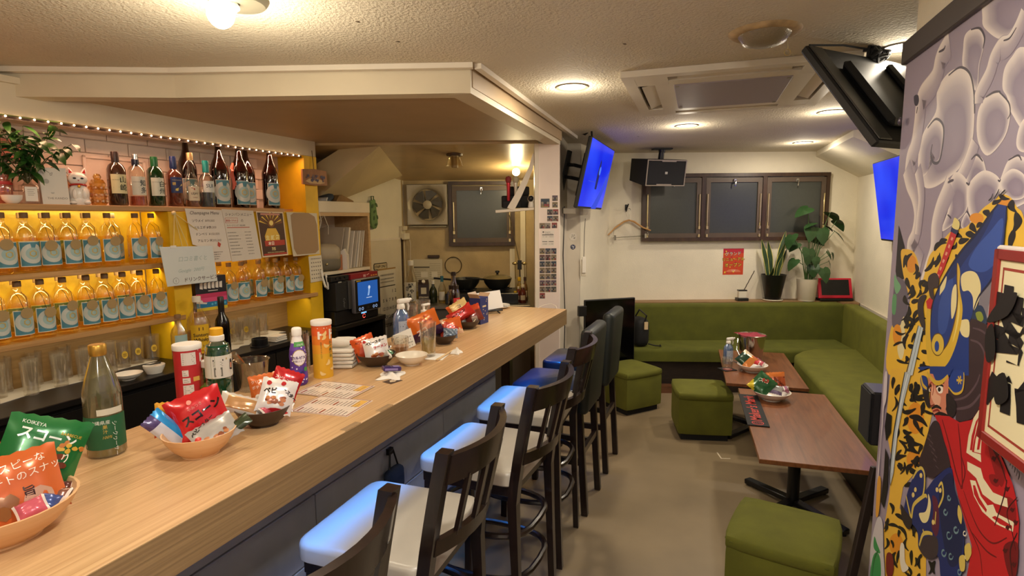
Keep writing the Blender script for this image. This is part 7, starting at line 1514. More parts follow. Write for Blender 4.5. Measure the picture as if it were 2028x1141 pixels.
tk = thing('ice_tongs', 'steel ice tongs lying across the far table by the bucket', 'tongs', LR(1.70, 4.10, .52)); MB().tube([(-.05, 0, .03), (0, -.02, .012), (.06, -.01, .03), (.075, .01, .08)], .004, 0, 6).tube([(-.05, .01, .03), (0, .012, .012), (.06, .008, .03), (.075, .01, .08)], .004, 0, 6).build('arms', [m_chrome], tk)
rc = thing('clear_tumbler', 'clear heavy tumbler upside down on a red printed coaster', 'glass', LR(1.59, 4.05, .5055)); MB().nocap().lathe([(.034, 0), (.036, .004), (.037, .085), (.034, .085), (.031, .014)], 0, 20).build('glass_body', [gt], rc)
cs_ = ART().prism(rect(-.05, -.05, .05, .05), 0, .004, 0); cs_.poly(circ(0, -.005, .034, 16), 1, .0045); cs_.poly([(-.02, .0), (.0, .02), (.02, .0), (.012, -.02), (-.012, -.02)], 2, .005); solo(cs_, 'coaster', [m_blkm, flat('#a8241c'), flat('#d8a090')], 'black coaster with red emblem under the clear tumbler', 'coaster', LR(1.59, 4.05, .5003, 15))
bowl('white oval bowl of snacks on the far table', LR(1.755, 4.0, .5003), .105, .052, m_porc, 'snack_bowl', 'white snack bowls on the low tables', .5); bowl('white oval bowl of snacks on the near table', LR(1.60, 3.36, .5003), .110, .052, m_porc, 'snack_bowl', 'white snack bowls on the low tables', .5)
fw = lambda x, y: math.degrees(math.atan2(y, x)) - 90
bag('dark green and orange snack bag in the far table bowl', 1.715, 4.015, .585, .12, .11, .014, ['#24402c', '#c87a3a', '#d8c8a8'], lambda u, v, s: 1 if u > .2 else (2 if v > .5 else 0), None, 0, -35, 40, 50, None, 'snack_bag', fw(1.71, 4.0))
for i, (x, y, z, c) in enumerate([(1.775, 3.98, .57, '#c0343c'), (1.805, 3.99, .565, '#c85a68'), (1.79, 4.03, .58, '#a82430'), (1.82, 4.02, .565, '#8a4a3a')]): bag(['bright red wrapped sweet', 'pink wrapped sweet', 'crimson wrapped sweet', 'brown wrapped sweet'][i] + ' in the far table bowl', x, y, z, .06, .035, .012, [c, '#e0d0c8'], lambda u, v, s: 1 if abs(u) > .78 else 0, None, 30 * i - 40, -45, 20 * i, 60 + i, 'wrapped sweets in the far bowl', 'wrapped_sweet', fw(x, y))
def a_g2(b): bt(b, 'スコ', -.03, .0, .03, 1, bold=.03, rot=20); corn(b, .0, .03, 2, 2, .8, 8, 3)
bag('green snack bag with yellow edge at the left of the near table bowl', 1.54, 3.36, .595, .125, .13, .015, ['#285a34', '#e4e0d0', '#b8483a', '#d8c02c'], lambda u, v, s: 3 if u + v < -1.05 else 0, a_g2, 0, -30, 38, 52, None, 'snack_bag', fw(1.47, 3.23))
bag('orange brown snack bag standing in the middle of the near table bowl', 1.635, 3.385, .605, .11, .115, .013, ['#b8552a', '#d87a3a', '#7a3018'], lambda u, v, s: 1 if v > .5 else (2 if math.sin(6 * u + 5 * v) > .6 else 0), None, 4, -18, -8, 53, None, 'snack_bag', fw(1.56, 3.26))
bag('silver snack wrapper lying in front of the orange brown bag', 1.61, 3.33, .57, .08, .06, .012, ['#a8a8a8', '#6a5a7a'], lambda u, v, s: 1 if v < -.3 else 0, None, 0, -40, 10, 54, None, 'snack_bag', fw(1.53, 3.2))
for i, (x, y, c) in enumerate([(1.66, 3.345, '#9a5a7a'), (1.68, 3.36, '#d0b8c0'), (1.67, 3.325, '#b06a8a')]): bag(['mauve wrapped sweet', 'pale pink wrapped sweet', 'plum wrapped sweet'][i] + ' in the near table bowl', x, y, .57, .055, .035, .012, [c, '#e4dcd8'], lambda u, v, s: 1 if abs(u) > .78 else 0, None, 40 * i, -40, 20 * i, 70 + i, 'wrapped sweets in the near bowl', 'wrapped_sweet', fw(x, y))
rm_ = ART().prism(rect(-.28, -.055, .28, .055), 0, .006, 0); rm_.text("Maker's Mark", -.205, -.026, .082, 1, .0066, bold=.012, shear=.12)
for i in range(24):
    a, c = 2 * PI * i / 24, 2 * PI * (i + 1) / 24
    for r0, r1 in ((.026, .031), (.018, .020)): rm_.poly([(-.24 + r0 * math.cos(a), r0 * math.sin(a)), (-.24 + r1 * math.cos(a), r1 * math.sin(a)), (-.24 + r1 * math.cos(c), r1 * math.sin(c)), (-.24 + r0 * math.cos(c), r0 * math.sin(c))], 1, .0066)
rm_.text('S', -.24, -.011, .03, 1, .0066, align='CENTER')
solo(rm_, 'bar_runner', [m_blkm, flat('#c02c22')], 'long black rubber bar runner with red lettering on the near table', 'bar mat', LR(1.405, 3.17, .5003, 72.7))
# things on the sofa end beside the dark screen
bg = thing('black_bag', 'crumpled black bag with strap and tan tag on the sofa end', 'bag', LR(1.20, 5.22, .425, 10)); v, f = puffbox(.13, .20, 0, .26, .04, .01); MB().add(v, f, 0, True).build('body', [m_blkm], bg); MB().tube([(0, -.1, .2), (.02, -.12, .30), (.0, .0, .34), (-.02, .08, .24)], .008, 0, 6).build('strap', [m_blk], bg); MB().box(.0, .035, -.125, -.115, .17, .24).build('tag', [flat('#c9b088')], bg); MB().tube([(.05, -.1, .03), (.10, -.15, .02), (.16, -.14, .012), (.17, -.10, .012)], .006, 0, 6).build('loose_strap', [m_blk], bg)
solo(MB().bar((1.252, 1.845, .76), (1.125, 1.82, 0.004), .03, .02, 0, (0, 1, 0), .003), 'slanted_dark_bar', [wood('dark_bar', '#1c1310', '#2a1d17', (20, 20, 2), .5)], 'dark slanted bar added at the mural end beside the near stool', 'board')  # bar added to fill an unidentified dark wedge at the mural end
hk = thing('hanging_pouch', 'small dark blue cloth pouch hanging on the counter front below the worktop', 'pouch', FC @ LR(1.31, .262, .51)); v, f = puffbox(.11, .045, 0, .10, .02, .006); MB().add(v, f, 0, True).build('cloth_body', [mat('navy_cloth', '#1c2838', .85, bump=(60, .4, .003))], hk); MB().tube([(-.03, 0, .09), (-.01, .01, .17), (.02, .015, .17), (.035, 0, .09)], .004, 0, 6).build('strap', [m_blk], hk); MB().box(-.01, .02, .012, .028, .155, .18).build('hook', [m_blk], hk)
# ---------------------------------------------------------------- the painted mural (outlines in mm on its own wall)
MUR_COL = ['', 'r', '#4c4450', '#3e3844', '#121012', '#f0bf3c', '#f2c43e', '#f0c044', '#6b6474', '#76b184', '#5fa06e', '#e9dfae', '#e8982a', '#151214', '#7c1f22', '#efe8d6', '#85808a', '#cfcad0', '#243a5a', '#8c9a3a', '#e8d8a0', '#3b2a30', '#5c4850', '#1c3a86', '#3558ae', '#3050a0', '#122a66', '#f0e2a6', '#101c40', '#e0b93a', '#f3dc7c', '#6a4a14', '#dfc04a', '#26479a', '#c9282c', '#e9a48c', '#1d2b5a', '#eddc8c', '#3a2c30', '#332b30', '#c8d6dc', '#30404c', '#7f939d', '#b9c6ce', '#27313a', '#e9f0f2', '#101012', '#d5866a', '#eab394', '#9c3f2c', '#f6efe0', '#151010', '#4a1c14', '#7c3020', '#1a1212', '#8c2c24', '#241c20', '#d8b23c', '#213f90', '#c01d24', '#6d0d14', '#8f1219', '#701018', '#f0e6c0', '#3a1014', '#4a0d12', '#33252c', '#54434a', '#1b2a6a', '#15204c', '#5c1f3a', '#efe2a4', '#3d3238', '#d8bf5a', '#e8d080', '#6f8f9a', '#efe8d0', '#d8c060', '#2a2226', '#d5cfd4', '#3f9a58', '#2a6a3a', '#d9d0d8', '#e5a63a', '#141214', '#1a1414']
MUR = '''g|0|0|-502,2094 -488,2048 -509,2018 -593,1974 -662,1996 -730,2029
g|0|0|-401,2008 -404,2036 -435,2041 -478,2030 -505,2003 -506,1979 -494,1949 -489,1894 -410,1962
g|0|0|-673,1937 -633,1929 -608,1911 -608,1876 -630,1853 -655,1817 -725,1776 -777,1879
g|0|0|-264,1888 -262,1941 -317,1969 -391,1968 -447,1942 -477,1897 -492,1838 -491,1782 -456,1739 -381,1711 -284,1692 -213,1704 -163,1769 -183,1841
g|0|0|-166,1813 -215,1858 -268,1869 -313,1848 -331,1809 -321,1763 -270,1755 -252,1790 -241,1737 -183,1732
g|0|0|-507,1843 -539,1871 -594,1870 -638,1839 -650,1809 -633,1771 -570,1745 -518,1785
g|0|0|-478,1711 -487,1743 -517,1753 -558,1733 -575,1684 -515,1649 -479,1668
g|0|0|-640,1700 -660,1727 -694,1733 -737,1714 -769,1657 -660,1629 -632,1675
g|0|0|-683,1758 -699,1798 -762,1799 -784,1740 -711,1737
r|1|58|-308,2064 -262,2041 -245,2026 -226,1990 -145,1965 -127,1934 -124,1890 -112,1829 -82,1795 -79,1749 -105,1710
r|1|34|-660,2008 -640,1985 -613,1969 -581,1972 -551,1954 -535,1925 -497,1893 -490,1866
r|1|35|-495,1788 -470,1748 -434,1714 -384,1694
l|2|6|-328,1964 -391,1968 -447,1942 -477,1897 -491,1845
l|2|8|-216,1854 -268,1869 -318,1847 -329,1810 -316,1759 -275,1758 -254,1782 -259,1806
l|2|5|-435,2040 -478,2030 -506,2003 -504,1980
l|2|4|-594,1871 -638,1842 -649,1819 -641,1809
l|2|5|-496,1744 -521,1752 -552,1735
l|2|4|-660,1727 -694,1733 -709,1722
l|2|7|-252,2040 -284,2038 -292,2045
l|2|4|-594,1971 -619,1969 -641,1982
l|2|5|-539,1871 -573,1874 -600,1870
l|2|10|-122,1908 -126,1925
s|3|0|-90,1959 -106,1962 -126,1956 -134,1939 -122,1929 -101,1936
g|0|0|-365,1583 -396,1639 -385,1691 -419,1722 -479,1702 -495,1669 -494,1630 -425,1597
g|0|0|-492,1658 -499,1693 -561,1715 -633,1692 -619,1654 -570,1633 -524,1610
g|0|0|-634,1685 -677,1709 -731,1689 -732,1653 -675,1652
g|0|0|-473,1598 -495,1626 -526,1602 -503,1586
r|1|52|-266,1443 -292,1493 -317,1541 -312,1596 -330,1645 -365,1687 -382,1708
r|1|48|-59,1749 -98,1706 -150,1668 -180,1623 -171,1574 -142,1543 -156,1513 -240,1470
r|1|34|-154,1742 -183,1701 -199,1662 -195,1618 -192,1569
l|2|7|-379,1700 -397,1703 -412,1704
l|2|5|-394,1622 -411,1616 -416,1612
l|2|5|-481,1694 -496,1689 -499,1695
l|2|5|-497,1630 -514,1618 -521,1608
l|2|4|-626,1691 -634,1688 -637,1692
p|4|0|-44,1592 -108,1531 -129,1439 -70,1422 -46,1452
s|5|0|-81,1514 -124,1524 -182,1520 -221,1498 -243,1460 -243,1402 -182,1394 -148,1420 -109,1458
s|6|0|-266,1443 -300,1513 -352,1543 -427,1584 -501,1594 -570,1633 -619,1650 -645,1661 -681,1655 -711,1634 -733,1621 -767,1563 -706,1556 -702,1512 -678,1495 -571,1500 -473,1408 -407,1227 -53,1131 -39,1264 -97,1302 -158,1308 -196,1396
p|7|0|-71,1153 -352,1231 -408,1135 -360,965 -249,853 -235,782 -361,787 -439,773 -455,696 -169,507 -118,651 -142,768 -149,884 -62,963
s|8|0|-46,1420 -98,1436 -157,1411 -165,1340 -129,1302 -51,1288
s|9|0|-41,1441 -69,1427 -104,1410 -71,1385 -43,1408
s|10|0|-39,1375 -72,1379 -73,1325 -42,1326
s|11|0|-123,1291 -153,1328 -173,1238 -152,1201 -115,1225
s|12|0|-217,1487 -209,1469 -182,1460 -151,1464 -134,1481 -142,1500 -171,1509 -201,1504
s|12|0|-690,1645 -683,1638 -664,1636 -644,1639 -635,1646 -642,1652 -661,1654 -680,1651
s|12|0|-581,1614 -574,1606 -551,1602 -526,1606 -515,1614 -523,1622 -546,1625 -570,1622
s|12|0|-357,1094 -347,1060 -307,1032 -261,1028 -234,1051 -247,1088 -289,1116 -334,1117
s|12|0|-356,983 -347,961 -314,940 -277,931 -258,941 -270,964 -304,986 -340,993
s|12|0|-142,1273 -137,1250 -113,1235 -83,1238 -66,1258 -73,1283 -98,1297 -127,1293
s|12|0|-284,701 -273,672 -237,641 -195,625 -173,636 -186,667 -224,699 -264,712
s|13|0|-119,1506 -108,1495 -107,1482 -111,1470 -120,1470 -132,1483 -141,1496 -135,1506
s|13|0|-165,1514 -131,1504 -122,1489 -136,1474 -144,1473 -144,1488 -159,1502 -178,1513
s|13|0|-204,1487 -207,1478 -212,1468 -197,1457 -206,1457 -234,1468 -237,1479 -217,1487
s|13|0|-138,1439 -135,1427 -155,1418 -180,1411 -189,1413 -179,1424 -169,1435 -153,1443
s|13|0|-195,1427 -183,1418 -177,1407 -163,1396 -172,1396 -200,1405 -215,1416 -209,1426
s|13|0|-289,1473 -321,1483 -334,1497 -334,1513 -328,1514 -316,1500 -295,1486 -277,1475
s|13|0|-322,1494 -360,1498 -374,1510 -370,1526 -365,1527 -359,1514 -336,1504 -311,1496
s|13|0|-336,1530 -354,1539 -375,1548 -404,1553 -400,1555 -363,1556 -336,1549 -328,1535
s|13|0|-362,1522 -351,1513 -348,1502 -344,1491 -351,1490 -368,1500 -379,1511 -373,1521
s|13|0|-397,1564 -371,1564 -358,1556 -353,1545 -359,1542 -373,1550 -393,1555 -406,1561
s|13|0|-299,1439 -290,1430 -286,1420 -270,1410 -276,1410 -304,1418 -315,1428 -311,1438
s|13|0|-437,1573 -449,1569 -467,1569 -484,1569 -486,1572 -472,1578 -458,1582 -441,1579
s|13|0|-476,1554 -492,1555 -508,1560 -522,1566 -519,1569 -498,1569 -479,1568 -469,1559
s|13|0|-504,1576 -522,1571 -543,1571 -563,1574 -564,1577 -544,1581 -524,1586 -505,1582
s|13|0|-520,1600 -518,1591 -533,1586 -552,1582 -558,1583 -551,1591 -543,1599 -530,1604
s|13|0|-554,1593 -565,1594 -578,1598 -592,1598 -590,1600 -574,1605 -559,1605 -551,1598
s|13|0|-574,1627 -581,1622 -593,1618 -603,1613 -607,1615 -607,1624 -601,1631 -582,1631
s|13|0|-616,1641 -630,1642 -642,1645 -651,1651 -649,1653 -634,1651 -619,1650 -612,1644
s|13|0|-638,1658 -648,1651 -662,1649 -679,1650 -680,1652 -666,1655 -653,1660 -640,1662
s|13|0|-683,1647 -675,1638 -685,1630 -706,1625 -712,1626 -703,1633 -701,1642 -694,1649
s|13|0|-706,1625 -703,1614 -706,1601 -703,1588 -710,1587 -729,1599 -734,1611 -718,1623
s|13|0|-702,1591 -691,1579 -691,1565 -697,1550 -702,1550 -709,1564 -716,1578 -713,1590
s|13|0|-691,1549 -683,1544 -683,1537 -683,1529 -688,1528 -696,1535 -702,1542 -699,1548
s|13|0|-87,1271 -113,1268 -145,1272 -176,1285 -177,1287 -145,1279 -115,1277 -89,1275
s|13|0|-83,1226 -113,1237 -148,1249 -182,1256 -181,1258 -143,1254 -108,1244 -80,1230
s|13|0|-119,1190 -147,1190 -182,1196 -218,1205 -219,1208 -187,1203 -154,1200 -122,1195
s|13|0|-179,1365 -175,1350 -161,1332 -131,1315 -139,1315 -185,1332 -208,1348 -194,1364
s|13|0|-216,1335 -205,1319 -196,1299 -174,1280 -182,1280 -217,1300 -234,1319 -229,1335
s|13|0|-187,1283 -155,1266 -157,1251 -176,1240 -186,1241 -181,1255 -188,1270 -201,1285
s|13|0|-234,1250 -233,1237 -253,1231 -290,1234 -296,1237 -272,1240 -261,1250 -247,1256
s|13|0|-302,1260 -319,1258 -345,1262 -366,1261 -369,1264 -354,1271 -332,1271 -308,1266
s|13|0|-298,1315 -284,1304 -285,1294 -297,1286 -304,1287 -303,1297 -308,1307 -310,1316
s|13|0|-299,1218 -319,1214 -345,1221 -370,1234 -371,1238 -347,1233 -323,1231 -302,1226
s|13|0|-249,1365 -226,1354 -219,1341 -228,1328 -235,1329 -240,1341 -254,1354 -262,1365
s|13|0|-134,1386 -130,1373 -150,1367 -183,1367 -192,1370 -172,1375 -160,1384 -148,1391
s|13|0|-317,1457 -330,1453 -345,1448 -354,1442 -360,1444 -360,1454 -352,1460 -328,1460
s|13|0|-430,1540 -451,1541 -463,1546 -463,1556 -459,1558 -451,1551 -434,1547 -423,1543
s|13|0|-458,1526 -465,1518 -480,1516 -500,1519 -503,1521 -487,1523 -475,1528 -462,1530
s|13|0|-397,1500 -413,1504 -420,1512 -426,1519 -422,1520 -407,1515 -395,1509 -388,1503
s|13|0|-665,1509 -665,1500 -657,1490 -643,1482 -647,1481 -667,1489 -678,1498 -672,1508
s|13|0|-680,1478 -680,1470 -680,1462 -669,1453 -672,1453 -687,1461 -691,1470 -685,1478
s|13|0|-253,1106 -281,1115 -307,1130 -330,1144 -327,1146 -295,1136 -266,1125 -246,1110
s|13|0|-257,1123 -283,1120 -316,1127 -352,1141 -355,1145 -324,1140 -293,1139 -262,1131
s|13|0|-255,1061 -294,1067 -341,1077 -378,1079 -382,1084 -353,1092 -313,1089 -264,1071
s|13|0|-283,1062 -291,1053 -314,1050 -338,1048 -345,1052 -332,1061 -317,1069 -294,1069
s|13|0|-245,990 -273,989 -312,1000 -353,1019 -355,1023 -319,1014 -285,1009 -250,999
s|13|0|-259,981 -276,976 -306,979 -342,990 -347,994 -321,993 -297,995 -269,990
s|13|0|-292,948 -309,948 -333,953 -354,956 -359,961 -346,966 -327,966 -300,956
s|13|0|-291,916 -312,920 -337,931 -364,946 -364,949 -340,942 -315,936 -292,923
s|13|0|-261,860 -288,872 -318,886 -348,896 -348,900 -321,898 -291,888 -262,867
s|13|0|-346,1066 -332,1052 -340,1047 -363,1048 -369,1051 -356,1054 -355,1062 -356,1070
s|13|0|-157,904 -127,885 -125,872 -131,861 -138,864 -142,877 -150,892 -168,907
s|13|0|-209,948 -186,933 -176,918 -172,904 -178,906 -191,921 -206,937 -218,950
s|13|0|-243,925 -243,914 -238,899 -220,880 -227,882 -251,902 -261,919 -252,927
s|13|0|-152,755 -163,751 -177,747 -178,735 -186,740 -198,759 -192,768 -166,763
s|13|0|-206,747 -228,750 -257,759 -286,767 -290,772 -270,773 -246,770 -215,756
s|13|0|-158,687 -189,701 -223,717 -254,728 -256,732 -228,727 -195,715 -161,694
s|13|0|-239,728 -261,729 -287,732 -303,727 -309,732 -303,745 -283,747 -250,736
s|13|0|-302,773 -324,775 -342,772 -348,761 -354,766 -360,785 -349,793 -314,782
s|13|0|-148,639 -154,632 -155,620 -139,600 -148,605 -175,631 -180,646 -160,646
s|13|0|-303,728 -284,704 -293,697 -324,704 -330,708 -310,708 -306,719 -313,734
s|13|0|-344,716 -337,700 -345,690 -354,681 -360,685 -361,699 -360,713 -354,722
s|13|0|-395,726 -385,711 -393,706 -409,705 -416,710 -412,718 -410,727 -407,734
s|13|0|-460,757 -469,752 -476,745 -467,728 -474,732 -494,756 -495,768 -472,764
s|13|0|-489,775 -473,755 -480,748 -497,747 -503,751 -498,759 -499,771 -500,782
s|13|0|-255,663 -246,647 -243,631 -248,621 -255,625 -261,641 -270,660 -267,669
s|13|0|-329,660 -337,656 -352,655 -351,643 -357,648 -367,666 -359,671 -340,667
s|13|0|-362,947 -340,934 -334,923 -335,913 -342,915 -350,926 -362,939 -371,949
s|13|0|-97,1133 -88,1121 -88,1109 -97,1099 -106,1101 -111,1114 -120,1128 -113,1136
s|13|0|-151,1126 -131,1113 -126,1100 -131,1089 -140,1091 -148,1104 -160,1118 -164,1128
s|13|0|-125,1080 -137,1070 -135,1054 -112,1032 -120,1034 -152,1058 -160,1075 -136,1082
s|13|0|-297,1168 -289,1157 -288,1147 -290,1137 -299,1139 -309,1151 -316,1163 -310,1171
s|13|0|-343,1133 -331,1120 -332,1110 -351,1107 -359,1109 -349,1116 -354,1128 -354,1136
s|13|0|-257,1421 -255,1414 -247,1406 -236,1397 -243,1397 -261,1405 -274,1413 -267,1421
s|13|0|-237,1056 -219,1044 -219,1033 -210,1020 -218,1022 -243,1037 -251,1049 -251,1059
s|13|0|-210,1057 -245,1066 -273,1082 -297,1099 -294,1101 -264,1087 -230,1074 -202,1060
s|13|0|-237,1323 -258,1334 -284,1346 -316,1351 -314,1353 -275,1351 -247,1342 -231,1327
s|13|0|-173,999 -145,981 -137,964 -141,950 -150,952 -157,968 -173,987 -186,1002
s|13|0|-295,1005 -280,991 -284,982 -292,975 -299,978 -304,989 -308,1000 -308,1009
s|13|0|-193,1222 -190,1215 -193,1210 -188,1202 -196,1203 -215,1213 -219,1221 -207,1224
s|13|0|-356,1112 -374,1113 -397,1118 -421,1127 -422,1130 -400,1125 -379,1122 -358,1117
s|13|0|-192,968 -214,968 -242,978 -270,992 -271,995 -244,985 -217,978 -194,972
s|13|0|-278,1445 -300,1441 -328,1443 -355,1446 -356,1449 -331,1449 -305,1449 -280,1449
s|13|0|-182,903 -206,917 -231,933 -257,949 -253,950 -220,938 -190,925 -175,907
s|13|0|-340,975 -352,976 -371,982 -388,985 -390,989 -379,992 -364,990 -345,982
s|13|0|-209,1376 -229,1379 -248,1386 -265,1393 -262,1395 -238,1393 -216,1389 -202,1381
s|13|0|-342,1130 -329,1117 -334,1107 -336,1096 -344,1098 -355,1113 -360,1125 -355,1134
s|13|0|-163,998 -155,984 -158,971 -156,957 -166,960 -185,980 -192,995 -179,1003
s|13|0|-243,1299 -233,1290 -227,1280 -225,1270 -232,1270 -243,1281 -254,1291 -254,1299
s|13|0|-149,1118 -125,1107 -122,1097 -126,1088 -136,1089 -151,1101 -163,1112 -166,1120
s|13|0|-165,1071 -183,1074 -205,1080 -226,1085 -228,1088 -209,1089 -189,1087 -168,1077
s|13|0|-322,1237 -317,1227 -312,1215 -294,1201 -300,1202 -329,1216 -339,1228 -332,1238
s|13|0|-192,892 -209,889 -234,900 -261,916 -262,919 -237,908 -213,900 -194,897
s|13|0|-212,968 -230,967 -245,963 -240,949 -248,952 -260,970 -251,977 -221,973
s|13|0|-204,1252 -223,1250 -248,1256 -271,1260 -272,1264 -252,1266 -229,1264 -207,1259
s|13|0|-312,954 -340,965 -362,980 -381,997 -378,999 -352,985 -325,972 -306,957
s|13|0|-278,922 -293,922 -317,929 -340,936 -343,939 -326,939 -305,936 -284,929
s|13|0|-166,1297 -189,1305 -216,1314 -243,1322 -240,1324 -209,1319 -178,1312 -160,1300
s|13|0|-356,1021 -343,1011 -340,1001 -337,992 -344,993 -356,1005 -366,1016 -367,1024
s|13|0|-274,1167 -273,1156 -285,1149 -303,1144 -310,1147 -305,1157 -302,1167 -287,1172
s|13|0|-308,1306 -325,1311 -341,1318 -359,1325 -355,1327 -332,1324 -312,1319 -302,1310
s|13|0|-275,1153 -269,1140 -280,1133 -307,1132 -313,1135 -302,1141 -297,1152 -289,1159
s|13|0|-258,965 -276,970 -296,978 -316,983 -317,987 -300,987 -281,984 -261,971
s|13|0|-283,1451 -254,1445 -246,1435 -259,1424 -267,1424 -264,1434 -278,1443 -293,1451
s|13|0|-297,1131 -321,1133 -336,1143 -349,1154 -346,1156 -327,1149 -308,1141 -291,1134
s|13|0|-248,1155 -235,1140 -248,1133 -276,1133 -284,1136 -268,1141 -262,1151 -261,1160
s|13|0|-233,1468 -221,1463 -219,1455 -219,1447 -229,1447 -243,1454 -254,1460 -248,1467
s|13|0|-217,1006 -233,1003 -255,1010 -280,1025 -281,1029 -259,1022 -239,1019 -220,1013
s|13|0|-229,990 -252,998 -280,1008 -303,1012 -305,1016 -283,1017 -257,1011 -231,996
s|13|0|-271,1433 -288,1432 -308,1434 -328,1435 -329,1438 -312,1443 -294,1445 -274,1439
s|13|0|-248,1156 -238,1149 -240,1142 -237,1134 -245,1135 -262,1145 -267,1152 -262,1158
s|13|0|-198,902 -204,898 -214,894 -224,890 -232,895 -235,906 -234,914 -212,910
s|13|0|-153,1322 -159,1315 -172,1308 -182,1300 -191,1303 -195,1315 -192,1324 -168,1327
s|13|0|-268,1139 -254,1124 -262,1115 -294,1117 -300,1120 -278,1122 -276,1133 -278,1144
s|13|0|-299,945 -270,927 -262,912 -270,902 -277,904 -284,918 -299,934 -312,948
s|13|0|-159,1325 -183,1324 -214,1325 -238,1322 -242,1326 -225,1335 -198,1338 -167,1331
s|13|0|-332,981 -314,964 -317,954 -325,945 -332,948 -337,961 -343,975 -346,985
s|13|0|-167,1055 -182,1057 -202,1063 -217,1063 -220,1067 -210,1071 -192,1069 -172,1061
s|13|0|-200,1420 -195,1410 -192,1398 -174,1386 -183,1386 -216,1397 -230,1408 -216,1419
s|13|0|-243,720 -240,712 -240,705 -247,701 -253,705 -256,713 -262,724 -254,725
s|13|0|-212,608 -217,602 -236,606 -254,610 -261,615 -252,620 -239,621 -223,617
s|13|0|-228,642 -208,623 -211,616 -228,617 -235,622 -230,627 -233,638 -240,649
s|13|0|-410,692 -398,676 -399,667 -412,665 -419,669 -415,677 -420,690 -421,698
s|13|0|-147,704 -136,688 -132,673 -126,658 -133,661 -151,681 -161,699 -159,709
s|13|0|-379,717 -382,712 -384,704 -379,692 -385,696 -401,714 -405,725 -389,723
s|13|0|-406,802 -397,790 -402,783 -406,777 -412,780 -417,792 -419,802 -416,808
s|13|0|-189,656 -193,652 -205,651 -210,646 -216,650 -219,661 -213,665 -199,663
s|13|0|-293,637 -299,632 -316,634 -333,638 -339,643 -329,646 -318,649 -303,645
s|13|0|-372,799 -351,782 -346,770 -360,766 -367,768 -363,777 -374,791 -383,803
s|13|0|-335,644 -339,636 -340,623 -333,607 -341,611 -356,634 -363,650 -346,651
s|13|0|-413,748 -403,737 -397,727 -404,721 -408,724 -409,732 -419,743 -422,751
s|13|0|-415,793 -425,791 -440,790 -454,790 -459,794 -450,800 -441,804 -422,800
s|13|0|-129,683 -133,675 -141,669 -130,651 -137,655 -158,677 -155,687 -140,689
s|14|0|-165,597 -209,624 -232,593 -211,546 -174,545
s|15|0|-271,693 -297,704 -313,666 -342,663 -300,626 -272,651
s|16|0|-608,1473 -633,1505 -672,1530 -687,1517 -678,1495 -658,1450 -646,1400 -619,1422 -596,1441
s|17|0|-679,1488 -674,1481 -653,1442 -650,1405 -644,1404 -645,1441 -668,1480
s|18|0|-586,1425 -618,1429 -642,1403 -626,1385 -577,1392 -570,1406
s|19|0|-589,1410 -612,1417 -626,1404 -608,1394
s|20|0|-662,1396 -706,1422 -731,1363 -727,1313 -707,1308 -695,1370
s|21|0|-568,1392 -624,1396 -667,1389 -696,1359 -697,1327 -690,1292 -585,1263 -564,1346
s|21|0|-489,1202 -522,1233 -567,1278 -674,1306 -678,1266 -646,1215 -613,1182 -565,1159 -541,1156 -539,1177 -504,1178
l|22|5|-583,1377 -627,1378 -660,1366 -674,1332
l|22|6|-577,1349 -618,1350 -644,1333 -652,1293
l|22|6|-511,1191 -579,1221 -621,1261 -633,1287
l|22|7|-538,1179 -607,1210 -654,1259
p|23|0|-642,1642 -676,1638 -681,1614 -678,1569 -671,1534 -643,1488 -598,1449 -577,1411 -563,1382 -585,1271 -473,1241 -375,1214 -350,1334 -359,1404 -411,1468 -486,1533 -563,1583 -611,1621
s|24|0|-665,1614 -668,1565 -657,1529 -618,1504 -571,1500 -535,1512 -562,1549 -617,1585
s|25|0|-461,1473 -464,1406 -447,1343 -407,1335 -394,1395 -425,1452
s|26|0|-611,1621 -625,1621 -582,1569 -517,1519 -469,1478 -431,1470 -486,1533 -563,1582
s|27|0|-504,1482 -538,1497 -577,1495 -601,1472 -599,1442 -579,1414 -570,1442 -547,1454 -517,1451
s|27|0|-463,1414 -465,1448 -483,1459 -492,1410 -475,1378
s|27|0|-393,1426 -397,1458 -425,1474 -421,1447 -398,1427
s|27|0|-514,1377 -560,1390 -568,1355 -533,1352
l|28|8|-642,1642 -611,1621 -563,1583 -486,1533 -411,1468 -359,1404 -350,1334
l|28|6|-676,1638 -678,1569 -671,1534 -643,1488 -598,1449 -577,1411
s|29|0|-477,1510 -496,1493 -502,1453 -527,1407 -517,1344 -492,1293 -460,1259 -407,1231 -360,1243 -335,1284 -320,1342 -325,1431 -348,1443 -347,1379 -360,1308 -395,1283 -439,1293 -467,1321 -490,1373 -497,1427 -485,1467
s|30|0|-487,1492 -501,1436 -513,1401 -504,1354 -490,1326 -501,1370 -502,1420
l|31|5|-477,1510 -485,1467 -497,1427 -490,1373 -467,1321 -439,1293
s|32|0|-443,1310 -442,1298 -434,1287 -421,1279 -405,1275 -390,1277 -378,1284 -371,1294 -373,1306 -382,1318 -394,1326 -410,1329 -426,1327 -438,1320
l|31|3|-445,1310 -444,1298 -435,1287 -422,1278 -405,1274 -389,1276 -375,1283 -369,1294 -371,1306 -379,1318 -394,1326 -411,1330 -427,1328 -439,1321 -445,1310
s|33|0|-417,1300 -416,1291 -410,1285 -402,1283 -394,1286 -390,1294 -391,1302 -397,1308 -405,1310 -413,1307
p|34|0|-362,1467 -428,1582 -461,1576 -406,1489 -375,1455
p|35|0|-435,1570 -445,1567 -439,1560 -430,1563
p|35|0|-423,1552 -432,1549 -426,1541 -418,1544
p|35|0|-410,1533 -421,1531 -414,1523 -405,1525
p|35|0|-397,1514 -408,1512 -401,1504 -392,1506
p|35|0|-385,1495 -395,1493 -388,1484 -379,1487
p|35|0|-371,1475 -382,1473 -375,1464 -366,1467
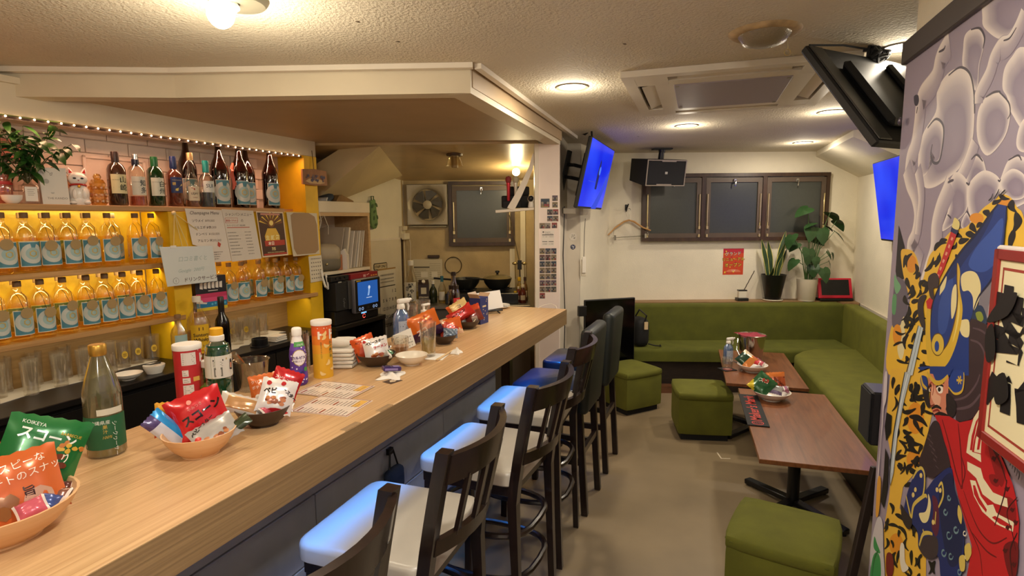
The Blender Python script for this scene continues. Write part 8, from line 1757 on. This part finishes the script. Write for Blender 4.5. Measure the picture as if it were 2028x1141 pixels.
p|36|0|-430,1593 -470,1585 -461,1575 -426,1582
s|37|0|-443,1615 -471,1604 -467,1587 -434,1592 -435,1603
s|38|0|-312,1458 -354,1476 -382,1465 -379,1442 -352,1435 -363,1409 -333,1414
p|34|0|-311,1397 -334,1410 -356,1406 -346,1381 -323,1380
s|39|0|-257,1394 -280,1409 -310,1411 -294,1380 -322,1328 -307,1321 -275,1339 -257,1365
p|40|0|-272,1325 -307,1325 -259,1183 -215,1170
l|41|8|-272,1325 -207,1168
l|42|6|-291,1325 -237,1177
p|43|0|-199,1176 -249,1189 -210,1095 -180,990 -171,860 -152,812 -141,846 -145,960 -172,1078
l|44|9|-199,1176 -172,1078 -145,960 -141,846 -152,812
l|45|7|-224,1177 -187,1077 -167,946 -159,855
p|46|0|-69,1013 -118,1019 -121,967 -85,925 -62,963
p|46|0|-83,902 -118,887 -132,797 -111,717 -79,724 -86,822
p|47|0|-365,1217 -487,1242 -493,1194 -486,1161 -503,1148 -430,1125 -406,1132 -402,1142 -386,1141 -391,1171 -373,1189
s|48|0|-395,1168 -405,1199 -426,1182 -453,1181 -447,1157 -421,1153
l|49|5|-375,1189 -396,1202 -407,1192 -403,1170
s|50|0|-423,1195 -442,1206 -460,1207 -459,1194 -439,1187
s|51|0|-450,1199 -448,1195 -442,1191 -435,1191 -432,1194 -434,1199 -440,1202 -446,1202
l|51|6|-420,1196 -439,1208 -463,1211
l|52|9|-410,1201 -435,1215 -465,1221
l|52|8|-376,1183 -387,1191 -393,1190
p|50|0|-378,1179 -390,1185 -392,1176 -381,1173
p|51|0|-384,1183 -390,1184 -392,1177 -385,1176
l|53|5|-390,1176 -390,1153 -386,1141 -402,1142 -420,1152
l|54|8|-405,1136 -432,1151 -462,1155
l|55|6|-414,1132 -439,1144 -455,1145
l|54|9|-422,1123 -451,1139 -481,1146 -510,1150 -527,1162
s|56|0|-336,1179 -373,1189 -382,1159 -397,1141 -379,1131 -348,1149
s|56|0|-485,1200 -529,1197 -542,1180 -528,1158 -502,1150 -488,1171
s|23|0|-319,1213 -375,1232 -420,1212 -464,1225 -498,1255 -486,1265 -306,1219
l|57|12|-357,1217 -383,1211 -415,1207 -450,1218 -483,1243
s|23|0|-320,1198 -358,1204 -369,1179 -344,1167 -321,1179
l|57|10|-320,1198 -336,1179 -366,1176
s|58|0|-488,1231 -516,1264 -562,1272 -566,1241 -544,1216 -505,1215
l|57|6|-491,1217 -526,1212 -560,1228 -566,1253 -562,1272
l|57|7|-545,1249 -559,1253
l|57|7|-545,1249 -554,1243
l|57|7|-545,1249 -540,1239
l|57|9|-545,1249 -530,1245
l|57|8|-545,1249 -536,1256
l|57|9|-545,1249 -549,1260
p|59|0|-427,1127 -509,1152 -565,1157 -621,1183 -653,1223 -661,1258 -686,1247 -704,1197 -726,1169 -761,1147 -798,1122 -814,1102 -832,1066 -837,1018 -839,953 -661,836 -673,921 -633,955 -589,994 -565,1021 -540,1044 -511,1075 -469,1102
l|60|6|-473,1131 -523,1088 -570,1040 -603,1017
l|60|6|-557,1152 -589,1082 -607,1019
l|60|4|-612,1018 -660,986 -703,970 -753,976 -799,1014
l|60|4|-589,994 -650,956 -703,931 -726,890
l|60|4|-668,950 -730,947 -771,957
l|60|5|-589,1086 -612,1059 -599,1016
s|61|0|-696,1157 -715,1172 -748,1149 -771,1130 -763,1098 -733,1113
s|61|0|-768,1079 -810,1093 -823,1052 -794,1042 -768,1043
s|61|0|-645,1219 -682,1227 -701,1204 -666,1195
s|61|0|-714,1101 -754,1115 -751,1093 -724,1087
s|62|0|-791,991 -835,1024 -841,964 -818,950
p|63|0|-609,1104 -612,1144 -627,1189 -646,1213 -669,1217 -647,1180 -637,1141 -634,1116 -672,1126 -677,1111
p|59|0|-624,1116 -626,1149 -638,1185 -650,1200 -642,1175 -636,1141 -634,1119
p|63|0|-643,1120 -645,1149 -655,1175 -667,1199 -677,1187 -669,1158 -672,1128
p|59|0|-654,1129 -656,1153 -664,1175 -669,1169 -664,1133
p|63|0|-617,1087 -678,1098 -692,1083 -734,1073 -786,1086 -792,1071 -744,1055 -695,1050 -663,1070 -622,1070
p|63|0|-637,1054 -661,1063 -688,1043 -728,1036 -768,1043 -817,1055 -817,1036 -758,1019 -701,1015 -660,1029
p|59|0|-652,1049 -661,1053 -683,1037 -718,1028 -716,1021 -684,1024 -660,1033
p|59|0|-746,1031 -775,1038 -812,1045 -813,1039 -771,1026 -740,1023
p|63|0|-719,1038 -739,1050 -758,1038 -740,1024
l|64|5|-677,1217 -698,1184 -717,1158 -749,1142 -780,1114
l|64|6|-646,1215 -687,1199 -699,1180
l|64|4|-753,1013 -774,1082 -779,1120
l|64|3|-819,1105 -791,1062 -815,1033 -832,1008
l|64|4|-830,957 -815,998 -831,1042
s|65|0|-662,1205 -669,1212 -676,1213 -683,1217 -680,1209 -675,1203 -669,1204
s|65|0|-677,1202 -683,1209 -691,1209 -697,1213 -694,1205 -689,1200 -683,1201
s|65|0|-716,1135 -721,1143 -729,1144 -734,1148 -732,1140 -728,1134 -721,1135
s|65|0|-727,1151 -732,1158 -739,1159 -745,1163 -743,1155 -738,1150 -733,1150
s|65|0|-731,1096 -736,1103 -743,1104 -749,1108 -747,1101 -741,1095 -736,1095
s|65|0|-774,1100 -779,1107 -786,1108 -791,1112 -789,1105 -785,1099 -779,1099
s|65|0|-799,1070 -804,1077 -810,1078 -815,1082 -813,1075 -809,1070 -804,1070
s|65|0|-791,1030 -796,1038 -801,1039 -808,1043 -804,1036 -801,1030 -796,1030
s|65|0|-815,1054 -819,1061 -826,1062 -831,1066 -828,1059 -825,1053 -819,1054
s|65|0|-687,1191 -693,1198 -699,1199 -706,1202 -703,1195 -698,1189 -693,1190
s|65|0|-790,983 -795,991 -801,992 -807,997 -804,989 -800,983 -795,983
s|65|0|-823,975 -828,983 -834,984 -839,989 -837,981 -833,975 -829,975
s|66|0|-413,1098 -453,1118 -492,1089 -540,1044 -507,1018 -443,969 -374,959 -357,978 -379,1026
l|67|7|-396,1056 -413,1056
l|67|7|-401,1067 -417,1067
l|67|6|-412,1044 -429,1044
l|67|6|-416,1055 -434,1055
l|67|6|-428,1032 -445,1032
l|67|7|-432,1043 -449,1043
l|67|6|-444,1020 -461,1020
l|67|6|-449,1031 -465,1031
l|67|5|-460,1009 -477,1009
s|68|0|-323,913 -373,963 -404,965 -409,920 -463,978 -541,1040 -568,1005 -613,969 -636,932 -635,819 -551,764 -521,804 -470,787 -404,756 -379,796 -286,787 -288,840
s|69|0|-495,979 -545,1029 -568,1005 -613,969 -634,930 -626,859 -578,821 -528,871 -502,920
s|70|0|-457,929 -489,931 -510,879 -497,844 -467,855 -470,894
s|71|0|-432,922 -453,903 -444,857 -411,834 -385,844 -424,870 -435,899
s|72|0|-406,758 -422,796 -482,838 -511,839 -511,802 -459,763
l|73|9|-323,913 -351,949 -379,966 -400,954 -401,906 -369,870
l|73|11|-287,845 -313,822 -336,809 -347,850 -410,906 -427,909
l|73|8|-487,967 -504,984 -516,958 -497,919
l|73|10|-404,766 -420,805 -450,827 -477,839
l|73|10|-417,818 -430,813
l|73|9|-485,902 -486,870
s|74|0|-386,950 -384,943 -376,939 -370,939 -368,945 -374,951 -382,953
s|74|0|-357,897 -355,891 -348,886 -341,886 -340,891 -345,898 -353,900
s|74|0|-346,876 -343,870 -335,864 -328,865 -327,870 -332,877 -341,880
s|74|0|-483,873 -481,867 -475,862 -468,863 -467,868 -472,874 -480,876
s|74|0|-488,960 -486,954 -480,950 -474,951 -473,956 -478,961 -485,963
s|74|0|-506,967 -504,961 -498,957 -492,957 -491,962 -496,968 -502,970
l|75|4|-580,896 -578,888 -570,880 -563,876 -557,877 -555,881 -556,887 -561,891 -565,893 -568,893
l|75|5|-608,925 -607,918 -601,912 -595,909 -589,909 -587,913 -589,917 -593,921 -597,923 -599,922
l|75|5|-560,841 -558,833 -552,826 -545,823 -539,823 -537,827 -539,832 -543,836 -547,838 -549,837
l|75|4|-595,853 -593,846 -587,840 -581,837 -577,837 -575,841 -576,845 -580,849 -583,851 -586,850
l|75|5|-548,935 -546,929 -541,923 -535,921 -530,921 -528,924 -530,928 -533,932 -537,933 -539,933
l|75|5|-557,974 -556,969 -552,965 -546,963 -543,963 -541,966 -542,969 -545,972 -548,973 -551,972
l|76|3|-646,938 -645,933 -641,928 -636,926 -633,926 -632,929 -633,932 -635,935 -638,936 -640,936
l|76|3|-664,895 -663,890 -659,885 -654,882 -650,882 -649,885 -650,889 -652,892 -655,894 -657,893
l|75|4|-640,843 -638,838 -635,833 -630,830 -625,830 -624,833 -625,837 -628,840 -631,841 -633,841
s|77|0|-598,977 -617,967 -618,942 -598,953
s|77|0|-643,903 -664,924 -675,906 -657,879
s|77|0|-624,867 -647,885 -653,856 -634,843
s|78|0|-253,802 -296,803 -345,803 -326,767 -276,766
s|79|0|-61,656 -113,672 -140,594 -168,512 -73,449 -16,519
s|80|0|-48,588 -79,581 -115,572 -85,555 -48,551
s|80|0|-47,513 -85,555 -123,548 -130,487 -38,427
l|81|7|-94,566 -65,519 -53,449
s|82|0|-28,1113 -55,1131 -62,1054 -46,1015 -46,957 -41,884 -45,803 -38,752 -33,822 -38,942
s|83|0|-37,776 -65,795 -76,735 -69,672 -44,665
l|84|4|-604,1650 -615,1655 -620,1664
l|84|4|-626,1653 -638,1664 -644,1672
l|84|4|-646,1658 -662,1666 -669,1669
l|85|2|-769,1172 -780,1166 -778,1155
l|85|3|-779,1168 -788,1163 -786,1151
l|85|2|-789,1165 -796,1159 -794,1148
l|85|3|-798,1161 -804,1156 -803,1145
l|85|2|-807,1158 -812,1152 -810,1141
l|85|3|-816,1154 -820,1149 -818,1138'''
def catmull(P, closed=True, k=5):
    n = len(P); o = []
    rng = range(n) if closed else range(n - 1)
    for i in rng:
        p0, p1, p2, p3 = (P[(i + d) % n] if closed else P[max(0, min(n - 1, i + d))] for d in (-1, 0, 1, 2))
        for s in range(k):
            t = s / k; o.append(tuple(.5 * (2 * p1[a] + (p2[a] - p0[a]) * t + (2 * p0[a] - 5 * p1[a] + 4 * p2[a] - p3[a]) * t * t + (3 * p1[a] - p0[a] - 3 * p2[a] + p3[a]) * t ** 3) for a in (0, 1)))
    if not closed: o.append(P[-1])
    return o
def stroke_poly(P, w):
    n = len(P); L = []; R_ = []
    for i in range(n):
        a, b = P[max(0, i - 1)], P[min(n - 1, i + 1)]; dx, dy = b[0] - a[0], b[1] - a[1]; l = math.hypot(dx, dy) or 1; q = w * .5 * (.35 + .65 * math.sin(PI * (.12 + .76 * i / max(1, n - 1)))); L.append((P[i][0] - dy / l * q, P[i][1] + dx / l * q)); R_.append((P[i][0] + dy / l * q, P[i][1] - dx / l * q))
    return [[L[i], R_[i], R_[i + 1], L[i + 1]] for i in range(n - 1)]
mur = ART(); mcols = ['#a296a8'] + MUR_COL; mix = lambda a, b, t: tuple(x + (y - x) * t for x, y in zip(a, b))
mmats = [mat('mural_%d' % i, c if c.startswith('#') else '#a296a8', .5) for i, c in enumerate(mcols)]
cream, grey_, base_ = lin('#f4eae4'), lin('#968a9e'), lin('#a296a8')
CV, CC, CF = [], [], []
def grad(rings, cols, closed):
    n = len(rings[0]); o = len(CV)
    for R_, c in zip(rings, cols):
        for x, z in R_: CV.append((x, z, lay)); CC.append(c)
    for i in range(len(rings) - 1):
        for k in range(n if closed else n - 1): k2 = (k + 1) % n; CF.append((o + i * n + k, o + i * n + k2, o + (i + 1) * n + k2, o + (i + 1) * n + k))
mur.box(-3.3, 0, -.003, 0, 0, 2.07, 0)
MUT = Matrix.Rotation(PI, 4, 'Z') @ UP
lay = .0004; EPS = .000012
for ln in MUR.split('\n'):
    kind, ci, w, pts = ln.split('|'); ci = int(ci) + 1; w = int(w) / 1000
    P = [tuple(float(q) / 1000 for q in p.split(',')) for p in pts.split()]; P = [(-x, z) for x, z in P]
    if kind in 'ps':
        if kind == 's': P = catmull(P, True, 5)
        mur.poly(P, ci, lay, MUT)
    elif kind == 'l':
        for q in stroke_poly(catmull(P, False, 6) if len(P) > 2 else P, w): mur.poly(q, ci, lay, MUT)
    elif kind == 'g':
        P = catmull(P, True, 6); cx = sum(p[0] for p in P) / len(P); cy = sum(p[1] for p in P) / len(P); mny = min(p[1] for p in P); mxx = max(p[0] for p in P); cx2, cy2 = cx * .6 + mxx * .4, cy * .6 + mny * .4
        S_ = lambda s: [(cx2 + (x - cx2) * s, cy2 + (y - cy2) * s) for x, y in P]
        grad([S_(1), S_(.92), S_(.78), S_(.55), S_(.01)], [cream, mix(cream, grey_, .12), mix(cream, grey_, .6), grey_, base_], True)
    elif kind == 'r':
        Q = catmull(P, False, 6); n = len(Q); N_ = []
        for i in range(n):
            a, b = Q[max(0, i - 1)], Q[min(n - 1, i + 1)]; dx, dy = b[0] - a[0], b[1] - a[1]; l = math.hypot(dx, dy) or 1; N_.append((-dy / l, dx / l))
        sg_ = 1 if sum(q[0] for q in N_) > 0 else -1
        off = lambda d: [(x + nx * d * w * sg_, z + nz * d * w * sg_) for (x, z), (nx, nz) in zip(Q, N_)]
        grad([off(-.30), off(-.22), off(0), off(.45), off(1.1)], [mix(base_, grey_, .8), cream, mix(cream, base_, .15), mix(cream, base_, .7), base_], False)
    lay += EPS
muro = solo(mur, 'mural', mmats, 'painted mural of a helmeted samurai in red robe with tiger and clouds', 'mural', FM @ LR(0, .001, 0))
me = bpy.data.meshes.new('cloud_painting'); me.from_pydata(CV, [], CF); at_ = me.color_attributes.new('paint', 'FLOAT_COLOR', 'POINT')
for i, c in enumerate(CC): at_.data[i].color = (*c, 1)
mp_, nt_, b_ = _new('cloud_paint'); an_ = nt_.nodes.new('ShaderNodeAttribute'); an_.attribute_name = 'paint'; nt_.links.new(an_.outputs['Color'], b_.inputs['Base Color'])
me.materials.append(mp_); cp_ = bpy.data.objects.new('cloud_painting', me); COL.objects.link(cp_); cp_.matrix_local = MUT; cp_.parent = muro
# framed sign board with brush lettering hung on the mural
sg = thing('brush_sign', 'cream signboard with dark red frame and black brush strokes on the mural', 'sign', FM @ LR(-1.02, .030, 1.368))
MB().box(-.305, .305, -.012, .0, -.195, .195, 0, .004).build('white_edge', [flat('#e6dcd2')], sg)
for a in ((-.298, .298, .168, .188), (-.298, .298, -.188, -.168), (.278, .298, -.188, .188), (-.298, -.278, -.188, .188)): MB().box(a[0], a[1], -.002, .006, a[2], a[3], 0, .002).build('frame', [mat('sign_red', '#8c2420', .4)], sg)
b = ART(); b.poly(rect(-.28, -.17, .28, .17), 0, .0016, MUT)
for r0, r1 in ((.262, .267),): 
    for q in (rect(-r1, -.155, r1, -.150), rect(-r1, .150, r1, .155), rect(-r1, -.155, -r0, .155), rect(r0, -.155, r1, .155)): b.poly(q, 1, .002, MUT)
for ch_, x in (('熱', -.185), ('血', -.0), ('虎', .185)): b.text(ch_, x, -.085, .24, 2, .003, MUT, align='CENTER', bold=.035)
for P in ([(-.30, .045), (-.255, .095), (-.20, .115), (-.225, .07)], [(-.30, .02), (-.275, .045), (-.255, -.01), (-.285, -.03)], [(-.25, -.06), (-.215, -.035), (-.195, -.075), (-.235, -.10)]): b.poly(catmull(P, True, 4), 2, .0064, MUT)
b.build('face', [flat('#eadfb4'), flat('#a03a2c'), flat('#141012')], sg)
# small black speaker box fixed at the end of the mural partition
sb_ = thing('black_speaker_box', 'small black speaker box fixed at the far end of the mural partition', 'speaker', FM @ LR(.055, -.030, .967)); MB().box(-.05, .075, -.055, .055, -.095, .085, 0, .006).build('cabinet', [m_blk], sb_); MB().box(-.045, .07, .055, .060, -.088, .078, 0, .003).build('grille', [MATS['grille_cloth']], sb_)
rv = MB().lathe([(.011, 0), (.012, .003), (.008, .006), (.0001, .0065)], 0, 16, Matrix.Rotation(rad(-90), 4, 'X')); solo(rv, 'wall_stud', [mat('stud_metal', '#5a525c', .35, .6)], 'round dark metal stud near the top of the mural', 'stud', FM @ LR(-.04, .016, 1.90))
